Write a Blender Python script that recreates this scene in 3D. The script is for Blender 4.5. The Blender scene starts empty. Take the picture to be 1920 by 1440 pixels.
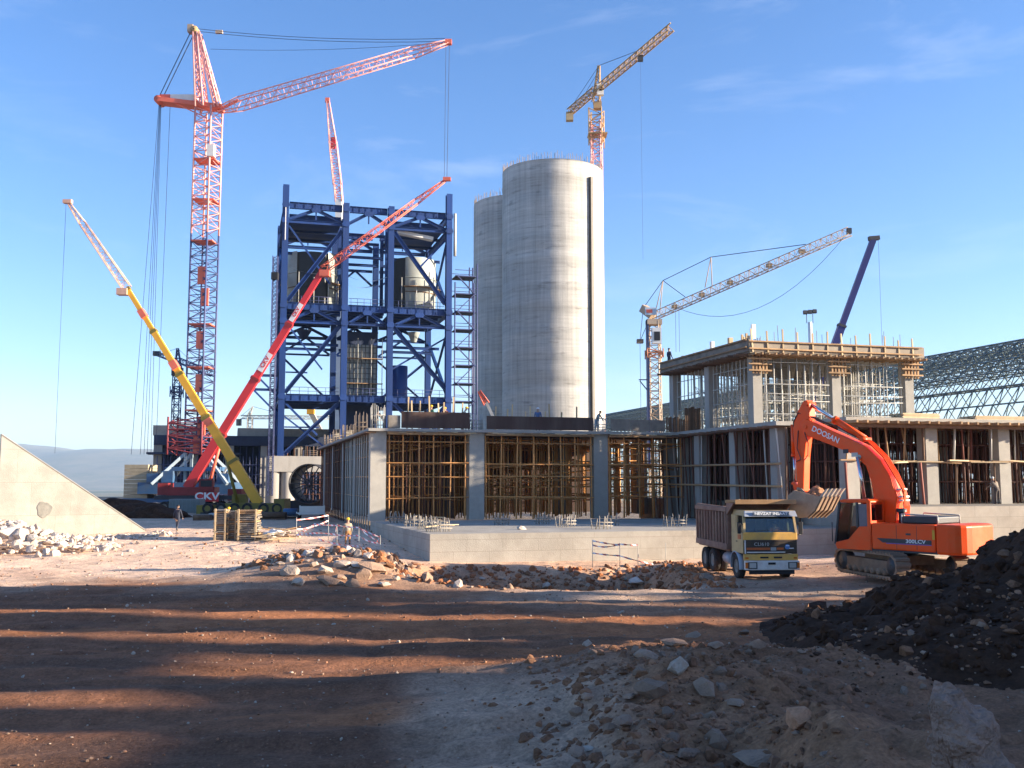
import bpy, bmesh, math, random
import numpy as np
from mathutils import Vector, Matrix, Quaternion
from mathutils import noise as mnoise
R = math.radians
random.seed(7)
S = bpy.context.scene
COL = S.collection

# ------------------------------------------------------------------ camera, sky, sun, exposure
F = 1870.0                      # focal length in photo pixels (1920 wide)
PITCH = math.atan(183 / F)
CAM = Vector((0, 0, 4.25))
cam_data = bpy.data.cameras.new('camera')
cam_data.sensor_width = 36.0
cam_data.lens = F / 1920 * 36
cam_data.clip_start = 0.1
cam_data.clip_end = 40000
cam = bpy.data.objects.new('camera', cam_data)
COL.objects.link(cam)
cam.location = CAM
cam.rotation_euler = (R(90) + PITCH, 0, 0)
S.camera = cam

SUN_EL, SUN_BACK = R(13.5), R(5.5)       # sun low on the right, slightly behind the camera
sun_dir = Vector((math.cos(SUN_BACK) * math.cos(SUN_EL), -math.sin(SUN_BACK) * math.cos(SUN_EL), math.sin(SUN_EL)))
sd = bpy.data.lights.new('sun', 'SUN')
sd.energy = 5.0
sd.angle = R(0.6)
sd.color = (1.0, 0.85, 0.66)
so = bpy.data.objects.new('sun', sd)
COL.objects.link(so)
so.rotation_euler = sun_dir.to_track_quat('Z', 'Y').to_euler()

world = bpy.data.worlds.new('World')
S.world = world
world.use_nodes = True
nt = world.node_tree
nt.nodes.clear()
out = nt.nodes.new('ShaderNodeOutputWorld')
bg = nt.nodes.new('ShaderNodeBackground')
sky = nt.nodes.new('ShaderNodeTexSky')
sky.sky_type = 'NISHITA'
sky.sun_disc = False
sky.sun_elevation = SUN_EL
sky.sun_rotation = math.atan2(sun_dir.x, sun_dir.y)
sky.altitude = 900
sky.air_density = 1.0
sky.dust_density = 0.8
sky.ozone_density = 2.2
bg.inputs['Strength'].default_value = 0.085
# thin cirrus wisps
tc = nt.nodes.new('ShaderNodeTexCoord')
mp = nt.nodes.new('ShaderNodeMapping')
mp.inputs['Rotation'].default_value = (0.0, R(-22), 0.0)
mp.inputs['Scale'].default_value = (1.3, 1.3, 5.5)
n1 = nt.nodes.new('ShaderNodeTexNoise')
n1.inputs['Scale'].default_value = 2.6
n1.inputs['Detail'].default_value = 9
n1.inputs['Roughness'].default_value = 0.62
n1.inputs['Distortion'].default_value = 0.6
n2 = nt.nodes.new('ShaderNodeTexNoise')
n2.inputs['Scale'].default_value = 1.7
n2.inputs['Detail'].default_value = 2
r1 = nt.nodes.new('ShaderNodeMapRange')
r1.inputs['From Min'].default_value = 0.53
r1.inputs['From Max'].default_value = 0.85
r2 = nt.nodes.new('ShaderNodeMapRange')
r2.inputs['From Min'].default_value = 0.42
r2.inputs['From Max'].default_value = 0.65
mu = nt.nodes.new('ShaderNodeMath'); mu.operation = 'MULTIPLY'
mu2 = nt.nodes.new('ShaderNodeMath'); mu2.operation = 'MULTIPLY'; mu2.inputs[1].default_value = 0.2
mx = nt.nodes.new('ShaderNodeMixRGB')
mx.inputs['Color2'].default_value = (7.0, 6.9, 6.8, 1)
L = nt.links
L.new(tc.outputs['Generated'], mp.inputs['Vector'])
L.new(mp.outputs['Vector'], n1.inputs['Vector'])
L.new(tc.outputs['Generated'], n2.inputs['Vector'])
L.new(n1.outputs['Fac'], r1.inputs['Value'])
L.new(n2.outputs['Fac'], r2.inputs['Value'])
L.new(r1.outputs['Result'], mu.inputs[0])
L.new(r2.outputs['Result'], mu.inputs[1])
L.new(mu.outputs[0], mu2.inputs[0])
L.new(mu2.outputs[0], mx.inputs['Fac'])
hs = nt.nodes.new('ShaderNodeHueSaturation'); hs.inputs['Saturation'].default_value = 1.2
L.new(sky.outputs['Color'], hs.inputs['Color'])
tint = nt.nodes.new('ShaderNodeMixRGB'); tint.blend_type = 'MULTIPLY'; tint.inputs['Fac'].default_value = 1; tint.inputs['Color2'].default_value = (0.97, 0.905, 1.06, 1)
L.new(hs.outputs['Color'], tint.inputs['Color1'])
L.new(tint.outputs['Color'], mx.inputs['Color1'])
L.new(mx.outputs['Color'], bg.inputs['Color'])
L.new(bg.outputs['Background'], out.inputs['Surface'])

S.view_settings.view_transform = 'Standard'
S.view_settings.look = 'None'
S.view_settings.gamma = 1
S.view_settings.exposure = 1.8
S.view_settings.use_curve_mapping = False

# ------------------------------------------------------------------ helpers
CP, SP = math.cos(PITCH), math.sin(PITCH)
def at(x, y, D):
    """the place at distance D that the measured photo point lies on"""
    xr, yr = (x - 960) / F, (720 - y) / F
    d = Vector((xr, CP - yr * SP, SP + yr * CP))
    return CAM + d * (D / d.y)
A = math.atan(0.28)             # the site grid is turned by this angle
U = Vector((math.cos(A), math.sin(A), 0))
V = Vector((-math.sin(A), math.cos(A), 0))

def fr(p, q, up=(0, 0, 1)):
    z = (Vector(q) - Vector(p)).normalized()
    up = Vector(up)
    if abs(z.dot(up.normalized())) > 0.99:
        up = Vector((0, 1, 0)) if abs(z.y) < 0.9 else Vector((1, 0, 0))
    x = up.cross(z).normalized()
    y = z.cross(x)
    return x, y, z

class MB:
    def __init__(s):
        s.v, s.f, s.m, s.s = [], [], [], []
    def add(s, vs, fs, mi=0, sm=False):
        n = len(s.v)
        s.v += [tuple(a) for a in vs]
        s.f += [tuple(i + n for i in f) for f in fs]
        s.m += [mi] * len(fs)
        s.s += [sm] * len(fs)
        return s
    def box(s, c, d, mi=0, rot=None):
        c = Vector(c)
        hx, hy, hz = d[0] / 2, d[1] / 2, d[2] / 2
        vs = [Vector((x, y, z)) for z in (-hz, hz) for y in (-hy, hy) for x in (-hx, hx)]
        if rot is not None:
            vs = [rot @ v for v in vs]
        return s.add([c + v for v in vs], [(0, 2, 3, 1), (4, 5, 7, 6), (0, 1, 5, 4), (2, 6, 7, 3), (0, 4, 6, 2), (1, 3, 7, 5)], mi)
    def bx(s, x0, x1, y0, y1, z0, z1, mi=0):
        return s.box(((x0 + x1) / 2, (y0 + y1) / 2, (z0 + z1) / 2), (x1 - x0, y1 - y0, z1 - z0), mi)
    def beam(s, p, q, w, h=None, mi=0, up=(0, 0, 1), w2=None, h2=None):
        h = h or w
        w2 = w2 or w
        h2 = h2 or h
        p, q = Vector(p), Vector(q)
        x, y, z = fr(p, q, up)
        vs = []
        for c, a, b in ((p, w / 2, h / 2), (q, w2 / 2, h2 / 2)):
            vs += [c - x * a - y * b, c + x * a - y * b, c + x * a + y * b, c - x * a + y * b]
        return s.add(vs, [(3, 2, 1, 0), (4, 5, 6, 7), (0, 1, 5, 4), (1, 2, 6, 5), (2, 3, 7, 6), (3, 0, 4, 7)], mi)
    def ibeam(s, p, q, w, h, t=None, mi=0, up=(0, 0, 1)):
        t = t or min(w, h) * 0.1
        p, q = Vector(p), Vector(q)
        x, y, z = fr(p, q, up)
        for o in (-1, 1):
            d = y * o * (h - t) / 2
            s.beam(p + d, q + d, w, t, mi, up)
        return s.beam(p, q, t, h - 2 * t, mi, up)
    def tube(s, p, q, r, n=6, r2=None, mi=0, cap=True, sm=True):
        r2 = r if r2 is None else r2
        p, q = Vector(p), Vector(q)
        x, y, z = fr(p, q)
        vs = []
        for c, rr in ((p, r), (q, r2)):
            for i in range(n):
                a = 2 * math.pi * i / n
                vs.append(c + x * math.cos(a) * rr + y * math.sin(a) * rr)
        s.add(vs, [(i, (i + 1) % n, n + (i + 1) % n, n + i) for i in range(n)], mi, sm)
        if cap:
            k = len(s.v) - 2 * n
            s.f += [tuple(k + i for i in reversed(range(n))), tuple(k + n + i for i in range(n))]
            s.m += [mi, mi]; s.s += [False, False]
        return s
    def path(s, pts, r, n=5, mi=0):
        for a, b in zip(pts[:-1], pts[1:]):
            s.tube(a, b, r, n, mi=mi, cap=False)
        return s
    def ext(s, poly, d, mi=0):
        """extrude a planar polygon (3D points) by the vector d"""
        poly = [Vector(p) for p in poly]
        d = Vector(d)
        n = len(poly)
        return s.add(poly + [p + d for p in poly], [tuple(reversed(range(n))), tuple(range(n, 2 * n))] + [(i, (i + 1) % n, n + (i + 1) % n, n + i) for i in range(n)], mi)
    def lathe(s, prof, n=32, c=(0, 0, 0), mi=0, ax=None, sm=True, a0=0, a1=2 * math.pi):
        c = Vector(c)
        vs, fs = [], []
        full = abs(a1 - a0 - 2 * math.pi) < 1e-6
        m = n if full else n + 1
        for r, z in prof:
            for i in range(m):
                a = a0 + (a1 - a0) * i / n
                p = Vector((r * math.cos(a), r * math.sin(a), z))
                if ax is not None:
                    p = ax @ p
                vs.append(c + p)
        for j in range(len(prof) - 1):
            for i in range(n):
                k = (i + 1) % m
                fs.append((j * m + i, j * m + k, (j + 1) * m + k, (j + 1) * m + i))
        return s.add(vs, fs, mi, sm)
    def mesh(s, name, mats):
        me = bpy.data.meshes.new(name)
        me.from_pydata(s.v, [], s.f)
        for m in (mats if isinstance(mats, (list, tuple)) else [mats]):
            me.materials.append(m)
        me.polygons.foreach_set('material_index', s.m)
        me.polygons.foreach_set('use_smooth', s.s)
        bm = bmesh.new(); bm.from_mesh(me)
        bmesh.ops.recalc_face_normals(bm, faces=bm.faces)
        bm.to_mesh(me); bm.free()
        me.update()
        return me
    def build(s, name, mats, parent=None, **k):
        o = bpy.data.objects.new(name, s.mesh(name, mats))
        COL.objects.link(o)
        if parent is not None:
            o.parent = parent
        for a, b in k.items():
            o[a] = b
        return o

def tag(o, label=None, cat=None, group=None, kind=None):
    if label: o['label'] = label
    if cat: o['category'] = cat
    if group: o['group'] = group
    if kind: o['kind'] = kind
    return o
def thing(name, label, cat, loc=(0, 0, 0), rz=0, group=None):
    o = bpy.data.objects.new(name, None)
    COL.objects.link(o)
    o.location = loc
    o.rotation_euler = (0, 0, rz)
    o.empty_display_size = 0.5
    return tag(o, label, cat, group)
def inst(mesh, name, parent, loc=(0, 0, 0), rot=(0, 0, 0), sc=(1, 1, 1)):
    o = bpy.data.objects.new(name, mesh)
    COL.objects.link(o)
    o.parent = parent
    o.location = loc; o.rotation_euler = rot; o.scale = sc
    return o
def copy_tree(o, parent=None):
    c = o.copy(); COL.objects.link(c); c.parent = parent
    for ch in list(o.children):
        copy_tree(ch, c)
    return c

def M(name, col, rough=0.75, metal=0.0, var=0.2, scale=1.5, bump=0.0, bscale=20.0, rand=0.12, dirt=None, dirt_amt=0.5, dscale=0.8, spec=0.4, streak=False):
    m = bpy.data.materials.new(name)
    m.use_nodes = True
    n = m.node_tree.nodes; l = m.node_tree.links
    b = n['Principled BSDF']
    b.inputs['Roughness'].default_value = rough
    b.inputs['Metallic'].default_value = metal
    b.inputs['Specular IOR Level'].default_value = spec
    tcn = n.new('ShaderNodeTexCoord')
    vec = tcn.outputs['Object']
    if streak:
        mpn = n.new('ShaderNodeMapping'); mpn.inputs['Scale'].default_value = (1, 1, 0.15)
        l.new(vec, mpn.inputs['Vector']); vec = mpn.outputs['Vector']
    no = n.new('ShaderNodeTexNoise'); no.inputs['Scale'].default_value = scale; no.inputs['Detail'].default_value = 6; no.inputs['Roughness'].default_value = 0.65
    l.new(vec, no.inputs['Vector'])
    rp = n.new('ShaderNodeMapRange'); rp.inputs['From Min'].default_value = 0.25; rp.inputs['From Max'].default_value = 0.75
    rp.inputs['To Min'].default_value = 1 - var; rp.inputs['To Max'].default_value = 1 + var
    l.new(no.outputs['Fac'], rp.inputs['Value'])
    oi = n.new('ShaderNodeObjectInfo')
    rr = n.new('ShaderNodeMapRange'); rr.inputs['To Min'].default_value = 1 - rand; rr.inputs['To Max'].default_value = 1 + rand
    l.new(oi.outputs['Random'], rr.inputs['Value'])
    ml = n.new('ShaderNodeMath'); ml.operation = 'MULTIPLY'
    l.new(rp.outputs['Result'], ml.inputs[0]); l.new(rr.outputs['Result'], ml.inputs[1])
    cm = n.new('ShaderNodeVectorMath'); cm.operation = 'SCALE'; cm.inputs[0].default_value = col[:3]
    l.new(ml.outputs[0], cm.inputs['Scale'])
    last = cm.outputs['Vector']
    if dirt:
        nd = n.new('ShaderNodeTexNoise'); nd.inputs['Scale'].default_value = dscale; nd.inputs['Detail'].default_value = 8; nd.inputs['Roughness'].default_value = 0.7
        l.new(vec, nd.inputs['Vector'])
        rd = n.new('ShaderNodeMapRange'); rd.inputs['From Min'].default_value = 0.45; rd.inputs['From Max'].default_value = 0.7; rd.inputs['To Max'].default_value = dirt_amt
        l.new(nd.outputs['Fac'], rd.inputs['Value'])
        mm = n.new('ShaderNodeMixRGB'); mm.inputs['Color2'].default_value = (*dirt, 1)
        l.new(rd.outputs['Result'], mm.inputs['Fac']); l.new(last, mm.inputs['Color1'])
        last = mm.outputs['Color']
    l.new(last, b.inputs['Base Color'])
    if bump:
        nb = n.new('ShaderNodeTexNoise'); nb.inputs['Scale'].default_value = bscale; nb.inputs['Detail'].default_value = 5
        l.new(tcn.outputs['Object'], nb.inputs['Vector'])
        bn = n.new('ShaderNodeBump'); bn.inputs['Strength'].default_value = bump; bn.inputs['Distance'].default_value = 0.1
        l.new(nb.outputs['Fac'], bn.inputs['Height']); l.new(bn.outputs['Normal'], b.inputs['Normal'])
    return m

conc = M('concrete', (0.33, 0.31, 0.28), 0.9, var=0.14, scale=0.9, bump=0.15, dirt=(0.22, 0.21, 0.19), dirt_amt=0.45, dscale=0.7, streak=True)
conc_pale = M('concrete_pale', (0.36, 0.335, 0.29), 0.9, var=0.14, scale=1.3, bump=0.2, dirt=(0.27, 0.25, 0.22), dirt_amt=0.55, dscale=0.5)
ply_brown = M('plywood_film_brown', (0.060, 0.030, 0.022), 0.6, var=0.25, scale=1.2, dirt=(0.14, 0.11, 0.09), dirt_amt=0.4, streak=True)
ply_grey = M('plywood_grey', (0.19, 0.165, 0.135), 0.8, var=0.3, scale=1.5, dirt=(0.33, 0.30, 0.26), dirt_amt=0.6)
timber = M('timber', (0.36, 0.22, 0.11), 0.8, var=0.3, scale=3.0, rand=0.3, dirt=(0.15, 0.10, 0.06), dirt_amt=0.5)
timber_pale = M('timber_pale', (0.55, 0.41, 0.24), 0.8, var=0.2, scale=3.0, rand=0.25)
timber_dark = M('timber_dark', (0.15, 0.09, 0.055), 0.85, var=0.3, scale=3.0, rand=0.3)
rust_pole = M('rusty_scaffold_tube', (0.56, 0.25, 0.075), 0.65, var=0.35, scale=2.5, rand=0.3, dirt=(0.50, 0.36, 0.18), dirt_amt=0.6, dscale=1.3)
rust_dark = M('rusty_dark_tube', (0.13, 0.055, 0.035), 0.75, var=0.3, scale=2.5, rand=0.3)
galv = M('galvanised_tube', (0.47, 0.46, 0.42), 0.55, metal=0.2, var=0.2, scale=3.0, rand=0.2, dirt=(0.26, 0.21, 0.15), dirt_amt=0.5)
rebar_m = M('rebar_steel', (0.22, 0.17, 0.13), 0.7, var=0.3, scale=4, rand=0.2)
blue_steel = M('blue_painted_steel', (0.006, 0.034, 0.150), 0.5, var=0.25, scale=0.5, rand=0.2, dirt=(0.03, 0.045, 0.11), dirt_amt=0.4, dscale=0.4, streak=True)
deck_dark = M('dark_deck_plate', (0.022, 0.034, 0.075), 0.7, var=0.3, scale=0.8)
grey_vessel = M('grey_primer_vessel', (0.32, 0.34, 0.31), 0.5, var=0.15, scale=0.4, dirt=(0.15, 0.14, 0.11), dirt_amt=0.4)
red_crane = M('faded_red_crane_paint', (0.78, 0.17, 0.10), 0.5, var=0.15, scale=0.8, rand=0.1)
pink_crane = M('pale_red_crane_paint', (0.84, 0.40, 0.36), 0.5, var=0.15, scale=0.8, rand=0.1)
red_boom = M('red_boom_paint', (0.62, 0.035, 0.040), 0.35, var=0.12, scale=0.4, rand=0.05)
yellow_boom = M('yellow_boom_paint', (0.80, 0.40, 0.035), 0.4, var=0.12, scale=0.4, rand=0.05)
yellow_crane = M('yellow_crane_paint', (0.46, 0.29, 0.13), 0.5, var=0.2, scale=0.8, rand=0.1)
white_crane = M('cream_crane_paint', (0.44, 0.33, 0.23), 0.5, var=0.2, scale=0.8)
navy_boom = M('navy_boom_paint', (0.035, 0.035, 0.16), 0.35, var=0.15, scale=0.4)
navy_steel = M('navy_mast_steel', (0.06, 0.075, 0.17), 0.5, var=0.2, scale=0.6)
base_blue = M('blue_machine_paint', (0.04, 0.11, 0.22), 0.45, var=0.25, scale=0.5, dirt=(0.12, 0.12, 0.12), dirt_amt=0.5)
white_p = M('white_paint', (0.75, 0.73, 0.68), 0.5, var=0.1, scale=1.0)
dark_steel = M('dark_steel', (0.045, 0.045, 0.05), 0.6, var=0.25, scale=2.0)
cable_m = M('wire_rope', (0.035, 0.045, 0.085), 0.7, var=0.1)
rubber = M('tyre_rubber', (0.028, 0.026, 0.025), 0.9, var=0.3, scale=5, dirt=(0.16, 0.10, 0.065), dirt_amt=0.6, dscale=3)
letter_white = M('white_lettering', (0.82, 0.81, 0.78), 0.5, var=0.03, rand=0)
black_m = M('black_paint', (0.02, 0.02, 0.022), 0.5, var=0.2)

def text(name, body, size, mat, parent, loc, rot, sx=1.0, extr=0.004, bold=0.0):
    c = bpy.data.curves.new(name, 'FONT')
    c.body = body; c.size = size; c.align_x = 'CENTER'; c.align_y = 'CENTER'
    c.extrude = extr; c.resolution_u = 3; c.offset = bold
    tmp = bpy.data.objects.new('tmp', c)
    COL.objects.link(tmp)
    dg = bpy.context.evaluated_depsgraph_get()
    me = bpy.data.meshes.new_from_object(tmp.evaluated_get(dg))
    bpy.data.objects.remove(tmp)
    me.materials.clear(); me.materials.append(mat)
    o = bpy.data.objects.new(name, me); COL.objects.link(o)
    o.parent = parent; o.location = loc; o.scale = (sx, 1, 1)
    o.rotation_mode = 'QUATERNION'
    o.rotation_quaternion = rot.to_quaternion() if isinstance(rot, Matrix) else Quaternion(rot)
    return o
def face_rot(right, up):
    """rotation whose local x runs along right and local y along up"""
    x = Vector(right).normalized(); y = Vector(up).normalized(); z = x.cross(y)
    return Matrix((x, y, z)).transposed()

# value noise for terrain
def vnoise(x, y, seed=0):
    xi = np.floor(x).astype(np.int64); yi = np.floor(y).astype(np.int64)
    xf = x - xi; yf = y - yi
    def h(a, b):
        n = (a * 374761393 + b * 668265263 + seed * 144665) & 0x7fffffff
        n = ((n ^ (n >> 13)) * 1274126177) & 0x7fffffff
        return ((n ^ (n >> 16)) & 0xffff) / 65535.0
    u = xf * xf * (3 - 2 * xf); v = yf * yf * (3 - 2 * yf)
    return (h(xi, yi) * (1 - u) + h(xi + 1, yi) * u) * (1 - v) + (h(xi, yi + 1) * (1 - u) + h(xi + 1, yi + 1) * u) * v - 0.5
def fbm(x, y, sc, octv=4, seed=0, gain=0.5):
    t = np.zeros_like(x, dtype=float); a = 1.0; f = 1.0 / sc
    for i in range(octv):
        t += a * vnoise(x * f + i * 17.3, y * f - i * 9.1, seed + i); a *= gain; f *= 2
    return t
def sst(a, b, x):
    t = np.clip((x - a) / (b - a), 0, 1)
    return t * t * (3 - 2 * t)
def bump2(x, y, cx, cy, sx, sy, h, ang=0.0):
    c, s_ = math.cos(ang), math.sin(ang)
    dx, dy = x - cx, y - cy
    return h * np.exp(-((dx * c + dy * s_) / sx) ** 2 / 2 - ((-dx * s_ + dy * c) / sy) ** 2 / 2)
def ground_h(x, y):
    x = np.asarray(x, float); y = np.asarray(y, float)
    r = np.hypot(x, y)
    z = 0.95 * sst(44, 72, y) * (1 - sst(-6, 0, x + 0.28 * (y - 52)))           # the yard on the left lies a little higher
    z = z + 0.30 * sst(13, 18, x) * sst(30, 38, y) * (1 - sst(50, 56, y))
    # mound the camera stands on and the rubble ridge running out of it
    z = z + bump2(x, y, 4.0, -1.0, 4.2, 8.6, 2.55)
    z = z + bump2(x, y, 3.2, 18.0, 2.6, 3.4, 0.55, 0.3)
    z = z + bump2(x, y, 6.5, 21.5, 3.0, 1.5, 0.55)
    z = z + 1.6 * sst(6.0, 15.0, x) * (1 - sst(14, 27, y))
    # pit in front of the foundation
    pit = sst(40.6, 43.0, y + 0.10 * x) * (1 - sst(47.0, 51.8, y - 0.28 * x + 0.5 * fbm(x, y, 2.0, 3, 71))) * sst(-6.0, -2.5, x) * (1 - sst(6.0, 8.0, x))
    z = z - (1.9 + 0.7 * fbm(x, y, 1.6, 4, 72)) * pit
    z = z + bump2(x, y, -8.3, 45.5, 2.8, 3.2, 1.0, -0.35)
    z = z + bump2(x, y, -5.0, 43.0, 2.6, 1.3, 0.5, -0.2)
    # ruts of the haul road in the foreground
    for wy, amp, bend in ((16.0, .05, 1.5), (17.9, .05, 1.5), (24.5, .05, -1.4), (26.4, .05, -1.4), (29.5, .04, 1.8), (31.4, .04, 1.8), (35.5, .05, .8), (37.3, .05, .8), (20.6, .04, 2.2), (22.4, .04, 2.2)):
        dy = y - (wy + 0.05 * x + bend * np.sin(x * 0.13 + wy) + 0.35 * fbm(x, y * 0.1, 6, 2, int(wy)))
        z = z - (1 - sst(3, 8, x - 0.1 * y)) * amp * (np.exp(-(dy / 0.26) ** 2) - 0.55 * np.exp(-((np.abs(dy) - 0.5) / 0.2) ** 2))
    road = sst(11, 15, y) * (1 - sst(38, 44, y)) * (1 - sst(4, 9, x - 0.12 * y))
    w = y - 0.07 * x - 1.1 * np.sin(x * 0.11)
    z = z + road * (0.05 * np.sin(w * 1.5 + 1.2 * fbm(x, y, 9, 2, 5)) + 0.03 * np.sin(w * 4.1))
    near = 1 - sst(60, 120, r)
    z = z + near * (0.10 * fbm(x, y, 5, 4, 1) + 0.08 * fbm(x, y, 0.9, 3, 2))
    mound = np.clip(bump2(x, y, 4.5, 6.0, 4.0, 11.0, 1.0) * 1.3, 0, 1)
    z = z + near * mound * (0.75 * fbm(x, y, 2.2, 6, 3, 0.62))
    # beyond the site the plateau drops into a wide valley
    z = z - 42 * sst(230, 700, r)
    z = z + sst(700, 1500, r) * 8 * fbm(x, y, 700, 4, 9)
    return z
def gz(x, y):
    return float(ground_h(np.array([float(x)]), np.array([float(y)]))[0])

# ------------------------------------------------------------------ ground
def earth(name, attr=True, base=(0.2, 0.14, 0.1), fine=14.0, bump=0.7, dist=0.08):
    m = bpy.data.materials.new(name); m.use_nodes = True
    n = m.node_tree.nodes; l = m.node_tree.links; b = n['Principled BSDF']
    b.inputs['Roughness'].default_value = 0.95
    b.inputs['Specular IOR Level'].default_value = 0.15
    tcn = n.new('ShaderNodeTexCoord')
    if attr:
        a = n.new('ShaderNodeAttribute'); a.attribute_name = 'soil'; c0 = a.outputs['Color']
    else:
        rgb = n.new('ShaderNodeRGB'); rgb.outputs[0].default_value = (*base, 1); c0 = rgb.outputs[0]
    cur = c0
    for sc, va, det in ((0.35, 0.22, 4), (2.2, 0.28, 6), (fine, 0.38, 6)):
        no = n.new('ShaderNodeTexNoise'); no.inputs['Scale'].default_value = sc; no.inputs['Detail'].default_value = det; no.inputs['Roughness'].default_value = 0.7
        l.new(tcn.outputs['Object'], no.inputs['Vector'])
        rp = n.new('ShaderNodeMapRange'); rp.inputs['From Min'].default_value = 0.3; rp.inputs['From Max'].default_value = 0.7
        rp.inputs['To Min'].default_value = 1 - va; rp.inputs['To Max'].default_value = 1 + va
        l.new(no.outputs['Fac'], rp.inputs['Value'])
        cm = n.new('ShaderNodeVectorMath'); cm.operation = 'SCALE'
        l.new(cur, cm.inputs[0]); l.new(rp.outputs['Result'], cm.inputs['Scale'])
        cur = cm.outputs['Vector']
    vo = n.new('ShaderNodeTexVoronoi'); vo.inputs['Scale'].default_value = fine * 0.9
    l.new(tcn.outputs['Object'], vo.inputs['Vector'])
    vr = n.new('ShaderNodeMapRange'); vr.inputs['From Min'].default_value = 0.0; vr.inputs['From Max'].default_value = 0.28; vr.inputs['To Min'].default_value = 0.35; vr.inputs['To Max'].default_value = 0.0
    l.new(vo.outputs['Distance'], vr.inputs['Value'])
    mm = n.new('ShaderNodeMixRGB'); mm.inputs['Color2'].default_value = (0.38, 0.25, 0.165, 1) if attr else (0.10, 0.07, 0.05, 1)
    l.new(vr.outputs['Result'], mm.inputs['Fac']); l.new(cur, mm.inputs['Color1'])
    l.new(mm.outputs['Color'], b.inputs['Base Color'])
    nb = n.new('ShaderNodeTexNoise'); nb.inputs['Scale'].default_value = fine * 0.5; nb.inputs['Detail'].default_value = 8; nb.inputs['Roughness'].default_value = 0.7
    l.new(tcn.outputs['Object'], nb.inputs['Vector'])
    bn = n.new('ShaderNodeBump'); bn.inputs['Strength'].default_value = bump; bn.inputs['Distance'].default_value = dist
    l.new(nb.outputs['Fac'], bn.inputs['Height']); l.new(bn.outputs['Normal'], b.inputs['Normal'])
    return m
ground_m = earth('site_ground')

def grow(a, lim, f):
    o = []; d = f
    while a < lim:
        a += d; d *= 1.16; o.append(a)
    return o
xr_ = grow(30, 14000, 0.3); xl_ = [-v for v in grow(26, 14000, 0.3)]
xs = np.array(sorted(xl_) + list(np.arange(-26, -1, 0.3)) + list(np.arange(-1, 13, 0.16)) + list(np.arange(13, 30.01, 0.3)) + xr_)
yr_ = grow(62, 15000, 0.3)
ys = np.array([-14000, -3000, -800, -200, -80, -40, -22, -14, -9, -5, -2, 0, 1.2, 2.2] + list(np.arange(3, 8, 0.2)) + list(np.arange(8, 46, 0.14)) + list(np.arange(46, 62.01, 0.24)) + yr_)
GX, GY = np.meshgrid(xs, ys)
GZ = ground_h(GX, GY)
nx, ny = len(xs), len(ys)
verts = np.stack([GX, GY, GZ], -1).reshape(-1, 3)
idx = np.arange(nx * ny).reshape(ny, nx)
faces = np.stack([idx[:-1, :-1], idx[:-1, 1:], idx[1:, 1:], idx[1:, :-1]], -1).reshape(-1, 4)
def np_mesh(name, verts, faces, mat, smooth=True):
    me = bpy.data.meshes.new(name)
    me.vertices.add(len(verts)); me.vertices.foreach_set('co', np.asarray(verts, np.float32).ravel())
    k = faces.shape[1]
    me.loops.add(faces.size); me.loops.foreach_set('vertex_index', faces.astype(np.int32).ravel())
    me.polygons.add(len(faces)); me.polygons.foreach_set('loop_start', (np.arange(len(faces)) * k).astype(np.int32))
    me.polygons.foreach_set('use_smooth', np.full(len(faces), smooth))
    me.update(calc_edges=True)
    me.materials.append(mat)
    return me
gm = np_mesh('ground', verts, faces, ground_m)
x, y = GX.ravel(), GY.ravel()
def blend(c, col, w):
    return c * (1 - w[:, None]) + np.array(col)[None, :] * w[:, None]
c = np.tile(np.array([0.33, 0.26, 0.19]), (len(x), 1))
nz = fbm(x, y, 6, 4, 21)
c = blend(c, (0.76, 0.53, 0.37), sst(36, 46, y + 5 * nz) * (1 - sst(60, 120, np.abs(x) * 0 + y)))         # pale gravel yard
roadw = sst(-30, -10, y) * (1 - sst(35, 43, y + 7 * nz + 0.15 * x))
c = blend(c, (0.235, 0.105, 0.055), roadw)                                                        # brown mud
w_ = y - 0.07 * x - 1.1 * np.sin(x * 0.11)
c = blend(c, (0.36, 0.145, 0.062), roadw * sst(-0.1, 0.3, fbm(x * 0.3, w_, 2.4, 4, 31)) * 0.8)      # redder streaks along the tracks
c = blend(c, (0.13, 0.072, 0.046), roadw * sst(0.02, 0.3, fbm(x * 0.22, w_, 1.7, 4, 41)) * 0.7)     # wet dark streaks
c = blend(c, (0.42, 0.27, 0.18), sst(-2.4, -0.6, x + 2.2 * fbm(x, y, 3, 3, 51) + 0.10 * (y - 14)) * (1 - sst(19, 23, y + 2 * nz + 0.2 * x)))   # grey gravel strip and mound
c = blend(c, (0.31, 0.155, 0.082), sst(1.0, 3.0, x + 2.0 * nz) * (1 - sst(20, 24, y + 2 * nz)))
c = blend(c, (0.24, 0.118, 0.065), sst(3.6, 5.5, x + 1.2 * nz - 0.05 * y) * (1 - sst(20, 25, y + 2 * nz)))
c = blend(c, (0.36, 0.155, 0.07), bump2(x, y, 0.8, 46.2, 6.0, 3.4, 1.3).clip(0, 1))                # red subsoil in the pit
c = blend(c, (0.37, 0.19, 0.10), bump2(x, y, 8.0, 49.5, 5.5, 3.0, 0.8).clip(0, 1))
c = blend(c, (0.30, 0.20, 0.14), sst(10, 16, x) * sst(30, 36, y) * (1 - sst(48, 54, y)) * 0.6)
far = sst(150, 600, np.hypot(x, y))
fz = fbm(x, y, 260, 4, 61)
c = blend(c, (0.24, 0.20, 0.13), far)
c = blend(c, (0.10, 0.11, 0.06), far * sst(-0.1, 0.25, fz))
ca = gm.color_attributes.new('soil', 'FLOAT_COLOR', 'POINT')
ca.data.foreach_set('color', np.concatenate([c, np.ones((len(c), 1))], 1).astype(np.float32).ravel())
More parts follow.
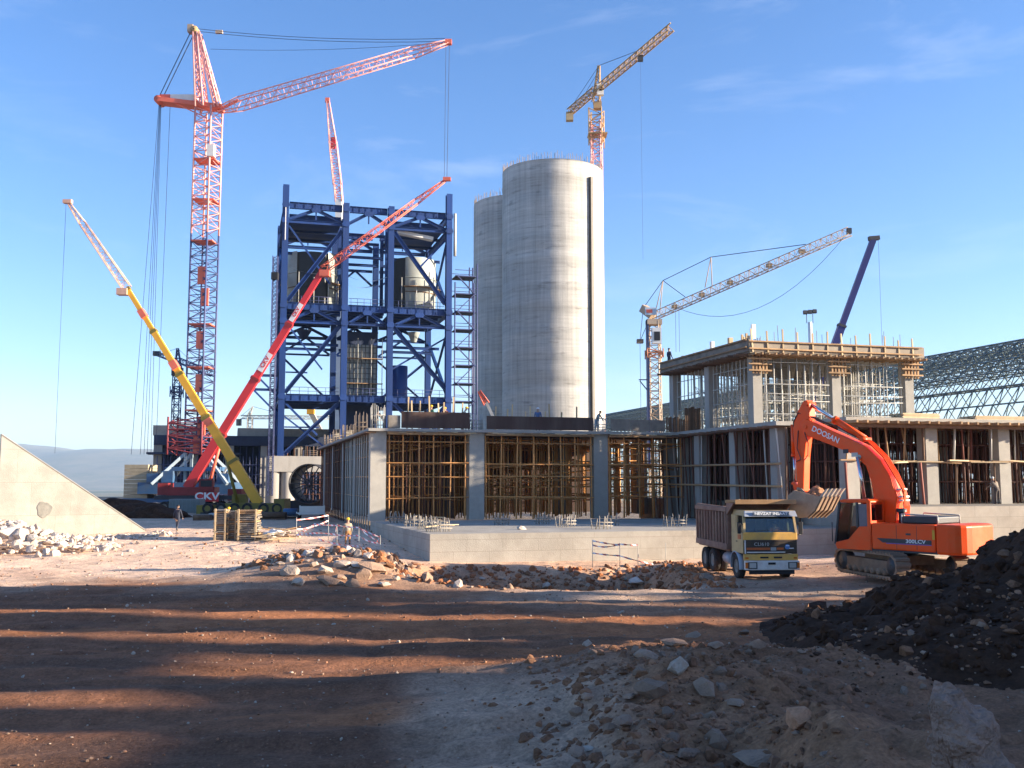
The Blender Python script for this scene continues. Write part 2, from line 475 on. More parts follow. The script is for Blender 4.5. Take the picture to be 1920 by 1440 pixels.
go = bpy.data.objects.new('ground', gm); COL.objects.link(go); tag(go, kind='structure')

# far hills beyond the valley
hx = np.linspace(-9000, 9000, 220); hy = np.linspace(5200, 13000, 70)
HX, HY = np.meshgrid(hx, hy)
ridge = sst(5200, 8200, HY) * (1 - 0.5 * sst(9500, 13000, HY))
HZ = -55 + ridge * (285 + 150 * fbm(HX, HY, 4200, 2, 77) + 120 * fbm(HX, HY, 1500, 5, 78))
hv = np.stack([HX, HY, HZ], -1).reshape(-1, 3)
ih = np.arange(hv.shape[0]).reshape(70, 220)
hf = np.stack([ih[:-1, :-1], ih[:-1, 1:], ih[1:, 1:], ih[1:, :-1]], -1).reshape(-1, 4)
hill_m = M('dry_hillside', (0.23, 0.19, 0.13), 0.95, var=0.35, scale=0.0015, dirt=(0.07, 0.08, 0.05), dirt_amt=0.8, dscale=0.004)
ho = bpy.data.objects.new('hills', np_mesh('hills', hv, hf, hill_m)); COL.objects.link(ho); tag(ho, kind='structure')

# the air between here and the hills
hz = MB().bx(-14500, 14500, -14500, 15500, -80, 420)
hm = bpy.data.materials.new('thin_air'); hm.use_nodes = True
hn = hm.node_tree.nodes; hn.remove(hn['Principled BSDF'])
pv = hn.new('ShaderNodeVolumePrincipled'); pv.inputs['Color'].default_value = (0.50, 0.74, 1.0, 1)
pv.inputs['Density'].default_value = 0.00008; pv.inputs['Anisotropy'].default_value = 0.1
hm.node_tree.links.new(pv.outputs['Volume'], hn['Material Output'].inputs['Volume'])
hzo = hz.build('haze', hm); tag(hzo, kind='stuff')

# ------------------------------------------------------------------ stones
def rock_mesh(name, mat, seed, npts=26, flat=0.75):
    rnd = random.Random(seed)
    bm = bmesh.new()
    for i in range(npts):
        v = Vector((rnd.gauss(0, 1), rnd.gauss(0, 1), rnd.gauss(0, 1))).normalized() * rnd.uniform(0.75, 1.08)
        v.x *= rnd.uniform(0.95, 1.2); v.z *= flat
        bm.verts.new(v)
    res = bmesh.ops.convex_hull(bm, input=bm.verts)
    junk = [e for e in res['geom_interior'] if isinstance(e, bmesh.types.BMVert)] + [e for e in res['geom_unused'] if isinstance(e, bmesh.types.BMVert)]
    bmesh.ops.delete(bm, geom=list(set(junk)), context='VERTS')
    bmesh.ops.dissolve_limit(bm, angle_limit=R(9), verts=bm.verts, edges=bm.edges)
    bmesh.ops.triangulate(bm, faces=bm.faces)
    me = bpy.data.meshes.new(name); bm.to_mesh(me); bm.free()
    me.materials.append(mat)
    return me
stone_pale = M('limestone', (0.52, 0.42, 0.33), 0.9, var=0.25, scale=2.5, bump=0.5, bscale=9, rand=0.25, dirt=(0.33, 0.19, 0.11), dirt_amt=0.65, dscale=1.1)
stone_white = M('pale_limestone', (0.60, 0.52, 0.44), 0.9, var=0.2, scale=2.5, bump=0.5, bscale=9, rand=0.2, dirt=(0.42, 0.28, 0.19), dirt_amt=0.5, dscale=1.1)
stone_grey = M('dusty_limestone', (0.33, 0.21, 0.14), 0.9, var=0.25, scale=2.5, bump=0.5, bscale=9, rand=0.3, dirt=(0.20, 0.13, 0.09), dirt_amt=0.8, dscale=1.1)
stone_red = M('red_stained_stone', (0.40, 0.20, 0.11), 0.95, var=0.3, scale=2.5, bump=0.5, bscale=9, rand=0.3)
clod_m = earth('dark_soil_clods', attr=False, base=(0.056, 0.026, 0.014), fine=9, bump=0.9, dist=0.06)
brown_clod = earth('brown_soil_clods', attr=False, base=(0.21, 0.105, 0.058), fine=16, bump=0.9, dist=0.04)
red_clod = earth('red_soil_clods', attr=False, base=(0.36, 0.145, 0.065), fine=12, bump=0.9, dist=0.05)
ROCKS = {k: [rock_mesh('rock', m, 100 + 7 * i + j * 31, 22 + 6 * (i % 3), (0.66, 0.42, 0.8, 0.52, 0.95, 0.6, 0.36)[i]) for i in range(7)] for j, (k, m) in enumerate((('pale', stone_pale), ('white', stone_white), ('grey', stone_grey), ('red', stone_red)))}
def rock_data(me):
    return np.array([v.co for v in me.vertices]), np.array([p.vertices for p in me.polygons])
def scatter(name, label, mats_keys, spots, kind='stuff', cat=None, hfun=None):
    """many stones joined as one mass: spots = (x, y, size, embed)"""
    vs, fs, ms = [], [], []
    mats = {'brown': brown_clod, 'redclod': red_clod, 'pale': stone_pale, 'white': stone_white, 'grey': stone_grey, 'red': stone_red, 'clod': clod_m}
    keys = list(dict.fromkeys(mats_keys))
    cache = {k: [rock_data(me) for me in ROCKS['grey' if k in ('clod', 'brown', 'redclod') else k]] for k in keys}
    n = 0
    rnd = random.Random(len(spots) + 5)
    sa = np.array(spots)
    za = (hfun or ground_h)(sa[:, 0], sa[:, 1])
    for (px_, py_, s_, e_), z in zip(spots, za):
        k = rnd.choice(mats_keys)
        V0, F0 = rnd.choice(cache[k])
        q = Quaternion((rnd.gauss(0, 1), rnd.gauss(0, 1), rnd.gauss(0, 1), rnd.gauss(0, 1))).normalized().to_matrix()
        rz = np.array(q) if rnd.random() < 0.6 else np.array(Matrix.Rotation(rnd.uniform(0, 6.3), 3, 'Z'))
        P = (V0 * s_) @ rz.T + np.array([px_, py_, z + s_ * e_])
        vs.append(P); fs.append(F0 + n); ms += [keys.index(k)] * len(F0); n += len(V0)
    me = np_mesh(name, np.concatenate(vs), np.concatenate(fs), mats[keys[0]], False)
    for k in keys[1:]:
        me.materials.append(mats[k])
    me.polygons.foreach_set('material_index', np.array(ms, np.int32))
    o = bpy.data.objects.new(name, me); COL.objects.link(o)
    return tag(o, label, cat, None, kind)
def rock(kind, loc, size, label, group=None, rz=None, flat=1.0, seed=None, z=None, cat='rock'):
    rnd = random.Random(seed if seed is not None else int(abs(loc[0] * 977 + loc[1] * 131)))
    o = bpy.data.objects.new('rock', rnd.choice(ROCKS[kind])); COL.objects.link(o)
    zz = gz(loc[0], loc[1]) if z is None else z
    o.location = (loc[0], loc[1], zz + size * 0.18 * flat)
    o.rotation_euler = (rnd.uniform(-0.3, 0.3), rnd.uniform(-0.3, 0.3), rnd.uniform(0, 6.28) if rz is None else rz)
    o.scale = (size * rnd.uniform(0.85, 1.35), size * rnd.uniform(0.7, 1.05), size * flat * rnd.uniform(0.75, 1.2))
    return tag(o, label, cat, group)
def gpix(x, y):
    """walk along the sight line until it meets the ground"""
    d = 4.0 * 1.0035 ** np.arange(900)
    p = at(x, y, 1.0) - CAM
    hit = np.nonzero(CAM.z + p.z * d <= ground_h(p.x * d, d))[0]
    return at(x, y, float(d[hit[0] if len(hit) else -1]))

# dark soil heap on the right
def heap_h(x, y):
    x = np.asarray(x, float); y = np.asarray(y, float)
    t = np.clip((x - 6.4) / 13.0, 0, 1)
    crest = np.minimum(5.4 * t ** 1.08, 3.0 + 0.12 * (5.4 * t ** 1.08 - 3.0))
    yc = 25.5 - 0.10 * (x - 9)
    prof = np.exp(-np.abs((y - yc) / np.where(y > yc, 4.2 + 0.1 * x, 3.2 + 0.22 * x)) ** 2.3)
    side = 1 - sst(23, 31, x)
    h = crest * prof * side
    lump = 0.55 * fbm(x, y, 2.2, 5, 13, 0.62) * np.clip(h, 0, 1.2)
    return ground_h(x, y) - 0.25 + h + lump + 0.25 * np.clip(h * 3, 0, 1)
sx_ = np.arange(5.6, 32, 0.14); sy_ = np.arange(14, 40, 0.14)
SX, SY = np.meshgrid(sx_, sy_)
SZ = heap_h(SX, SY)
sv = np.stack([SX, SY, SZ], -1).reshape(-1, 3)
i2 = np.arange(sv.shape[0]).reshape(SX.shape)
sf = np.stack([i2[:-1, :-1], i2[:-1, 1:], i2[1:, 1:], i2[1:, :-1]], -1).reshape(-1, 4)
heap_o = bpy.data.objects.new('soil_heap', np_mesh('soil_heap', sv, sf, clod_m)); COL.objects.link(heap_o)
tag(heap_o, 'tall heap of dark soil at the edge of the road', 'soil heap', None, 'stuff')
def hpz(x, y):
    return float(heap_h(np.array([float(x)]), np.array([float(y)]))[0])
rnd = random.Random(3)
sp = []
while len(sp) < 2200:
    X, Y = rnd.uniform(6.2, 20), rnd.uniform(17, 32)
    sp.append((X, Y, 0.05 + 0.17 * rnd.random() ** 2.5, 0.1))
ok_ = heap_h(np.array(sp)[:, 0], np.array(sp)[:, 1]) - ground_h(np.array(sp)[:, 0], np.array(sp)[:, 1]) > 0.12
sp = [q for q, k in zip(sp, ok_) if k]
o = scatter('soil_clods', 'loose dark clods on the soil heap', ['clod', 'clod', 'clod', 'clod', 'clod', 'clod', 'clod', 'clod', 'brown'], sp, hfun=heap_h)

# pebbles strewn over the road, the yard and the mound
sp = []
for i in range(5200):
    Y = 7 + 62 * rnd.random() ** 1.6
    X = rnd.uniform(-0.56, 0.50) * Y
    if Y > 51 and X > -6: continue
    sp.append((X, Y, rnd.uniform(0.010, 0.026) * (0.6 + Y / 24) * (1.6 if rnd.random() < 0.06 else 1), 0.2))
scatter('gravel', 'loose gravel and pebbles strewn over the ground', ['grey', 'grey', 'pale', 'red'], sp)
# rubble ridge in the foreground
sp = []
while len(sp) < 5200:
    Y = rnd.uniform(7.2, 23.5)
    X = rnd.uniform(0.0, 0.40) * Y + rnd.gauss(0, 0.3)
    if X < 0.8 - 0.05 * Y + 0.25 * math.sin(Y * 2): continue
    if Y < 17 and X > 0.30 * Y and rnd.random() < 0.7: continue
    dens = math.exp(-((X - 0.175 * Y) / (0.13 * Y)) ** 2)
    if rnd.random() > dens: continue
    sp.append((X, Y, 0.018 + 0.13 * rnd.random() ** 3.6, -0.25))
scatter('rubble', 'grey stone rubble on the mound in the foreground', ['brown', 'brown', 'brown', 'brown', 'brown', 'grey', 'red'], sp)
fg = [(1268, 1210, .26, 'grey'), (1215, 1240, .34, 'grey'), (1300, 1195, .2, 'grey'), (1165, 1150, .14, 'pale'), (1340, 1215, .22, 'grey'), (1270, 1255, .2, 'pale'), (1395, 1190, .26, 'grey'), (1420, 1215, .18, 'grey'),
      (1100, 1310, .15, 'grey'), (1170, 1360, .17, 'grey'), (1082, 1340, .12, 'grey'), (1080, 1415, .15, 'grey'), (1102, 1408, .09, 'pale'), (1320, 1300, .2, 'grey'), (1220, 1300, .3, 'grey'), (1290, 1420, .2, 'grey'), (1350, 1395, .16, 'grey'),
      (1500, 1362, .2, 'red'), (1180, 1310, .12, 'grey'), (1060, 1360, .1, 'grey'), (1250, 1340, .14, 'grey'), (1380, 1320, .16, 'grey')]
for i, (a, b_, s_, k) in enumerate(fg):
    p = gpix(a, b_)
    rock(k, (p.x, p.y), s_, 'fist to head sized stone lying on the rubble mound in the foreground', 'stones on the foreground mound', seed=i)
p = gpix(1420, 1432); rock('grey', (p.x, p.y), 0.42, 'low brownish slab of rock at the bottom edge of the picture', flat=0.45, seed=4)
p = gpix(1100, 1210); rock('pale', (p.x, p.y), 0.13, 'small sunlit stone where the mound meets the road', seed=5)

# pebbles and stones caught in the foot of the soil heap
sp = []
for i in range(900):
    X = rnd.uniform(6.0, 15); Y = rnd.uniform(18.5, 23.5)
    sp.append((X, Y, 0.02 + 0.09 * rnd.random() ** 3, 0.1))
scatter('rubble', 'stones and brown clods along the foot of the dark soil heap', ['brown', 'clod', 'clod', 'clod', 'grey', 'red'], sp, hfun=lambda a, b: np.maximum(heap_h(a, b), ground_h(a, b)))
# the big pointed boulder at the lower right
bm = bmesh.new()
pts = [(-0.04, 0, 1.0), (-0.12, -0.05, 0.93), (0.06, 0.0, 0.93), (0.17, -0.05, 0.80), (-0.13, -0.12, 0.62), (0.22, -0.14, 0.64), (0.38, -0.02, 0.42), (0.46, -0.10, 0.20), (0.40, -0.22, -0.1), (0.30, -0.32, 0.10), (0.0, -0.34, 0.30), (-0.14, -0.26, 0.38), (-0.06, -0.42, -0.2), (0.20, -0.46, -0.3), (0.42, -0.1, -0.4), (-0.16, 0.0, -0.4), (0.1, 0.3, 0.5), (0.34, 0.3, 0.1), (-0.14, 0.3, -0.1), (0.3, 0.3, -0.5), (-0.1, -0.3, -0.5), (0.28, -0.36, -0.5)]
for q in pts: bm.verts.new(q)
bmesh.ops.convex_hull(bm, input=bm.verts)
bmesh.ops.triangulate(bm, faces=bm.faces)
bmesh.ops.subdivide_edges(bm, edges=bm.edges, cuts=7, use_grid_fill=True)
bmesh.ops.triangulate(bm, faces=bm.faces)
rr_ = random.Random(11)
for v in bm.verts:
    v.co += v.co.normalized() * (0.16 * mnoise.noise(v.co * 3.1) + 0.07 * mnoise.noise(v.co * 8.0) + 0.025 * mnoise.noise(v.co * 21.0))
me = bpy.data.meshes.new('boulder'); bm.to_mesh(me); bm.free(); me.materials.append(M('pinkish_boulder', (0.31, 0.21, 0.16), 0.9, var=0.35, scale=4, bump=0.8, bscale=14, dirt=(0.13, 0.08, 0.055), dirt_amt=0.7, dscale=3))
bo = bpy.data.objects.new('boulder', me); COL.objects.link(bo)
pb = at(1800, 1440, 6.6)
bo.location = (pb.x, pb.y, pb.z + 0.02); bo.scale = (0.72, 0.7, 0.55)
bo.rotation_euler = (0, -0.22, 0.1)
tag(bo, 'large pointed pinkish boulder at the lower right corner', 'boulder')
p = gpix(1530, 1150); rock('grey', (p.x, p.y), 0.34, 'round black clod standing alone at the foot of the soil heap', seed=2, flat=1.1).data = rock_mesh('rock', clod_m, 55, 40, 1.0)

# rubble bank left of the pit
sp = []
for i in range(1700):
    t = rnd.random()
    cx, cy = -11.0 + 9.5 * t, 46.2 - 2.6 * t + 1.2 * math.sin(t * 3)
    X, Y = cx + rnd.gauss(0, 1.3), cy + rnd.gauss(0, 1.25) - 0.6
    if abs(X) > 12.2: continue
    sp.append((X, Y, 0.07 + 0.22 * rnd.random() ** 2.4, 0.2))
for i in range(420):
    X = rnd.uniform(-4, 12); Y = 49.5 + 0.28 * X + rnd.gauss(0, 0.7)
    sp.append((X, Y, 0.05 + 0.12 * rnd.random() ** 2, 0.2))
scatter('rubble', 'broken rubble along the bank of the pit', ['pale', 'grey', 'redclod', 'redclod', 'brown', 'red', 'grey'], sp)
sp = []
for i in range(1700):
    X = rnd.uniform(-4.0, 9.5); Y = rnd.uniform(40.8, 51.2 + 0.28 * X)
    sp.append((X, Y, 0.05 + 0.20 * rnd.random() ** 2.5, 0.05))
for i in range(260):
    a_ = rnd.gauss(0, 0.8); b2 = rnd.gauss(0, 0.5)
    sp.append((6.2 + a_, 43.8 + b2, 0.06 + 0.1 * rnd.random(), 0.3))
scatter('rubble', 'reddish lumps of subsoil along the near edge of the pit', ['redclod', 'redclod', 'redclod', 'red', 'brown'], sp)
bank = [(545, 1078, .62, 'pale'), (585, 1040, .62, 'white'), (640, 1060, .45, 'pale'), (700, 1070, .72, 'grey'), (560, 1095, .45, 'pale'), (620, 1095, .55, 'grey'), (660, 1100, .42, 'grey'), (690, 1045, .38, 'white'), (650, 1035, .4, 'white'),
        (740, 1045, .36, 'pale'), (760, 1075, .4, 'grey'), (610, 1075, .5, 'pale'), (590, 1062, .4, 'pale'), (680, 1085, .5, 'grey'), (800, 1090, .38, 'grey'), (545, 1052, .36, 'white'), (525, 1050, .3, 'pale'), (500, 1046, .25, 'white'), (720, 1100, .35, 'pale'), (860, 1100, .4, 'pale'),
        (638, 1085, .42, 'grey'), (668, 1062, .36, 'white'), (705, 1035, .3, 'pale'), (780, 1060, .3, 'red'), (820, 1070, .34, 'red')]
for i, (a, b_, s_, k) in enumerate(bank):
    p = gpix(a, b_)
    rock(k, (p.x, p.y), s_ * 0.8, 'block of broken limestone in the bank left of the pit', 'blocks in the bank by the pit', seed=20 + i)
for i, (a, b_, s_, k, lb) in enumerate([(1195, 1095, .5, 'white', 'pale block lying alone on the near edge of the pit'), (1330, 1087, .42, 'grey', 'grey boulder on the ground beside the front wheel of the truck'), (1025, 1102, .36, 'pale', 'sunlit stone on the near rim of the pit'), (978, 992, .3, 'white', 'small pale stone on top of the concrete foundation'), (1735, 1000, .32, 'pale', 'pale stone peeping over the soil heap behind the excavator')]):
    if i == 3:
        p = at(b_ and a, 983, 57); rock(k, (p.x, p.y), s_, lb, seed=40 + i, z=1.55)
    elif i == 4:
        p = at(a, 1008, 50); rock(k, (p.x, p.y), s_, lb, seed=40 + i, z=p.z - 0.2)
    else:
        p = gpix(a, b_); rock(k, (p.x, p.y), s_, lb, seed=40 + i)
# white rock pile at the left edge
def pile_h(x, y):
    x = np.asarray(x, float); y = np.asarray(y, float)
    return ground_h(x, y) + bump2(x, y, -29.5, 57.0, 2.6, 2.2, 1.5)
sp = []
for i in range(620):
    X, Y = -29.2 + rnd.gauss(0, 2.9), 57.3 + rnd.gauss(0, 1.7)
    sp.append((X, Y, 0.10 + 0.26 * rnd.random() ** 2, 0.15))
for i in range(200):
    t = rnd.random()
    sp.append((-27 + 4.8 * t + rnd.gauss(0, .4), 59.5 + 5.5 * t + rnd.gauss(0, 0.5), 0.08 + 0.2 * rnd.random() ** 2, 0.2))
scatter('rubble', 'pile of white broken limestone at the foot of the concrete ramp wall', ['white', 'white', 'pale'], sp, hfun=pile_h)
for i, (a, b_, s_) in enumerate([(40, 985, .5), (70, 990, .45), (18, 1000, .5), (95, 1000, .4), (30, 1018, .42), (120, 985, .38), (60, 1012, .4), (5, 980, .5), (145, 1002, .34), (165, 975, .3)]):
    p = at(a, b_, 55.5)
    rock('white', (p.x, p.y), s_, 'white limestone block on the pile below the ramp wall', 'blocks on the white stone pile', seed=60 + i, z=min(p.z, float(pile_h(p.x, p.y)) + 0.1))

# unseen slotted wall added at the right to cast shade bands on the road
PX, EDGE = 60.0, 33.6
kY, kZ = math.tan(SUN_BACK), math.tan(SUN_EL) / math.cos(SUN_BACK)
wt = thing('shade_wall', 'unseen slotted panel wall added to shade the road', 'wall', (PX, 0, 0))
def slot(xa, xb, y0, y1):            # an opening whose light falls on the road between xa..xb, y0..y1
    d = PX - (xa + xb) / 2
    return (y0 - kY * d, y1 - kY * d, (PX - xb) * kZ, (PX - xa) * kZ)
slots = [slot(-19, 9, 31.6, 32.8), slot(-17, 0, 27.4, 28.3), slot(-7.5, 0.6, 22.2, 24.6), slot(-12, -6.8, 19.4, 20.4), slot(-12, -6.4, 14.8, 17.4), slot(-4, 9, 34.9, 35.5), slot(3, 14, 36.6, 37.8)]
ycuts = sorted({-34.0, EDGE} | {a for s_ in slots for a in s_[:2]} | {-28, -22, -16, -10, -4, 1.0})
for a, b_ in zip(ycuts[:-1], ycuts[1:]):
    sl = [s_ for s_ in slots if s_[0] <= a and s_[1] >= b_]
    if sl:
        MB().bx(-.2, .2, a, b_, -1, sl[0][2]).build('shade_panel', conc, wt)
        MB().bx(-.2, .2, a, b_, sl[0][3], 23).build('shade_panel', conc, wt)
    else:
        MB().bx(-.2, .2, a + .004, b_ - .004, -1, 23).build('shade_panel', conc, wt)

# ------------------------------------------------------------------ concrete foundation in the middle
def panel_concrete(name, col, sx, sz, joint=(0.2, 0.19, 0.17)):
    m = M(name, col, 0.9, var=0.16, scale=0.8, bump=0.2, dirt=(col[0] * 0.62, col[1] * 0.6, col[2] * 0.58), dirt_amt=0.55, dscale=0.45)
    n = m.node_tree.nodes; l = m.node_tree.links; b = n['Principled BSDF']
    src = b.inputs['Base Color'].links[0].from_socket
    t = n.new('ShaderNodeTexCoord'); sep = n.new('ShaderNodeSeparateXYZ'); cmb = n.new('ShaderNodeCombineXYZ')
    ad = n.new('ShaderNodeMath'); ad.operation = 'ADD'
    l.new(t.outputs['Object'], sep.inputs[0])
    l.new(sep.outputs['X'], ad.inputs[0]); l.new(sep.outputs['Y'], ad.inputs[1])
    l.new(ad.outputs[0], cmb.inputs['X']); l.new(sep.outputs['Z'], cmb.inputs['Y'])
    br = n.new('ShaderNodeTexBrick'); br.offset = 0.37
    br.inputs['Scale'].default_value = 1.0; br.inputs['Brick Width'].default_value = sx; br.inputs['Row Height'].default_value = sz
    br.inputs['Mortar Size'].default_value = 0.012; br.inputs['Color1'].default_value = (1, 1, 1, 1); br.inputs['Color2'].default_value = (0.93, 0.925, 0.92, 1)
    br.inputs['Mortar'].default_value = (0.72, 0.71, 0.69, 1)
    l.new(cmb.outputs[0], br.inputs['Vector'])
    mm = n.new('ShaderNodeMixRGB'); mm.blend_type = 'MULTIPLY'; mm.inputs['Fac'].default_value = 1
    l.new(src, mm.inputs['Color1']); l.new(br.outputs['Color'], mm.inputs['Color2'])
    l.new(mm.outputs['Color'], b.inputs['Base Color'])
    return m
cast = panel_concrete('cast_foundation_concrete', (0.365, 0.335, 0.285), 2.4, 0.62)
cast2 = panel_concrete('ramp_concrete', (0.35, 0.33, 0.285), 3.2, 2.1)
FB = Vector((-9.36, 70, 1.55))
ZS = FB.z
f0 = Vector((-4.23, 52, 0)); f1 = f0 + U * 27.0; f2 = f1 + V * 17; f3 = Vector((-9.75, 69.2, 0))
fo = thing('concrete_foundation', 'wide low concrete foundation block in front of the scaffolded building', 'foundation', f0)
m = MB().ext([(f0 - f0) + Vector((0, 0, -1.6)), f1 - f0 + Vector((0, 0, -1.6)), f2 - f0 + Vector((0, 0, -1.6)), f3 - f0 + Vector((0, 0, -1.6))], (0, 0, ZS + 1.6))
m.build('block', cast, fo)
# starter bars standing out of the foundation, cluster by cluster
def cluster(name, label, p, nu, nv, du, dv, h, mat, r=0.022, jit=0.05, ties=True, seed=0, group=None):
    rnd = random.Random(seed)
    t = thing(name, label, 'rebar', p, A, group)
    m = MB()
    for i in range(nu):
        for j in range(nv):
            x, y = (i - (nu - 1) / 2) * du, (j - (nv - 1) / 2) * dv
            hh = h * rnd.uniform(0.75, 1.08)
            m.tube((x, y, -0.05), (x + rnd.gauss(0, jit), y + rnd.gauss(0, jit), hh), r, 4)
    m.build('bars', mat, t)
    if ties:
        k = MB()
        for z in (0.25, 0.5):
            for s_ in (-1, 1):
                k.tube((-(nu / 2) * du, s_ * (nv - 1) / 2 * dv, h * z), (nu / 2 * du, s_ * (nv - 1) / 2 * dv, h * z), r, 4)
        k.build('ties', mat, t)
    return t
for i, (px_, py_, D, nu) in enumerate([(1060, 972, 60, 5), (1128, 981, 57.5, 5), (1017, 968, 64, 4), (1265, 975, 61, 6), (1150, 972, 62, 3), (940, 974, 63, 4), (800, 982, 57.5, 5), (822, 988, 54.5, 6), (775, 974, 61, 5), (745, 966, 66, 5)]):
    p = at(px_, py_, D)
    cluster('starter_bars', ['cluster of grey starter bars on the foundation below the second column', 'tall cluster of starter bars near the front edge of the foundation', 'low bent starter bars by the middle scaffold bay', 'cluster of starter bars on the foundation beside the dump truck', 'short row of bars behind the tall cluster near the foundation front', 'few bars by the foot of the second column', 'tangled bars on the foundation near its corner', 'dense bars right above the front corner of the foundation', 'leaning bars between the corner cluster and the first scaffold bay', 'bars at the foot of the corner column'][i],
            (p.x, p.y, ZS), nu, 2, 0.24, 0.5, 0.75, M('dusty_rebar', (.30, .27, .23), .8) if i == 0 else bpy.data.materials['dusty_rebar'], 0.026, 0.09, True, i)
m = MB()
rnd = random.Random(8)
for i in range(9):
    p = at(rnd.uniform(770, 880), 985, rnd.uniform(55, 64)); a = rnd.uniform(0, 3.1)
    d = Vector((math.cos(a), math.sin(a), 0)) * rnd.uniform(0.7, 1.6)
    pl = MB().beam((0, 0, 0), d, 0.14, 0.05); o = pl.build('plank', timber_pale)
    o.location = (p.x, p.y, ZS + 0.04 + 0.06 * i); o.rotation_euler = (rnd.uniform(-.04, .1), 0, 0)
    tag(o, 'loose plank in the heap on the foundation corner', 'plank', 'planks heaped on the foundation corner')

# ------------------------------------------------------------------ front building with rusty scaffold
fb = thing('concrete_frame_building', 'unfinished concrete frame building with rusty scaffolding in its three front bays', 'building', FB, A)
CU = [0.0, 7.1, 16.6, 23.9]
for i, u in enumerate(CU):
    MB().bx(u - .55, u + .55, 0, .95, -.02, 6.22).build('column', conc_pale, fb)
for v in (9.5, 18.5, 27.5, 36.5):
    for u in CU:
        MB().bx(u - .5, u + .5, v, v + .9, -.02, 6.22).build('column', conc, fb)
MB().bx(-.75, 24.75, -.35, 42, 6.22, 6.42).build('slab', conc, fb)
# ragged plank ends of the slab formwork
pm = [MB().bx(-.5, .5, -.06, .06, -.025, .025).mesh('plank', timber), MB().bx(-.5, .5, -.06, .06, -.025, .025).mesh('plank', timber_pale)]
for b0, b1 in zip(CU[:-1], CU[1:]):
    x = b0 + .7
    while x < b1 - .6:
        w = rnd.uniform(.3, .8)
        inst(rnd.choice(pm), 'plank', fb, (x + w / 2, -.42 - rnd.uniform(0, .22), 6.18 + rnd.uniform(-.06, .02)), (rnd.uniform(-.2, .2), 0, rnd.uniform(-.25, .25)), (w * 1.3, 1, 1))
        x += w
    MB().bx(b0 + .6, b1 - .6, -.3, -.14, 6.0, 6.14).build('joist', timber, fb)
    MB().bx(b0 + .6, b1 - .6, 3.0, 3.16, 6.0, 6.14).build('joist', timber_dark, fb)
MB().bx(1.55, 6.5, -.30, -.24, 6.46, 7.62).build('formwork_panel', ply_brown, fb)
MB().bx(7.75, 15.9, -.30, -.24, 6.46, 7.42).build('formwork_panel', ply_brown, fb)
MB().bx(.65, 1.5, -.2, .3, 6.46, 7.35).build('formwork_panel', ply_grey, fb)
for a, b_ in ((17.3, 18.9), (18.93, 20.4), (20.43, 21.7)):
    MB().bx(a, b_, -.30, -.25, 6.46, 7.32 + .05 * rnd.random()).build('formwork_panel', ply_grey, fb)
sm_ = MB().bx(-.06, .06, -.05, .05, 0, 1).mesh('shutter_board', timber_dark)
for i in range(9):
    inst(sm_, 'shutter_board', fb, (21.85 + i * .17, -.28 - .02 * (i % 2), 6.44), (0, rnd.uniform(-.03, .03), 0), (1, 1, .95 + .25 * rnd.random()))
for i in range(8):
    inst(sm_, 'shutter_board', fb, (23.35 + i * .17, -.33 - .02 * (i % 2), 6.44), (0, rnd.uniform(-.03, .03), 0), (1.2, 1, 1.75 + .2 * rnd.random()))
MB().bx(-.95, -.2, -.2, 42, 6.10, 6.20).build('edge_board', timber_dark, fb)
stake = MB().bx(-.05, .05, -.04, .04, 0, 1).mesh('stake', timber_pale)
for i in range(9):
    inst(stake, 'stake', fb, (8.6 + i * .75 + rnd.uniform(-.25, .25), .4 + rnd.random(), 6.42), (0, rnd.uniform(-.05, .05), 0), (1, 1, 1.4 + .7 * rnd.random()))
for i in range(8):
    inst(stake, 'stake', fb, (1.9 + i * .6 + rnd.uniform(-.25, .25), .5 + rnd.random(), 6.42), (0, rnd.uniform(-.05, .05), 0), (1, 1, 1.7 + 1.0 * rnd.random()))
def cage(parent, x, y, z, h, mat=rebar_m, n=4, w=.85, name='rebar_cage', s0=1):
    rnd = random.Random(s0); m = MB()
    for i in range(n):
        for j in range(n):
            if 0 < i < n - 1 and 0 < j < n - 1: continue
            X, Y = x + (i / (n - 1) - .5) * w, y + (j / (n - 1) - .5) * w
            m.tube((X, Y, z - .1), (X + rnd.gauss(0, .03), Y + rnd.gauss(0, .03), z + h * rnd.uniform(.85, 1.05)), .025, 4)
    for k in range(3):
        zz = z + h * (.15 + .2 * k)
        for a, b_ in (((-1, -1), (1, -1)), ((1, -1), (1, 1)), ((1, 1), (-1, 1)), ((-1, 1), (-1, -1))):
            m.tube((x + a[0] * w / 2, y + a[1] * w / 2, zz), (x + b_[0] * w / 2, y + b_[1] * w / 2, zz), .018, 4)
    return m.build(name, mat, parent)
cage(fb, -.02, .45, 6.42, 1.75, galv, 4, .9, s0=1)
cage(fb, 7.1, .45, 6.42, 1.25, galv, 4, .9, s0=2)
cage(fb, 16.6, .45, 6.42, 1.0, galv, 4, .9, s0=3)
for i, v in enumerate((9.9, 18.9, 27.9, 36.9)):
    cage(fb, -.02, v, 6.42, 1.3 + .5 * (i == 0), rebar_m, 4, .9, s0=5 + i)
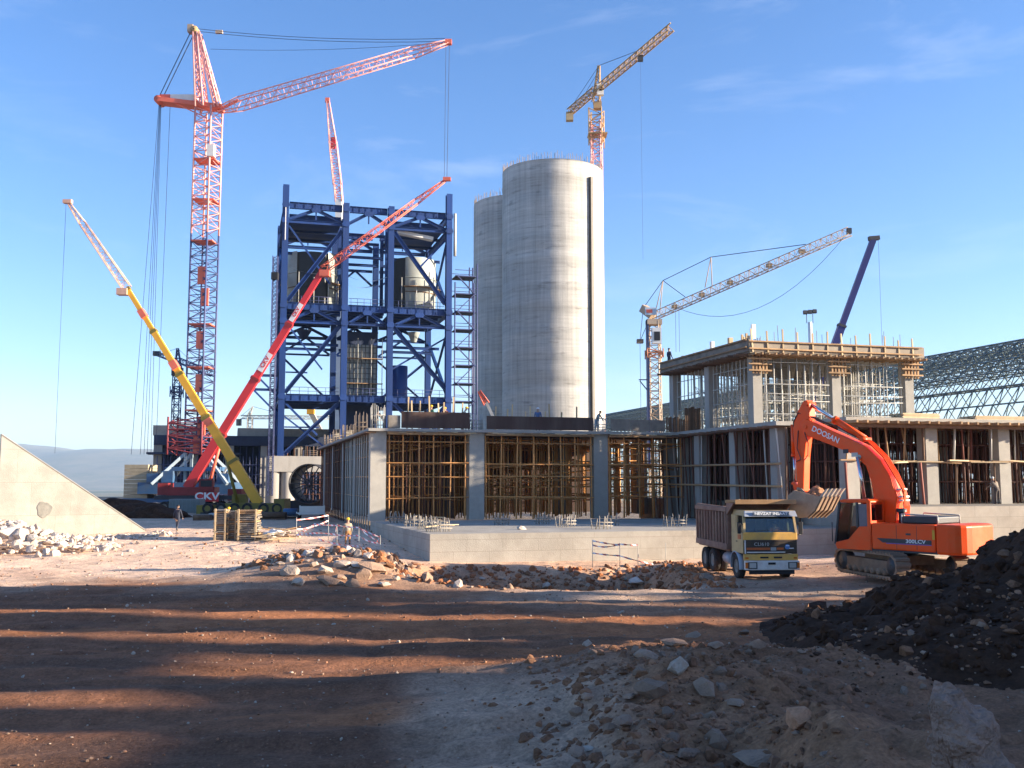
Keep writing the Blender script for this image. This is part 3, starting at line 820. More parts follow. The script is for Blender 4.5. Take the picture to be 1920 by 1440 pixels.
# scaffold bays: the front row pole by pole, the rest behind as one mass of tubes
POLE = {}
def pole(mat, parent, name, p, q, r=.055):
    key = (mat.name, round(r, 3))
    if key not in POLE:
        POLE[key] = MB().tube((0, 0, 0), (0, 0, 1), r, 6).mesh('pole', mat)
    p, q = Vector(p), Vector(q); d = q - p
    o = bpy.data.objects.new(name, POLE[key]); COL.objects.link(o); o.parent = parent
    o.location = p; o.rotation_mode = 'QUATERNION'; o.rotation_quaternion = d.to_track_quat('Z', 'Y'); o.scale = (1, 1, d.length)
    return o
LZ = [1.55, 3.05, 3.95, 5.45]
names = ['scaffold', 'scaffold', 'scaffold']
labs = ['rusty tube scaffold filling the sunlit bay next to the corner column', 'rusty tube scaffold filling the wide middle bay, half in shadow', 'rusty tube scaffold in the narrow bay beside the dump truck, mostly shaded']
for k, (b0, b1) in enumerate(zip(CU[:-1], CU[1:])):
    sc = thing('scaffold', labs[k], 'scaffold', FB, A, 'scaffolds in the front bays')
    a, b_ = b0 + .75, b1 - .75
    n = max(4, round((b_ - a) / 1.08))
    for i in range(n + 1):
        x = a + (b_ - a) * i / n
        x += rnd.gauss(0, .09)
        pole(rust_pole, sc, 'standard', (x, .12, 0), (x + rnd.gauss(0, .05), .12, 6.0))
    for z in LZ:
        pole(rust_pole, sc, 'ledger', (a - .15, .05, z + rnd.gauss(0, .05)), (b_ + .15, .05, z + rnd.gauss(0, .06)), .048)
    if k == 2:
        pole(rust_pole, sc, 'brace', (a, .0, 4.4), (b_, .0, 5.4), .04)
    m = MB()
    for row in range(1, 12):
        v = .1 + row * 1.25
        for i in range(n + 1):
            x = a + (b_ - a) * (i + .5 * (row % 2)) / n + rnd.gauss(0, .06)
            if rnd.random() < .12: continue
            m.tube((x, v, 0), (x + rnd.gauss(0, .04), v, 6.0), .05 if row < 4 else .06, 5)
        for z in LZ:
            if rnd.random() < .85: m.tube((a, v, z + rnd.gauss(0, .25)), (b_, v, z + rnd.gauss(0, .25)), .045, 4)
    for i in range(n + 1):
        x = a + (b_ - a) * i / n
        for z in (2.3, 3.95):
            m.tube((x, .1, z), (x, 14, z + rnd.gauss(0, .1)), .04, 4)
    m.build('inner_tubes', rust_pole, sc, kind='stuff')
# side bay props and dark shutter
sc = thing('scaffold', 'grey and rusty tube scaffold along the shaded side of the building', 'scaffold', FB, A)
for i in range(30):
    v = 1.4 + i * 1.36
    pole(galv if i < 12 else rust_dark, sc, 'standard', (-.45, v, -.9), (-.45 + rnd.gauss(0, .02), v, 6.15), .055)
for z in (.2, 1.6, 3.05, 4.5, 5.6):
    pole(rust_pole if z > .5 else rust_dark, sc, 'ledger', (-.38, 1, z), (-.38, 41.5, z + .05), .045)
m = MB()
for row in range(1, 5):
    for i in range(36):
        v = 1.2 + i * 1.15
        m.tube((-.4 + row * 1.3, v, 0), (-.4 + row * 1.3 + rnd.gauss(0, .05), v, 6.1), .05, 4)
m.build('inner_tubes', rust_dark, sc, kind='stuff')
MB().bx(5.8, 5.95, 2, 41, 0, 5.95).build('back_shutter', ply_brown, fb)
MB().bx(1.0, 23.5, 15.6, 15.8, 0, 5.95).build('back_shutter', ply_brown, fb)
so_ = MB().bx(-9.1, -8.9, 0, 40, -2.0, -.55).ext([(0, 0, 0)] * 3, (0, 0, 0)) if False else None

# ------------------------------------------------------------------ right building
RB = Vector((19.88, 59, 2.86))
rb = thing('concrete_frame_building', 'two storey concrete frame with galvanised scaffold above and timber props below', 'building', RB, A)
pl = thing('concrete_plinth', 'concrete base wall under the right hand frame behind the excavator', 'wall', RB, A)
MB().bx(-.6, 34, -3.4, 30, -4.0, 0).build('block', cast, pl)
H1 = 4.86        # underside of the first slab above the plinth
cols = [.9, 6.5, 11.9, 17.4, 23.0]
for u in cols:
    MB().bx(u - .42, u + .42, .9, 1.75, -.02, H1).build('column', conc_pale, rb)
    MB().bx(u - .42, u + .42, 6.6, 7.4, -.02, H1).build('column', conc_pale, rb)
    MB().bx(u - .42, u + .42, 13, 13.8, -.02, H1).build('column', conc, rb)
for v in (4.2, 9.6, 15, 20.5):
    MB().bx(-2.3, -1.5, v, v + .8, -2, H1).build('column', conc, rb)
MB().bx(-.1, 34, 0, 3.4, H1 + .16, H1 + .36).build('slab', conc_pale, rb)
MB().bx(-2.75, 34, 3.41, 24, H1, H1 + .26).build('slab', conc, rb)
jm = MB().bx(-.06, .06, -.7, 2.6, -.08, .08).mesh('joist', timber)
for i in range(46):
    inst(jm, 'joist', rb, (.15 + i * .72, rnd.uniform(-.1, .2), H1 + .07), (0, 0, rnd.gauss(0, .05)))
jm2 = MB().bx(-.9, 1.2, -.05, .05, -.06, .06).mesh('joist', timber_dark)
for i in range(26):
    inst(jm2, 'joist', rb, (-2.7 + rnd.uniform(-.15, .15), 3.8 + i * .76, H1 - .08), (0, 0, rnd.gauss(0, .05)))
for v in (.35, 2.9):
    MB().bx(-.1, 34, v, v + .14, H1 - .22, H1 - .03).build('bearer', timber_dark, rb)
# mid height walkway timbers and leaning props
prop_red = M('red_lead_prop', (0.24, 0.075, 0.05), 0.7, var=0.35, scale=2, rand=0.35)
sc = thing('prop_field', 'rusty telescopic props and raw timber struts under the low slab', 'props', RB, A)
for i in range(38):
    u = .3 + i * .62 + rnd.gauss(0, .08)
    if any(abs(u - c_) < .5 for c_ in cols): continue
    v = rnd.choice([.75, 1.1, 1.5, 2.1])
    pole(rnd.choice([prop_red, prop_red, timber_dark, rust_dark]), sc, 'prop', (u, v, 0), (u + rnd.gauss(0, .1), v + rnd.gauss(0, .08), 2.55), rnd.choice([.05, .05, .075]))
    u2 = u + rnd.uniform(-.2, .2)
    pole(rnd.choice([galv, prop_red, timber_dark, timber]), sc, 'prop', (u2, v, 2.72), (u2 + rnd.gauss(0, .12), v + rnd.gauss(0, .1), H1 - .1), rnd.choice([.045, .05, .07]))
for i in range(22):
    u = i * 1.1 + rnd.uniform(-.2, .3)
    o = inst(pm[i % 2], 'plank', sc, (u + .5, .5 + rnd.uniform(0, .6), 2.62 + rnd.uniform(-.06, .08)), (rnd.uniform(-.1, .1), rnd.uniform(-.06, .06), rnd.uniform(-.25, .25)), (rnd.uniform(1.2, 2.6), 1.5, 1.6))
m = MB()
for row in range(1, 12):
    for i in range(40):
        u = .2 + i * .62 + rnd.gauss(0, .12); v = 1.6 + row * 1.1
        m.tube((u, v, 0), (u + rnd.gauss(0, .12), v, H1), .055, 4)
    for z in (1.4, 2.65, 3.8):
        m.tube((0, 1.6 + row * 1.1, z), (25, 1.6 + row * 1.1, z + rnd.gauss(0, .1)), .05, 4)
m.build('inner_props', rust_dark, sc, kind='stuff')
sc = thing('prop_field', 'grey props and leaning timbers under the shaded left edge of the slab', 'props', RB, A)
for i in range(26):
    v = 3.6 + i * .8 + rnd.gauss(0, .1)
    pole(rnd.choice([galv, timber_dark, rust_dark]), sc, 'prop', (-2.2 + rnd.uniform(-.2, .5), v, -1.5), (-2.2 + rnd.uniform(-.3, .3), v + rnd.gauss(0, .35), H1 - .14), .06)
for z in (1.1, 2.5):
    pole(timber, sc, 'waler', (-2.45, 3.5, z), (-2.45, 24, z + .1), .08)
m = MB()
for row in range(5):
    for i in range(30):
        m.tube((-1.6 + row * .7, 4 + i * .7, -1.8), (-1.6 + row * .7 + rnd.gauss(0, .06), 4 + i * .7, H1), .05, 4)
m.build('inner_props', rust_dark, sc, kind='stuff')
MB().bx(1.5, 1.65, 4, 23.5, -1.5, H1 - .1).build('back_shutter', ply_brown, rb)
MB().bx(2, 13.0, 15.2, 15.35, -.1, H1 - .1).build('back_shutter', timber_dark, rb)
# hoarding sheets seen through the ground floor
for i, (u0, u1, mt) in enumerate([(14.0, 15.6, ply_grey), (15.7, 18.2, M('blue_sheet', (0.05, 0.09, 0.22), .6)), (18.25, 20.3, M('maroon_sheet', (0.20, 0.03, 0.05), .6)), (22.0, 26.5, M('blue_sheet_dark', (0.06, 0.10, 0.20), .6))]):
    MB().bx(u0, u1, 12.0, 12.05, 2.0, 4.3).build('hoarding_sheet', mt, rb)
# timber stacks on the first slab
def stack(name, label, parent_loc, rz, L_, n, w, rows, mat, cat='timber', kind_name='board', jit=.06, group=None):
    t = thing(name, label, cat, parent_loc, rz, group)
    me = MB().bx(-L_ / 2, L_ / 2, -w / 2, w / 2, 0, .045).mesh(kind_name, mat)
    r_ = random.Random(int(abs(parent_loc[0]) * 100))
    for k in range(rows):
        for i in range(n):
            inst(me, kind_name, t, (r_.gauss(0, jit), (i - (n - 1) / 2) * (w + .015), k * .05), (0, 0, r_.gauss(0, .012)))
    return t
def RL(u, v, z): return RB + U * u + V * v + Vector((0, 0, z))
stack('board_stack', 'low stack of pale boards on the slab beside the excavator boom', RL(5.2, .7, H1 + .365), A, 2.6, 6, .2, 6, timber_pale)
stack('board_stack', 'wide heap of pale boards on the slab at the right edge', RL(11.6, 1.0, H1 + .365), A, 4.6, 7, .2, 5, timber_pale)
# upper storey
UB = RB + U * (-.8) + V * 9.6 + Vector((0, 0, H1 + .27))
HU = 5.0
ub = rb
def ux(u0, u1, v0, v1, z0, z1, name, mat):
    return MB().bx(u0 - .8, u1 - .8, v0 + 9.6, v1 + 9.6, z0 + H1 + .27, z1 + H1 + .27).build(name, mat, rb)
for u in (0, 6.2, 12.2):
    for v in (0, 6.6, 12.9):
        ux(u + .06, u + .76, v + .1, v + .85, -.01, HU, 'column', conc_pale if v == 0 else conc)
ux(-.5, 13.4, -.5, 14, HU, HU + .28, 'slab', ply_grey)
ux(-.55, 13.45, -.56, -.50, HU + .1, HU + .85, 'edge_form', M('form_ply', (.30, .25, .19), .8, var=.25, scale=1.2))
ux(-.62, -.56, -.5, 14, HU + .1, HU + 1.0, 'edge_form', ply_grey)
jm = MB().bx(-.05, .05, -.5, 1.8, -.07, .07).mesh('joist', timber)
for i in range(27):
    inst(jm, 'joist', rb, (-1.1 + i * .52, 9.2 - rnd.uniform(.1, .35), H1 + .27 + HU - .08), (0, 0, rnd.gauss(0, .03)))
jm3 = MB().bx(-.5, 1.4, -.05, .05, -.07, .07).mesh('joist', timber_dark)
for i in range(24):
    inst(jm3, 'joist', rb, (-1.5 + rnd.uniform(-.1, .1), 9.6 + i * .58, H1 + .27 + HU - .08))
for i in range(12):
    u = -.3 + i * 1.16
    inst(stake, 'strut', rb, (u - .8, 9.6 - .62, H1 + .27 + HU + .05), (rnd.uniform(-.08, .0), rnd.uniform(-.05, .05), 0), (1, 1, 1.2 + .5 * rnd.random()))
for z in (.35, .85):
    ux(-.6, 13.2, -.72, -.63, HU + z - .1, HU + z - .01, 'waler', timber)
    ux(-.78, -.68, -.5, 14, HU + z, HU + z + .09, 'waler', timber)
# column head shutters with clamps
for u, v in ((0, 0), (6.2, 0), (12.2, 0)):
    for k in range(5):
        MB().bx(u - .8 - .1 + k * .26, u - .8 + .02 + k * .26, 9.6 - .16, 9.6 - .06, H1 + .27 + HU - 1.35, H1 + .27 + HU - .1).build('shutter_board', timber, rb)
    for z in (HU - 1.2, HU - .75, HU - .4):
        MB().bx(u - .8 - .45, u - .8 + 1.3, 9.6 - .32, 9.6 - .18, H1 + .27 + z, H1 + .27 + z + .1).build('clamp', timber, rb)
for k in range(4):
    MB().bx(-1.15, -1.0, 9.5 + k * .3, 9.62 + k * .3, H1 + .27 + HU - .1, H1 + .27 + HU + 1.25 + .2 * (k % 2)).build('shutter_board', timber_pale, rb)
MB().bx(-.9, -.6, 9.4, 9.55, H1 + 6.3, H1 + 7.3).build('post', white_p, rb)
# galvanised scaffold rows, bay by bay
bays = [(1.15, 6.0, 'galvanised scaffold in the upper front bay beside the corner column'), (7.3, 12.0, 'galvanised scaffold in the upper front bay nearest the lattice vault')]
for a, b_, lb in bays:
    sc = thing('scaffold', lb, 'scaffold', UB, A, 'galvanised scaffolds of the upper storey')
    n = round((b_ - a) / .62)
    for i in range(n + 1):
        x = a + (b_ - a) * i / n
        pole(galv, sc, 'standard', (x, .25, 0), (x + rnd.gauss(0, .015), .25, HU - .15 - .5 * (i % 2)), .036)
    for z in (.9, 1.85, 2.3, 3.0, 4.5):
        pole(galv, sc, 'ledger', (a - .1, .2, z + rnd.gauss(0, .04)), (b_ + .1, .2, z + rnd.gauss(0, .04)), .03)
    m = MB()
    for row in range(1, 13):
        v = .25 + row * 1.02
        for i in range(n + 1):
            if rnd.random() < .12: continue
            x = a + (b_ - a) * i / n + rnd.gauss(0, .06)
            m.tube((x, v, 0), (x, v, HU - .1), .036, 4)
            if row > 3 and i % 2: continue
            for z in (1.0, 2.0, 3.0, 4.0):
                if rnd.random() < .5: m.tube((x, v, z), (x + rnd.choice([0, .6, -.6]), v + 1.0, z + rnd.choice([0, .9])), .024, 3)
        for z in (1.0, 2.2, 3.4):
            m.tube((a, v, z), (b_, v, z), .026, 4)
    m.build('inner_tubes', galv, sc, kind='stuff')
for a, b_, lb in [(1.1, 6.4, 'shaded grey scaffold of the upper storey next to the corner column'), (7.6, 12.7, 'shaded grey scaffold at the rear of the upper storey beside the cream crane')]:
    sc = thing('scaffold', lb, 'scaffold', UB, A, 'galvanised scaffolds of the upper storey')
    n = round((b_ - a) / .62)
    for i in range(n + 1):
        v = a + (b_ - a) * i / n
        pole(galv, sc, 'standard', (.3, v, 0), (.3, v, HU - .15), .036)
    for z in (.9, 1.9, 3.0, 4.2):
        pole(galv, sc, 'ledger', (.25, a, z), (.25, b_, z + .03), .03)
cage(rb, -.4, 10.1, H1 + .27 + HU + .3, 1.0, rebar_m, 3, .6, s0=31)
m = MB()
for i in range(16):
    u = rnd.uniform(-.5, 12); v = 9.2 if i < 9 else rnd.uniform(9.6, 22)
    m.tube((u, v, H1 + .27 + HU + .2), (u + rnd.gauss(0, .04), v, H1 + .27 + HU + rnd.uniform(1.2, 2.0)), .022, 4)
m.build('starter_bars', rebar_m, rb)
for i, (u, v, w, hh, mt) in enumerate([(-.6, 21, .5, 1.0, ply_grey), (1.2, 22.5, .7, 1.5, white_p), (-.5, 16.2, .25, 1.5, white_p), (-.5, 13.4, .3, 1.4, timber_pale)]):
    MB().bx(u, u + w, v, v + .3, H1 + .27 + HU + .28, H1 + .27 + HU + .28 + hh).build('stanchion', mt, rb)
# free standing tall shaft column at the end of the front building
MB().bx(25.0, 25.9, .6, 1.5, -.5, 6.1).build('column', conc, fb)

# ------------------------------------------------------------------ silos
silo_m = bpy.data.materials.new('slipformed_concrete'); silo_m.use_nodes = True
n = silo_m.node_tree.nodes; l = silo_m.node_tree.links; b = n['Principled BSDF']; b.inputs['Roughness'].default_value = 0.9; b.inputs['Specular IOR Level'].default_value = 0.2
t = n.new('ShaderNodeTexCoord')
def layer(scale, sc, lo, hi, a0, a1, det=5):
    mp_ = n.new('ShaderNodeMapping'); mp_.inputs['Scale'].default_value = sc
    no_ = n.new('ShaderNodeTexNoise'); no_.inputs['Scale'].default_value = scale; no_.inputs['Detail'].default_value = det; no_.inputs['Roughness'].default_value = 0.6
    l.new(t.outputs['Object'], mp_.inputs['Vector']); l.new(mp_.outputs['Vector'], no_.inputs['Vector'])
    r_ = n.new('ShaderNodeMapRange'); r_.inputs['From Min'].default_value = lo; r_.inputs['From Max'].default_value = hi; r_.inputs['To Min'].default_value = a0; r_.inputs['To Max'].default_value = a1
    l.new(no_.outputs['Fac'], r_.inputs['Value'])
    return r_.outputs['Result']
base = n.new('ShaderNodeRGB'); base.outputs[0].default_value = (0.47, 0.452, 0.412, 1)
cur = base.outputs[0]
for val in (layer(0.30, (0.06, 0.06, 1.0), 0.36, 0.64, 0.84, 1.12), layer(1.6, (0.12, 0.12, 2.2), 0.36, 0.66, 0.91, 1.07), layer(1.9, (1, 1, 0.03), 0.35, 0.65, 0.86, 1.09), layer(0.5, (1, 1, 0.12), 0.55, 0.75, 1.0, 0.78), layer(0.9, (0.3, 0.3, 1.3), 0.58, 0.74, 1.0, 0.62)):
    s_ = n.new('ShaderNodeVectorMath'); s_.operation = 'SCALE'; l.new(cur, s_.inputs[0]); l.new(val, s_.inputs['Scale']); cur = s_.outputs['Vector']
sepz = n.new('ShaderNodeSeparateXYZ'); l.new(t.outputs['Object'], sepz.inputs[0])
l.new(cur, b.inputs['Base Color'])
nb = n.new('ShaderNodeTexNoise'); nb.inputs['Scale'].default_value = 3; nb.inputs['Detail'].default_value = 5; l.new(t.outputs['Object'], nb.inputs['Vector'])
bn = n.new('ShaderNodeBump'); bn.inputs['Strength'].default_value = .2; bn.inputs['Distance'].default_value = .1; l.new(nb.outputs['Fac'], bn.inputs['Height']); l.new(bn.outputs['Normal'], b.inputs['Normal'])
def silo(label, c, r, top, seed, chute):
    s_ = thing('concrete_silo', label, 'silo', (c.x, c.y, 0))
    prof = [(r, -2)]
    z = 1.2
    while z < top:                       # slipform lifts leave faint ledges
        d = random.Random(int(z * 10) + seed).uniform(-.009, .009)
        prof += [(r + d, z), (r + d, min(z + 1.15, top))]
        z += 1.2
    prof += [(r, top), (r - .5, top), (r - .5, top - 6)]
    MB().lathe(prof, 96).build('shell', silo_m, s_)
    k = 24
    mm_ = MB()
    rn = random.Random(seed)
    for i in range(150):
        a = 2 * math.pi * i / 150 + rn.gauss(0, .006); rr = r - rn.choice([.12, .38])
        mm_.tube((rr * math.cos(a), rr * math.sin(a), top - .3), (rr * math.cos(a) + rn.gauss(0, .08), rr * math.sin(a) + rn.gauss(0, .08), top + rn.uniform(.7, 1.7)), .04, 4)
    mm_.build('starter_bars', rebar_m, s_)
    if chute:
        a = R(-47)
        x_, y_ = (r + .28) * math.cos(a), (r + .28) * math.sin(a)
        MB().box((x_, y_, top / 2 - 1.2), (.55, .6, top - 3), 0, Matrix.Rotation(a, 3, 'Z')).build('cable_duct', M('duct_steel', (0.10, 0.085, 0.07), .6), s_)
    return s_
D1 = 182.0
c1 = at(1038, 800, D1); rs = 97 / F * D1 * .995
top1 = at(1038, 297, D1 - rs).z
silo('tall grey concrete silo with a dark vertical duct, the nearer of two', c1, rs, top1, 3, True)
c2 = c1 + V * 23.0
top2 = at(915, 378, c2.y - 4).z
silo('slightly lower concrete silo half hidden behind the duct silo', c2, rs, top2, 9, False)

# ------------------------------------------------------------------ ramp wall at the left
p0 = at(3, 815, 63); p1 = at(272, 994, 67.5)
g0 = gz(p0.x, p0.y) - .5
rw = thing('ramp_wall', 'triangular concrete retaining wall sloping down at the left edge', 'wall', (p1.x, p1.y, 0))
dv = Vector((p1.x - p0.x, p1.y - p0.y, 0)); perp = Vector((dv.y, -dv.x, 0)).normalized() * -1
q0 = Vector((p0.x - p1.x, p0.y - p1.y, 0))
poly = [Vector((0, 0, -.6)), Vector((0, 0, p1.z)), q0 + Vector((0, 0, p0.z)), q0 + Vector((0, 0, -.6))]
MB().ext(poly, perp * 1.1).build('wall_slab', cast2, rw)
k = MB()
k.ext([q0 + Vector((0, 0, p0.z + .06)) - perp * .04, Vector((0, 0, p1.z + .06)) - perp * .04, Vector((0, 0, p1.z + .004)) - perp * .04, q0 + Vector((0, 0, p0.z + .004)) - perp * .04], perp * 1.2)
k.build('coping', conc_pale, rw)
pt = MB()  # thin round patch, darker than the wall face
cpt = at(82, 955, 64.6) - Vector((p1.x, p1.y, 0)) - perp * .02
ex = dv.normalized(); ring = []
for i in range(36):
    a = 2 * math.pi * i / 36; rr = .50 * (1 + .10 * math.sin(a * 3 + 1) + .05 * math.sin(a * 7))
    ring.append(ex * math.cos(a) * rr * .85 + Vector((0, 0, 1)) * math.sin(a) * rr)
tpos = (cpt - q0).dot(ex); base_pt = q0 + ex * tpos - perp * .012
pt.ext([base_pt + Vector((0, 0, cpt.z)) + q for q in ring], -perp * .02).build('dark_patch', M('dark_patch_grey', (0.24, 0.23, 0.20), .9, var=.3, scale=4), rw)

# ------------------------------------------------------------------ dark unfinished hall behind the cranes
LB = at(293, 925, 150); LB.z = .8
lb = thing('unfinished_hall', 'long unfinished concrete hall full of dark scaffolding behind the mobile cranes', 'building', LB, A)
ztop = at(293, 797, 150).z - .8
for i in range(7):
    MB().bx(i * 5.2 - .6, i * 5.2 + .6, 0, 1.2, 0, ztop - 2.4).build('column', conc, lb)
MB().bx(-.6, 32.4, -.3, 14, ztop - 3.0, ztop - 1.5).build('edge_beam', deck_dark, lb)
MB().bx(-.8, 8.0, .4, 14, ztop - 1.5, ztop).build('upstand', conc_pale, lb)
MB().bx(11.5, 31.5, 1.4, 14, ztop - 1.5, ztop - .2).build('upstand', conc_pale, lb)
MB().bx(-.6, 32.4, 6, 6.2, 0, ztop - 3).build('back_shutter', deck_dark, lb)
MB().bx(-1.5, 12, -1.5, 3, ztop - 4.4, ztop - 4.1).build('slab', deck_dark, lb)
for k, (a, b_) in enumerate(((0, 15.3), (16, 32))):
    sc = thing('scaffold', ['dark scaffold of the unfinished hall behind the blue crane base', 'dark scaffold of the unfinished hall behind the yellow boom'][k], 'scaffold', LB, A)
    nn = 16
    for i in range(nn + 1):
        x = a + (b_ - a) * i / nn
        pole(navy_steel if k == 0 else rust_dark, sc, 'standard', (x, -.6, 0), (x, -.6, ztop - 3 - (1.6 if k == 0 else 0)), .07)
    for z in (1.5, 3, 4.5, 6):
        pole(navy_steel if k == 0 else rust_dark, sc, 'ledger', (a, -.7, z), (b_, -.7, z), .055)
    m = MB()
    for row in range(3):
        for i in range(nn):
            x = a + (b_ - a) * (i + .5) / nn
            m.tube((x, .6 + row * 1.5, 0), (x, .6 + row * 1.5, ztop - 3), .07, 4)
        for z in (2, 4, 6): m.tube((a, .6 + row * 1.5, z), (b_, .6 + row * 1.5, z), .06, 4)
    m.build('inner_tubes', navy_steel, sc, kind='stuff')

# ------------------------------------------------------------------ barrel vault of space frame
vt = thing('space_frame_vault', 'long arched steel lattice vault without cladding behind the right building', 'vault', (72, 142, 0), A)
na, nl, a_, b2, dp = 26, 86, 24.0, 24.5, 1.5
def vp_(i, j, k):
    th = math.pi * (i + (.5 if k else 0)) / na
    r_ = 1 - (dp / 24 if k else 0)
    return (-a_ * r_ * math.cos(th), -36 + (j + (.5 if k else 0)) * 2.6, b2 * r_ * math.sin(th) - .5)
ob, ib, wb = MB(), MB(), MB()
for i in range(na // 2 + 4):
    for j in range(nl):
        ob.tube(vp_(i, j, 0), vp_(i + 1, j, 0), .11, 3, cap=False)
        ob.tube(vp_(i, j, 0), vp_(i, j + 1, 0), .11, 3, cap=False)
        ib.tube(vp_(i, j, 1), vp_(i + 1, j, 1), .10, 3, cap=False)
        ib.tube(vp_(i, j, 1), vp_(i, j + 1, 1), .10, 3, cap=False)
        for di in (0, 1):
            for dj in (0, 1):
                wb.tube(vp_(i, j, 1), vp_(i + di, j + dj, 0), .075, 3, cap=False)
vs_m = M('vault_steel', (0.12, 0.17, 0.18), .5, var=.2, scale=.2)
ob.build('outer_grid', vs_m, vt, kind='stuff'); ib.build('inner_grid', vs_m, vt, kind='stuff'); wb.build('web_members', vs_m, vt, kind='stuff')

# ------------------------------------------------------------------ blue steel preheater tower
T0 = at(531, 600, 140); T0.z = 0
TU = [0.0, 8.6, 15.2, 23.9]; TD = 16.0
tw = thing('steel_tower', 'tall open blue steel tower holding grey vessels', 'tower', T0, A)
zb = at(525, 855, 140).z; z1 = at(535, 738, 140).z; z2 = at(540, 566, 140).z; zt2 = at(540, 602, 140).z; z3 = at(540, 418, 140).z; z4 = at(540, 378, 140).z
def tb(name, p, q, w, h, up=(0, 0, 1), kind='i', mat=None):
    m = MB()
    (m.ibeam if kind == 'i' else m.beam)(p, q, w, h, up=up)
    return m.build(name, mat or blue_steel, tw)
tops = {(0, 0): z4 + 2.4, (3, 0): z4 + 2.9, (2, 1): z4 - 1.5, (1, 1): z4 - .4}
for i, u in enumerate(TU):
    for j, v in enumerate((0, TD)):
        zt_ = tops.get((i, j), z4 + .35)
        tb('column', (u, v, zb if j == 0 else 4), (u, v, zt_), .86, 1.0, up=(0, 1, 0))
for j, v in enumerate((0, TD)):
    for i in range(3):
        a, b_ = TU[i] + .55, TU[i + 1] - .55
        mid = (a + b_) / 2
        for z, h in ((z1, 1.0), (z2, 1.0), (z4, .95)):
            tb('girder', (a, v, z - h / 2), (b_, v, z - h / 2), .5, h)
            for k in range(1, 6):                                           # web stiffeners
                x = a + (b_ - a) * k / 6
                MB().bx(x - .06, x + .06, v - .26, v - .20, z - h + .1, z - .1).build('stiffener', blue_steel, tw)
        # truss under the second deck and under the roof
        for zt, zl in ((z2 - 1.0, zt2), (z4 - .95, z3 + .6)):
            tb('brace', (mid - .1, v, zt), (a, v, zl), .38, .42)
            tb('brace', (mid + .1, v, zt), (b_, v, zl), .38, .42)
            tb('post', (mid, v, zt), (mid, v, zl + .1), .2, .2, kind='b')
        tb('chord', (a, v, zt2), (b_, v, zt2), .4, .45)
        if not (i == 1 and j == 0):
            tb('chord', (a, v, z3 + .3), (b_, v, z3 + .3), .4, .5)
        if j == 1:
            tb('chord', (a, v, z3 - 3), (b_, v, z3 - 3), .35, .4)
            tb('brace', (mid, v, z3 - 3), (a, v, z3 - 5.4), .3, .3); tb('brace', (mid, v, z3 - 3), (b_, v, z3 - 5.4), .3, .3)
            tb('brace', (mid, v, zt2), (a, v, zt2 - 2.6), .3, .3); tb('brace', (mid, v, zt2), (b_, v, zt2 - 2.6), .3, .3)
            tb('chord', (a, v, zt2 - 2.7), (b_, v, zt2 - 2.7), .25, .28)
# storey diagonals of the front face
a, b_ = TU[0] + .5, TU[1] - .5
tb('diagonal', (a, 0, z1 + .2), (b_, 0, zt2 - .2), .5, .6); tb('diagonal', (a, .9, z1 - .9 + 1.1), (b_ - .6, .9, zt2 - 1.2), .4, .45)
tb('diagonal', (a, .3, zt2 - .3), (b_ - 2.5, .3, z1 + 3.6), .2, .22, kind='b')
for f_ in (.30, .62):
    tb('strut', (a, .35, z1 + (zt2 - z1) * f_), (a + (b_ - a) * (f_ + .1), .35, z1 + (zt2 - z1) * f_), .18, .2, kind='b')
a3, b3 = TU[2] + .5, TU[3] - .5
tb('diagonal', (a3, 0, zt2 - .2), (b3, 0, z1 + 1.4), .5, .6); tb('diagonal', (b3, .4, zt2 - 1.6), (a3, .4, z1 + 4), .22, .25, kind='b')
tb('diagonal', (a, 0, z2 + .2), (b_, 0, z3 - .6), .5, .55); tb('diagonal', (a, .4, z3 - .2), (b_ - 1.6, .4, z2 + 3), .22, .25, kind='b')
tb('diagonal', (a3, 0, z3 - .3), (b3, 0, z2 + .8), .5, .55); tb('diagonal', (b3, .4, z3 - 1), (b3 - 4, .4, z3 - 5.5), .25, .28, kind='b')
tb('diagonal', (a, 0, zb + .3), (b_, 0, z1 - 1.1), .5, .55); tb('diagonal', (a, .5, z1 - 1.2), (b_ - 3, .5, zb + 3), .28, .3, kind='b')
tb('strut', (a, .5, zb + 4.1), (a + 4.8, .5, zb + 4.1), .2, .2, kind='b'); tb('diagonal', (a, .7, zb + 5.6), (a + 5.6, .7, zb + 1.4), .2, .22, kind='b')
tb('diagonal', (a3, 0, z1 - 1), (b3 - 4, 0, zb + 4.5), .4, .45); tb('diagonal', (b3, 0, z1 - 1.4), (a3 + 4, 0, zb + 3.6), .4, .45)
tb('diagonal', (TU[2], TD, z1), (TU[3], TD, zt2 - 3), .35, .4); tb('diagonal', (TU[3], TD, z1), (TU[2], TD, zt2 - 3), .25, .28)
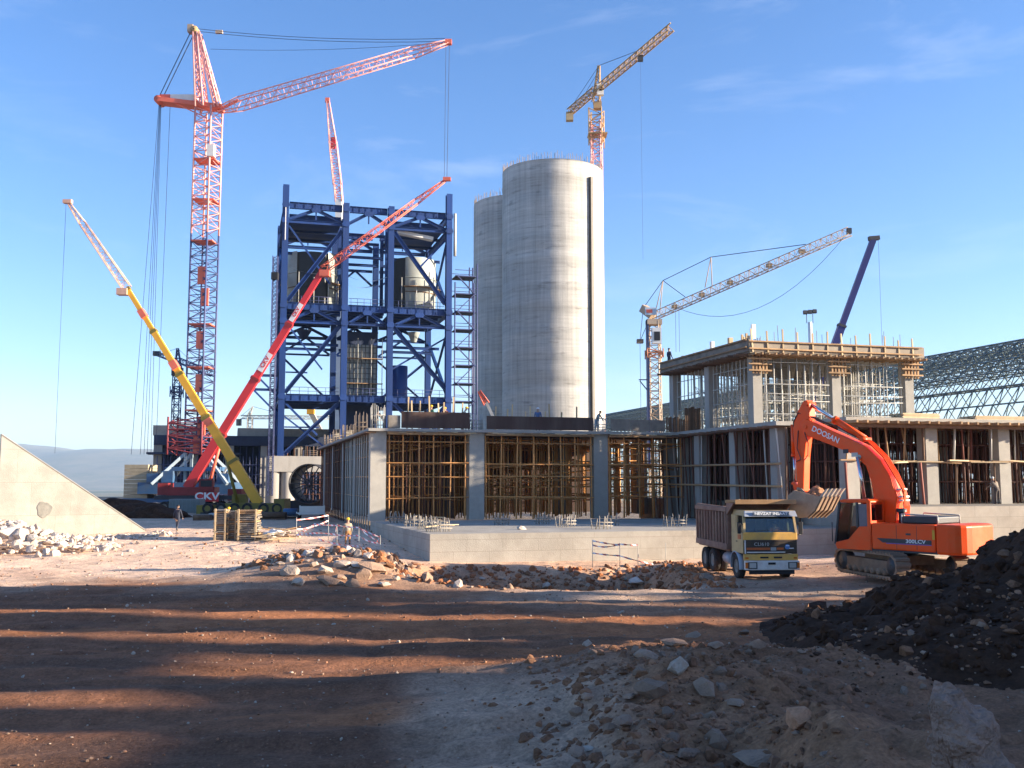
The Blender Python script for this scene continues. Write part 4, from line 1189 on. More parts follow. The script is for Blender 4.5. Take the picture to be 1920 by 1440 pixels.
# side faces and floor beams
for u in (TU[0], TU[3]):
    for z in (z1 - .5, z2 - .5, z3 + .3, z4 - .5):
        tb('girder', (u, .6, z), (u, TD - .6, z), .45, .9)
    for za, zc in ((zb, z1 - 1), (z1, zt2), (z2, z3)):
        tb('diagonal', (u, .6, za + .3), (u, TD - .6, zc - .3), .4, .45); tb('diagonal', (u, TD - .6, za + .3), (u, .6, zc - .3), .3, .3)
for z in (z1, z2):
    for i in range(3):
        MB().bx(TU[i] + .6, TU[i + 1] - .6, .5, TD - .4, z - .3, z - .12).build('deck', deck_dark, tw)
        for k in range(5):
            v = 2 + k * 3
            MB().bx(TU[i] + .6, TU[i + 1] - .6, v, v + .3, z - .95, z - .31).build('floor_beam', blue_steel, tw)
for i in (0, 2):
    MB().bx(TU[i] + .6, TU[i + 1] - .6, 1.5, TD - 2, z3 + .6, z3 + .8).build('deck', blue_steel, tw)
    MB().bx(TU[i] + .6, TU[i + 1] - .6, 1.2, 1.5, z3 + .5, z3 + 1.7).build('fascia', blue_steel, tw)
# hoppers hanging below the middle deck and burner plenum
MB().ext([(TU[1] + 1, 6, zt2 - .2), (TU[2] - .8, 6, zt2 - .2), (TU[2] - 1.8, 6, zt2 - 2.6), (TU[1] + 1.4, 6, zt2 - 2.6)], (0, 5, 0)).build('hopper', deck_dark, tw)
MB().ext([(TU[1] + .6, 6, z1 - 1), (TU[2] - .6, 6, z1 - 1), (TU[2] - 1.4, 6, z1 - 4.4), (TU[1] + .9, 6, z1 - 4.4)], (0, 6, 0)).build('hopper', deck_dark, tw)
MB().lathe([(.4, 0), (1.2, 1.3)], 12, (3.3, 6, zt2 - 1.6)).build('outlet_cone', deck_dark, tw)
MB().lathe([(.4, 0), (1.0, 1.5)], 12, (19.8, 6, zt2 - 1.5)).build('outlet_cone', grey_vessel, tw)
# grey vessels standing in the upper storey
def vessel(u, v, r, open_a):
    p = tw
    o = MB().lathe([(r * .9, -.85), (r, -.6), (r, 6.6), (r, 7.6)], 40, (u, v, z2 + .9), sm=True, a0=open_a, a1=open_a + R(285)).build('cyclone_shell', grey_vessel, p)
    for zz in (2.2, 4.4):
        MB().lathe([(r + .02, zz), (r + .12, zz), (r + .12, zz + .12), (r + .02, zz + .12)], 32, (u, v, z2 + .9), a0=open_a, a1=open_a + R(285)).build('stiffening_ring', timber_dark if zz < 3 else grey_vessel, p)
    MB().lathe([(r * .93, -.8), (r * .93, 7.5)], 30, (u, v, z2 + .9)).build('inner_lining', black_m, p)
    MB().lathe([(r * .9, 7.55), (.1, 7.56)], 24, (u, v, z2 + .9)).build('cover', grey_vessel, p)
    for k in range(5):
        a = R(-150 + k * 30)
        MB().tube((u + (r + .6) * math.cos(a), v + (r + .6) * math.sin(a), z2), (u + (r + .6) * math.cos(a), v + (r + .6) * math.sin(a), z2 + 4.4 + .8 * (k % 2)), .07, 5).build('scaffold_pole', galv, p)
    MB().lathe([(r + .15, 2.9), (r + .9, 2.9), (r + .9, 3.0), (r + .15, 3.0)], 28, (u, v, z2 + .9), a0=open_a, a1=open_a + R(240)).build('catwalk', timber, p)
vessel(4.4, 7.2, 3.7, R(-55))
vessel(19.6, 7.2, 3.7, R(-115))
# heater block behind a lattice of stiffeners, and a round stub tank
gu0, gu1 = TU[1] + .8, TU[2] - 1.3
zg0, zg1 = z1 + .1, at(680, 638, 142).z
MB().bx(gu0, gu1, 4, 8.5, zg0, zg1).build('heater_casing', grey_vessel, tw)
for k in range(9):
    x = gu0 + (gu1 - gu0) * k / 8
    MB().bx(x - .05, x + .05, 3.85, 4.0, zg0, zg1 + .1).build('stiffener', dark_steel, tw)
for k in range(10):
    z = zg0 + (zg1 - zg0) * (k + .5) / 10
    MB().bx(gu0, gu1, 3.9, 3.99, z - .04, z + .04).build('stiffener', dark_steel, tw)
for z in (zg0 + 1.9, zg0 + 5.6):
    MB().bx(gu0 - .3, gu1 + .8, 2.9, 3.75, z, z + .1).build('catwalk', timber, tw)
for x in (gu0 + 1.6, gu0 + 3.6, gu1 + .7, gu1 + 1.4):
    MB().tube((x, 3.2, z1), (x, 3.2, zg1 + .9), .06, 5).build('scaffold_pole', galv, tw)
MB().lathe([(1.35, 0), (1.35, at(750, 678, 142).z - z1), (1.2, at(750, 678, 142).z - z1), (1.2, 0)], 36, (17.1, 3.4, z1)).build('stub_tank', blue_steel, tw)
ns = MB()
for (xa, xb, v_, z_, dz_) in ((.6, 8.0, -.4, z2 + 5.2, -1.0), (8.9, 15.0, 1.4, z2 + 4.7, -.8), (8.9, 13.4, 2.2, z2 + 3.6, -.6)):   # safety nets sagging between the columns
    nn = 14; g = []
    for i in range(nn + 1):
        t_ = i / nn
        for w_ in (0, 1.0):
            g.append((xa + (xb - xa) * t_, v_ + w_ * 1.6, z_ + dz_ * 4 * t_ * (1 - t_) + .35 * w_))
    ns.add(g, [(2 * i, 2 * i + 1, 2 * i + 3, 2 * i + 2) for i in range(nn)])
ns.build('safety_net', M('net', (.42, .43, .42), .9), tw)
MB().box((19.0, 1.2, z3 - .3), (5.4, 1.2, .5), 0, Matrix.Rotation(R(8), 3, 'Y')).build('sheet_pack', white_p, tw)
MB().tube((24.8, -.2, z4 - 6.5), (24.8, -.2, z4), .22, 8).build('pipe', galv, tw)
MB().beam((0, -.62, z4 - 1), (0, -.62, z3 - 2.6), .1, .1).build('pipe', white_p, tw)
# bracket on the left of the tower
for z in (z1 + 2.5, z1 + .5):
    tb('bracket', (-.5, 0, z), (-3.6 if z > z1 + 1 else -4.8, 0, z), .3, .35)
tb('bracket', (-.4, 0, z1 - .6), (-3.4, 0, z1 + 2.4), .22, .25, kind='b'); tb('bracket', (-.4, 0, z1 - 3), (-3.8, 0, z1 + .4), .22, .25, kind='b')
# gusset plates, deck railings and a ladder
gus = MB().ext([(-.75, -.30, -.55), (.75, -.30, -.55), (1.0, -.30, 0), (.75, -.30, .6), (-.75, -.30, .6), (-1.0, -.30, 0)], (0, .06, 0)).mesh('gusset_plate', blue_steel)
for i in range(3):
    mid = (TU[i] + TU[i + 1]) / 2
    for z in (z2 - 1.1, z4 - 1.05):
        inst(gus, 'gusset_plate', tw, (mid, -.02, z), (0, 0, 0), (.7, 1, .6))
for u in TU:
    for z in (z1 - .4, zt2, z2 - .5, z3 + .3, z4 - .6):
        inst(gus, 'gusset_plate', tw, (u, -.36, z), (0, 0, 0), (.55, 1, .7))
for z in (z1, z2):
    for i in range(3):
        for k in (0.45, 1.0):
            MB().tube((TU[i] + .6, .15, z + k), (TU[i + 1] - .6, .15, z + k), .035, 4).build('railing', navy_steel, tw)
        for k in range(1, 7):
            x = TU[i] + (TU[i + 1] - TU[i]) * k / 7
            MB().tube((x, .15, z), (x, .15, z + 1.0), .035, 4).build('railing_post', navy_steel, tw)
for v in (5.2, 10.6):                                   # inner frames seen through the open bays
    for i in range(3):
        a, b_ = TU[i] + .3, TU[i + 1] - .3
        for z in (z3 + .2, z3 - 3.2, zt2 - 2.5):
            tb('inner_beam', (a, v, z), (b_, v, z), .3, .4)
    for i in (1, 2):
        tb('inner_post', (TU[i] + .2, v, z2), (TU[i] + .2, v, z4 - .6), .5, .5)
for i, (a, b_) in enumerate(((TU[1], TU[2]),)):
    tb('diagonal', (a + .5, TD, z1), (b_ - .5, TD, zt2 - 2.8), .28, .3); tb('diagonal', (TU[0] + .5, TD, zt2 - 3), (TU[1] - .5, TD, z1 + .3), .3, .32)
    tb('diagonal', (TU[0] + .5, TD, zb), (TU[1] - .5, TD, z1 - 1.2), .3, .32); tb('diagonal', (TU[3] - .5, TD, zb), (TU[2] + .5, TD, z1 - 1.2), .3, .32)
# concrete piers carrying the front columns
pr = thing('concrete_pier', 'pair of round concrete piers with a crosshead under the blue tower', 'pier', T0, A)
for u in (-.9, 1.1):
    MB().lathe([(1.0, -1), (1.0, zb - .01)], 28, (u, .2, 0)).build('pier_shaft', conc, pr)
MB().bx(-1.6, 8.5, -.9, 1.6, zb - 2.2, zb - .02).build('crosshead', conc, pr)
cage(pr, 4, .3, zb, 1.4, rebar_m, 5, 2.2, s0=77)
for i in (1, 2, 3):
    MB().bx(TU[i] - 1, TU[i] + 1, -1, 1, -1, zb).build('pier_shaft', conc, pr)

# lattice maker for cranes and hoists
def lat(m, p, q, w0, h0, w1=None, h1=None, n=10, rc=.1, rb_=.05, up=(0, 0, 1), tri=False, mi=0, mb_=0):
    w1 = w0 if w1 is None else w1; h1 = h0 if h1 is None else h1
    p, q = Vector(p), Vector(q)
    x, y, z = fr(p, q, up)
    def node(t, k):
        w, h = w0 + (w1 - w0) * t, h0 + (h1 - h0) * t
        c_ = p + (q - p) * t
        if tri:
            o_ = [(-.5, -.5), (.5, -.5), (0, .5)][k]
        else:
            o_ = [(-.5, -.5), (.5, -.5), (.5, .5), (-.5, .5)][k]
        return c_ + x * o_[0] * w + y * o_[1] * h
    K = 3 if tri else 4
    for k in range(K):
        m.tube(node(0, k), node(1, k), rc, 5, mi=mi)
    for i in range(n):
        t0, t1 = i / n, (i + 1) / n
        for k in range(K):
            k2 = (k + 1) % K
            if (i + k) % 2: m.tube(node(t0, k), node(t1, k2), rb_, 4, mi=mb_, cap=False)
            else: m.tube(node(t0, k2), node(t1, k), rb_, 4, mi=mb_, cap=False)
            if i: m.tube(node(t0, k), node(t0, k2), rb_, 4, mi=mb_, cap=False)
    return m

# hoist mast and stair tower beside the blue tower
h = thing('hoist_mast', 'thin dark lattice hoist mast standing left of the blue tower', 'mast', at(506, 930, 138))
pz = at(511, 480, 138).z - h.location.z
lat(MB(), (0, 0, 0), (0, 0, pz), .62, .62, n=60, rc=.055, rb_=.035).build('mast', navy_steel, h)
MB().bx(-.45, .45, -.45, .45, pz - 3.4, pz - 2.4).build('hoist_cage', black_m, h)
st = thing('stair_tower', 'dark steel stair tower squeezed between the blue tower and the silos', 'stair tower', T0 + U * 24.9, A)
zt_ = at(885, 490, 146).z
for u in (0, 2.9, 3.4):
    for v in (0, 3):
        MB().tube((u, v, 2), (u, v, zt_ - (3 if v == 0 and u < 3 else 0)), .11, 6).build('post', navy_steel, st)
nf = 11
for k in range(nf):
    z = 8 + (zt_ - 10) * k / (nf - 1)
    for v in (0, 3):
        MB().beam((0, v, z), (3.4, v, z), .12, .16).build('rail', navy_steel, st)
        MB().beam((0, v, z + .9), (3.4, v, z + .9), .07, .09).build('rail', navy_steel, st)
    MB().bx(0, 3.2, .1, 2.9, z - .12, z - .04).build('landing', dark_steel, st)
    if k < nf - 1:
        z2_ = 8 + (zt_ - 10) * (k + 1) / (nf - 1)
        s_ = k % 2
        MB().beam((3.0 if s_ else .3, -.12, z), (.3 if s_ else 3.0, -.12, z2_), .3, .12).build('flight', navy_steel, st)

# ------------------------------------------------------------------ cranes
def rope(m, a, b_, r=.03, sag=0, n=8):
    a, b_ = Vector(a), Vector(b_)
    pts = [a.lerp(b_, i / n) - Vector((0, 0, sag * 4 * (i / n) * (1 - i / n))) for i in range(n + 1)] if sag else [a, b_]
    m.path(pts, r, 4)
# giant red tower crane with blue slewing base
DC = 125.0
c0 = at(372, 850, DC); cb = Vector((c0.x, c0.y, gz(c0.x, c0.y)))
ck = thing('tower_crane', 'giant pale red lattice crane with luffing jib on a blue slewing base', 'crane', cb)
def cl(x, y, D=DC): return at(x, y, D) - cb
zj = cl(387, 205).z; zsplit = cl(380, 440).z; z0 = cl(372, 850).z
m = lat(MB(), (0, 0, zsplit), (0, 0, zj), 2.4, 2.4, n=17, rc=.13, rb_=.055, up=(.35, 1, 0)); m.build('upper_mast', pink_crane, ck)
m = lat(MB(), (0, 0, z0), (0, 0, zsplit - .02), 2.4, 2.4, n=28, rc=.13, rb_=.055, up=(.35, 1, 0)); m.build('lower_mast', navy_steel, ck)  # lower mast in navy, upper mast in pale red
for y_ in (303, 378, 455, 610, 690, 770):
    zz = cl(380, y_).z
    MB().box((0, 0, zz), (2.7, 2.7, .16)).build('platform', red_crane, ck)
for y_ in (640, 720, 800, 835, 520, 560):
    zz = cl(380, y_).z
    MB().box((.4 + .3 * math.sin(y_), -1.25, zz), (.9, .3, 2.2)).build('mast_patch', red_crane, ck)  # red patches set along the navy lower mast
m = lat(MB(), (-1.2, 0, z0 - .2), (-1.2, 0, cl(350, 783).z), 4.2, 3.6, n=6, rc=.13, rb_=.08); m.build('climbing_frame', M('dark_red_frame', (.22, .04, .05), .6), ck)
MB().box((.9, -1.4, cl(388, 290).z), (.9, .9, 1.5)).build('operator_cab', white_p, ck)
ax_ = cl(366, 62)
m = MB()
lat(m, (-.9, 0, zj), (ax_.x + .1, 0, ax_.z), 1.0, 2.4, .5, .9, n=9, rc=.13, rb_=.07, up=(0, 1, 0))
lat(m, (1.25, 0, zj), (ax_.x + .5, 0, ax_.z), .5, 2.2, .3, .8, n=9, rc=.12, rb_=.06, up=(0, 1, 0))
m.build('apex_frame', pink_crane, ck)
MB().lathe([(.1, -.6), (.5, -.5), (.5, .5), (.1, .6)], 14, (ax_.x, 0, ax_.z + .3), ax=Matrix.Rotation(R(90), 3, 'X')).build('sheave_head', yellow_crane, ck)
MB().bx(ax_.x - .9, ax_.x - .2, -.5, .5, ax_.z, ax_.z + 1.0).build('sheave_head', white_crane, ck)
e_ = cl(300, 190)
MB().beam((1.8, 0, zj + .1), (e_.x, 0, e_.z), 1.9, .55).build('counter_jib', red_crane, ck)
MB().beam((0, -.6, zj - 1.4), (e_.x + 2.2, -.6, e_.z - .5), .12, .12).build('stay_bar', red_crane, ck)
MB().lathe([(.1, -.9), (.5, -.9), (.5, .9), (.1, .9)], 14, (e_.x, 0, e_.z), ax=Matrix.Rotation(R(90), 3, 'X')).build('tail_sheave', red_crane, ck)
w_ = cl(346, 187)
MB().bx(w_.x - 1.6, w_.x + 1.6, -.7, .7, w_.z - .35, w_.z + .45).build('winch_house', white_p, ck)
MB().bx(w_.x - 3.0, w_.x - 1.7, -.6, .6, w_.z - .3, w_.z + .5).build('winch_drum', red_crane, ck)
j0, j1 = cl(409, 207), cl(841, 79, 119)
m = lat(MB(), j0, j0.lerp(j1, .1), .8, .5, 1.2, 1.45, n=3, rc=.085, rb_=.045); lat(m, j0.lerp(j1, .1), j0.lerp(j1, .85), 1.2, 1.45, 1.0, 1.1, n=24, rc=.08, rb_=.036); lat(m, j0.lerp(j1, .85), j1, 1.0, 1.1, .5, .4, n=4, rc=.08, rb_=.036)
m.build('jib', pink_crane, ck)
MB().beam(j0, cl(447, 187), .3, .3).build('jib_stop', red_crane, ck)
MB().box(j1, (.8, .6, .6)).build('jib_head', red_crane, ck)
m = MB()
for dy in (-.4, .4): rope(m, (ax_.x + .4, dy, ax_.z + .4), j1 + Vector((-.4, dy, .3)), .035, .6)
rope(m, cl(395, 92), j1, .025, .5)
for dy in (-.5, .5): rope(m, (ax_.x - .3, dy, ax_.z + .2), (e_.x, dy, e_.z + .3), .06)
hk = cl(838, 335, 119)
rope(m, j1 + Vector((.1, .2, 0)), hk, .03); rope(m, j1 + Vector((-.3, -.2, 0)), cl(833, 335, 119), .025)
for k, (xe, xs_) in enumerate(((246, 298), (263, 299), (270, 300), (276, 301), (283, 302), (292, 319))):
    rope(m, cl(xs_, 196 if k < 5 else 200), cl(xe, 852), .028)
m.build('ropes', cable_m, ck)
MB().box(cl(411, 60), (.9, .4, .4)).build('pulley_block', white_crane, ck)
# slewing base
gb = gz(c0.x, c0.y) - cb.z
m = MB()
for sx_ in (-1, 1):
    for sy in (-1, 1):
        m.beam((sx_ * 1.2, sy * 1.2, z0), (sx_ * 4.6, sy * 3.2, 3.0), .35, .35)
        m.beam((sx_ * 1.2, sy * 1.2, z0), (sx_ * 1.2, sy * 1.2, 2.6), .3, .3)
m.build('base_struts', M('pale_blue_strut', (.30, .37, .42), .5), ck)
MB().bx(-6.5, 5.0, -2.6, 2.6, 1.8, 3.2).build('slewing_platform', base_blue, ck)
MB().bx(-3.4, 3.4, -2.2, 2.2, 4.6, 5.1).build('ring_beam', base_blue, ck)
MB().lathe([(2.6, .2), (2.6, 1.8), (0, 1.8)], 32).build('turntable', dark_steel, ck)
for k, x in enumerate((-5.4, -3.6, 3.2)):
    MB().bx(x, x + 1.4, -2.7, -1.2, 3.2, 4.3 + .3 * (k == 1)).build('machine_house', base_blue, ck)
p_ = cl(268, 905)
bw = MB()
for k in range(9):
    MB().bx(p_.x - 1.6, p_.x + 1.3, -2.0, 1.2, p_.z - 1.9 + k * .46, p_.z - 1.9 + k * .46 + .43).build('ballast_slab', M('ballast_concrete', (.40, .33, .22), .9) if k == 0 else bpy.data.materials['ballast_concrete'], ck)
MB().bx(p_.x - 1.8, -2, -2.1, 1.3, p_.z - 2.4, p_.z - 1.92).build('ballast_tray', base_blue, ck)
MB().bx(p_.x - 1.2, -6, -.5, .5, p_.z - 3.2, p_.z - 2.42).build('tail_beam', base_blue, ck)
for (a, b_) in (((-4, -1.5, 3), (-1, -1.2, z0 - 1)), ((-6, -1.5, 4.2), (-4.2, -1.5, 3)), ((3, -1.5, 3.2), (4.4, -1.5, 5.6))):
    MB().beam(a, b_, .25, .25).build('stay_bar', M('pale_strut', (.5, .5, .48), .5) if a[0] == -4 else bpy.data.materials['pale_strut'], ck)

# mobile telescopic cranes
def wheel_mesh(r, w, name='wheel'):
    ax = Matrix.Rotation(R(90), 3, 'X')
    t_ = MB().lathe([(r * .55, -w * .4), (r * .62, -w / 2), (r * .93, -w / 2), (r, -w * .38), (r, w * .38), (r * .93, w / 2), (r * .62, w / 2), (r * .55, w * .4)], 24, ax=ax).mesh('tyre', rubber)
    rim = MB().lathe([(.02, -w * .30), (r * .30, -w * .32), (r * .34, -w * .22), (r * .5, -w * .25), (r * .56, -w * .42), (r * .56, w * .42), (r * .5, w * .2), (.02, w * .2)], 20, ax=ax).mesh('rim', M('wheel_rim', (.25, .22, .19), .6) if 'wheel_rim' not in bpy.data.materials else bpy.data.materials['wheel_rim'])
    return t_, rim
WT, WR = wheel_mesh(.56, .42)
def put_wheel(parent, loc, rz=0):
    e = inst(WT, 'wheel', parent, loc, (0, 0, rz)); o = bpy.data.objects.new('rim', WR); COL.objects.link(o); o.parent = e
    return e
def mobile(label, D, pivot, knee, tip, mat, boomw, carrier_mat, brand, rz, lat_mat, sections, group='telescopic mobile cranes'):
    pv_ = at(*pivot, D); base = Vector((pv_.x, pv_.y, gz(pv_.x, pv_.y)))
    t_ = thing('mobile_crane', label, 'crane', base)
    def c_(x, y, DD=D): return at(x, y, DD) - base
    k0, k1, k2 = c_(*pivot), c_(*knee), c_(*tip)
    for i in range(sections):
        f0, f1 = i / sections, (i + 1) / sections
        w_a = boomw * (1 - .13 * i)
        MB().beam(k0.lerp(k1, f0), k0.lerp(k1, f1 + (.004 if i < sections - 1 else 0)), w_a * .8, w_a).build('boom_section', mat, t_)
        e = k0.lerp(k1, f1 - .012)
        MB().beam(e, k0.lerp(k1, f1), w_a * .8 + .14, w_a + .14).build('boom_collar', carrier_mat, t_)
    m = lat(MB(), k1, k1.lerp(k2, .75), boomw * .75, boomw * .85, boomw * .5, boomw * .6, n=14, rc=.055, rb_=.028); lat(m, k1.lerp(k2, .75), k2, boomw * .5, boomw * .6, .22, .22, n=6, rc=.05, rb_=.028)
    m.build('fly_jib', lat_mat, t_)
    MB().box(k2, (.9, .5, .4)).build('jib_head', lat_mat, t_)
    MB().box(k1 + (k0 - k1).normalized() * .2 + Vector((-.5 if k1.x < k0.x else .3, 0, -.25)), (1.1, .9, .7)).build('boom_head', lat_mat, t_)
    # superstructure and carrier
    Rm = Matrix.Rotation(rz, 3, 'Z')
    def bxr(name, c, d, mt): return MB().box(Rm @ Vector(c), d, 0, Rm).build(name, mt, t_)
    zz = k0.z
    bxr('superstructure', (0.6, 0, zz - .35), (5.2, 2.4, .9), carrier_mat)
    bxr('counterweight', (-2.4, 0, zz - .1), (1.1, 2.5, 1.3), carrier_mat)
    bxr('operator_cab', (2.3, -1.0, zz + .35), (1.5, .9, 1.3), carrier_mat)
    bxr('cab_window', (2.35, -1.47, zz + .5), (1.2, .03, .7), black_m)
    bxr('carrier_deck', (1.2, 0, zz - 1.05), (9.0, 2.5, .45), dark_steel)
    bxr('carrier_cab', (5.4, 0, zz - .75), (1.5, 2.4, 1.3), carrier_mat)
    for s_ in (-1, 1):
        for x in (-2.2, -.8, .9, 2.2, 3.6, 5.0):
            put_wheel(t_, Rm @ Vector((x, s_ * 1.05, .56)), rz)
    MB().tube(Rm @ Vector((2.2, 0, zz - .1)), k0.lerp(k1, .26) - Vector((0, 0, .3)), .17, 10).build('luffing_cylinder', lat_mat if mat is red_boom else carrier_mat, t_)
    MB().tube((Rm @ Vector((2.2, 0, zz - .1))).lerp(k0.lerp(k1, .26) - Vector((0, 0, .3)), .5), k0.lerp(k1, .26) - Vector((0, 0, .3)), .11, 10).build('cylinder_rod', white_p, t_)
    if brand:
        n_ = (k1 - k0).normalized(); u_ = Vector((0, -1, 0)).cross(n_)
        u_ = n_.cross(Vector((0, -1, 0))) * -1
        for f_ in (.57, .80):
            i = min(int(f_ * sections), sections - 1); w_a = boomw * (1 - .13 * i)
            pp = k0.lerp(k1, f_) + Vector((0, -w_a * .4 - .02, 0))
            rgt = n_; upv = Vector((0, -1, 0)).cross(n_).normalized()
            if upv.z < 0: upv = -upv
            plate = MB().beam(pp - n_ * 1.15, pp + n_ * 1.15, w_a * .86, .03, up=Vector((0, -1, 0)))
            plate.build('name_plate', letter_white, t_)
            text('lettering', 'CKV', w_a * .95, mat, t_, pp + Vector((0, -.03, 0)), face_rot(rgt, upv), 1.0, .004, .02)
        text('lettering', 'CKV', 1.1, letter_white, t_, c_(388, 931, D - 1.6), face_rot((1, 0, 0), (0, 0, 1)), 1.25, .01, .03)
        MB().box(c_(388, 932, D - 1.4), (2.6, .1, 1.0)).build('name_panel', red_boom, t_)
    return t_, c_
rc_, c_ = mobile('red telescopic crane, its boom leaning to the upper right across the blue tower', 112, (352, 915), (606, 506), (838, 336), red_boom, 1.0, M('shade_red_carrier', (.24, .025, .025), .5), True, R(4), red_crane, 4)  # red of carrier and superstructure darkened to stand in for shade
yc_, c_y = mobile('yellow telescopic crane, its boom leaning to the upper left over the hall', 104, (486, 945), (238, 540), (127, 378), yellow_boom, .98, M('olive_carrier', (.22, .17, .03), .5), False, R(178), M('pale_fly_jib', (.72, .42, .30), .5), 5)
k0, k1 = c_y(486, 945), c_y(238, 540)
for f_ in (.36, .62, .86):
    MB().beam(k0.lerp(k1, f_), k0.lerp(k1, f_ + .035), .82, .99 - f_ * .45).build('red_band', red_crane, yc_)
m = MB(); rope(m, c_y(124, 380), c_y(103, 850), .02); m.build('hoist_rope', cable_m, yc_)

# red lattice boom standing behind the blue tower
b0 = at(641, 560, 190); lt = thing('lattice_boom_crane', 'slender pink lattice boom rising from behind the blue tower', 'crane', (b0.x, b0.y, 0))
def c3(x, y, D=190): return at(x, y, D) - lt.location
m = lat(MB(), c3(636, 380), c3(633, 345), 1.3, 1.4, n=3, rc=.12, rb_=.08); lat(m, c3(633, 348), c3(624, 265), 1.5, 1.4, 1.4, 1.1, n=9, rc=.11, rb_=.06); lat(m, c3(624, 265), c3(615, 190), 1.3, 1.0, .5, .5, n=8, rc=.1, rb_=.05)
m.build('boom', pink_crane, lt)
MB().beam((0, 0, 0), c3(636, 375), 1.3, 1.5).build('mast', white_p, lt)
MB().box(c3(614, 188), (.8, .6, .9)).build('boom_head', red_crane, lt)
MB().box(c3(625, 268), (.9, .7, 2.2)).build('boom_joint', red_boom, lt)

# yellow tower crane behind the silos
D_ = 225
q = at(1123, 800, D_); tc2 = thing('tower_crane', 'yellowish tower crane peeking over the silos, its jib raised towards us', 'crane', (q.x, q.y, 0))
def c4(x, y, D=D_): return at(x, y, D) - tc2.location
zt_ = c4(1124, 205).z
lat(MB(), (0, 0, 0), (0, 0, zt_ - 3), 2.2, 2.2, n=44, rc=.16, rb_=.09, up=(.3, 1, 0)).build('mast', pink_crane, tc2)
lat(MB(), (0, 0, zt_ - 9), (0, 0, zt_), 3.0, 3.0, n=5, rc=.14, rb_=.1, up=(.3, 1, 0)).build('climbing_frame', yellow_crane, tc2)
MB().box((.2, 0, zt_ - 6.2), (4.4, 3.6, .3)).build('platform', yellow_crane, tc2)
MB().box((.3, 0, zt_ + .8), (1.8, 1.8, 1.6)).build('slewing_unit', yellow_crane, tc2)
MB().box((.9, -1.0, c4(1126, 172).z), (1.5, 1.2, 2.6)).build('operator_cab', white_p, tc2)
MB().box((.95, -1.62, c4(1126, 170).z), (.7, .04, 1.3)).build('cab_window', black_m, tc2)
ap = c4(1123, 123)
lat(MB(), (0, 0, zt_ + 1.5), (ap.x, 0, ap.z), 1.7, 1.7, .4, .4, n=6, rc=.13, rb_=.08, up=(.3, 1, 0)).build('apex_frame', yellow_crane, tc2)
r0 = c4(1117, 168, D_); je = c4(1258, 50, 200); ce = c4(1068, 210, 232)
lat(MB(), r0, je, 1.3, 1.7, n=26, rc=.16, rb_=.08, tri=True).build('jib', yellow_crane, tc2)
lat(MB(), r0, ce, 1.4, 1.2, n=10, rc=.15, rb_=.09).build('counter_jib', yellow_crane, tc2)
MB().box(ce - Vector((0, 0, 1.2)), (1.7, 1.6, 2.0)).build('counterweight', M('ballast_tan', (.42, .32, .18), .8), tc2)
MB().box(r0.lerp(je, .62) - Vector((0, 0, 1.4)), (1.1, .8, 1.3)).build('trolley', dark_steel, tc2)
m = MB(); rope(m, ap, r0.lerp(je, .58) + Vector((0, 0, .9)), .07); rope(m, ap, ce + Vector((0, 0, .6)), .07); rope(m, ap + Vector((.3, .3, -.6)), ce.lerp(r0, .35), .06)
rope(m, r0.lerp(je, .62) - Vector((0, 0, 1.8)), r0.lerp(je, .62) - Vector((0, 0, 46)), .022); m.build('ropes', cable_m, tc2)

# cream tower crane left of the right building
D_ = 100
q = at(1230, 900, D_); tc3 = thing('tower_crane', 'cream flat jib tower crane beside the upper storey of the right building', 'crane', (q.x, q.y, 0))
def c5(x, y, D=D_): return at(x, y, D) - tc3.location
zt_ = c5(1230, 603).z
lat(MB(), (0, 0, 0), (0, 0, zt_), 1.1, 1.1, n=26, rc=.07, rb_=.04, up=(.35, 1, 0)).build('mast', white_crane, tc3)
MB().bx(-.75, -.6, -.6, .6, 6, zt_ + .2).build('mast_ladder', navy_steel, tc3)
MB().box((0, 0, zt_ - .1), (1.5, 1.5, .5)).build('slewing_unit', white_crane, tc3)
MB().box((.15, -.75, c5(1232, 632).z), (.9, .7, 1.6)).build('operator_cab', white_p, tc3)
MB().box((.15, -1.12, c5(1232, 633).z), (.6, .04, .9)).build('cab_window', black_m, tc3)
lat(MB(), (0, 0, c5(1230, 655).z), (0, 0, c5(1230, 672).z), 1.6, 1.6, n=2, rc=.07, rb_=.06).build('climbing_frame', M('orange_frame', (.55, .22, .12), .6), tc3)
r0 = c5(1225, 592); je = c5(1592, 433, 88)
m = lat(MB(), r0, je, .8, .78, n=40, rc=.05, rb_=.025, tri=True); m.build('jib', white_crane, tc3)
for f_ in (.12, .27, .42, .62, .78):
    MB().box(r0.lerp(je, f_), (.55, .35, .35)).build('jib_splice', M('tan_splice', (.45, .32, .20), .6) if f_ == .12 else bpy.data.materials['tan_splice'], tc3)
MB().box(je, (.4, .3, .5)).build('jib_head', dark_steel, tc3)
ce = c5(1206, 578, 101); MB().beam(r0, ce, .8, .8).build('counter_jib', white_crane, tc3)
MB().box(r0 + Vector((-.35, -.7, .35)), (1.15, .08, .75)).build('sign_board', M('pale_blue_board', (.45, .55, .62), .5), tc3)
MB().box(r0 + Vector((-.5, -.76, .35)), (.6, .03, .35)).build('sign_mark', red_crane, tc3)
ap = c5(1243, 526); a2 = c5(1333, 482, 96)
m = MB(); jm_ = r0.lerp(je, .31)
for a_3, b_3 in ((r0 + Vector((.2, 0, .3)), ap), (r0 + Vector((.7, .3, .4)), ap), (jm_ + Vector((-.4, 0, .4)), a2), (jm_ + Vector((.3, 0, .5)), a2)):
    MB().tube(a_3, b_3, .05, 5).build('pendant_mast', white_crane, tc3)
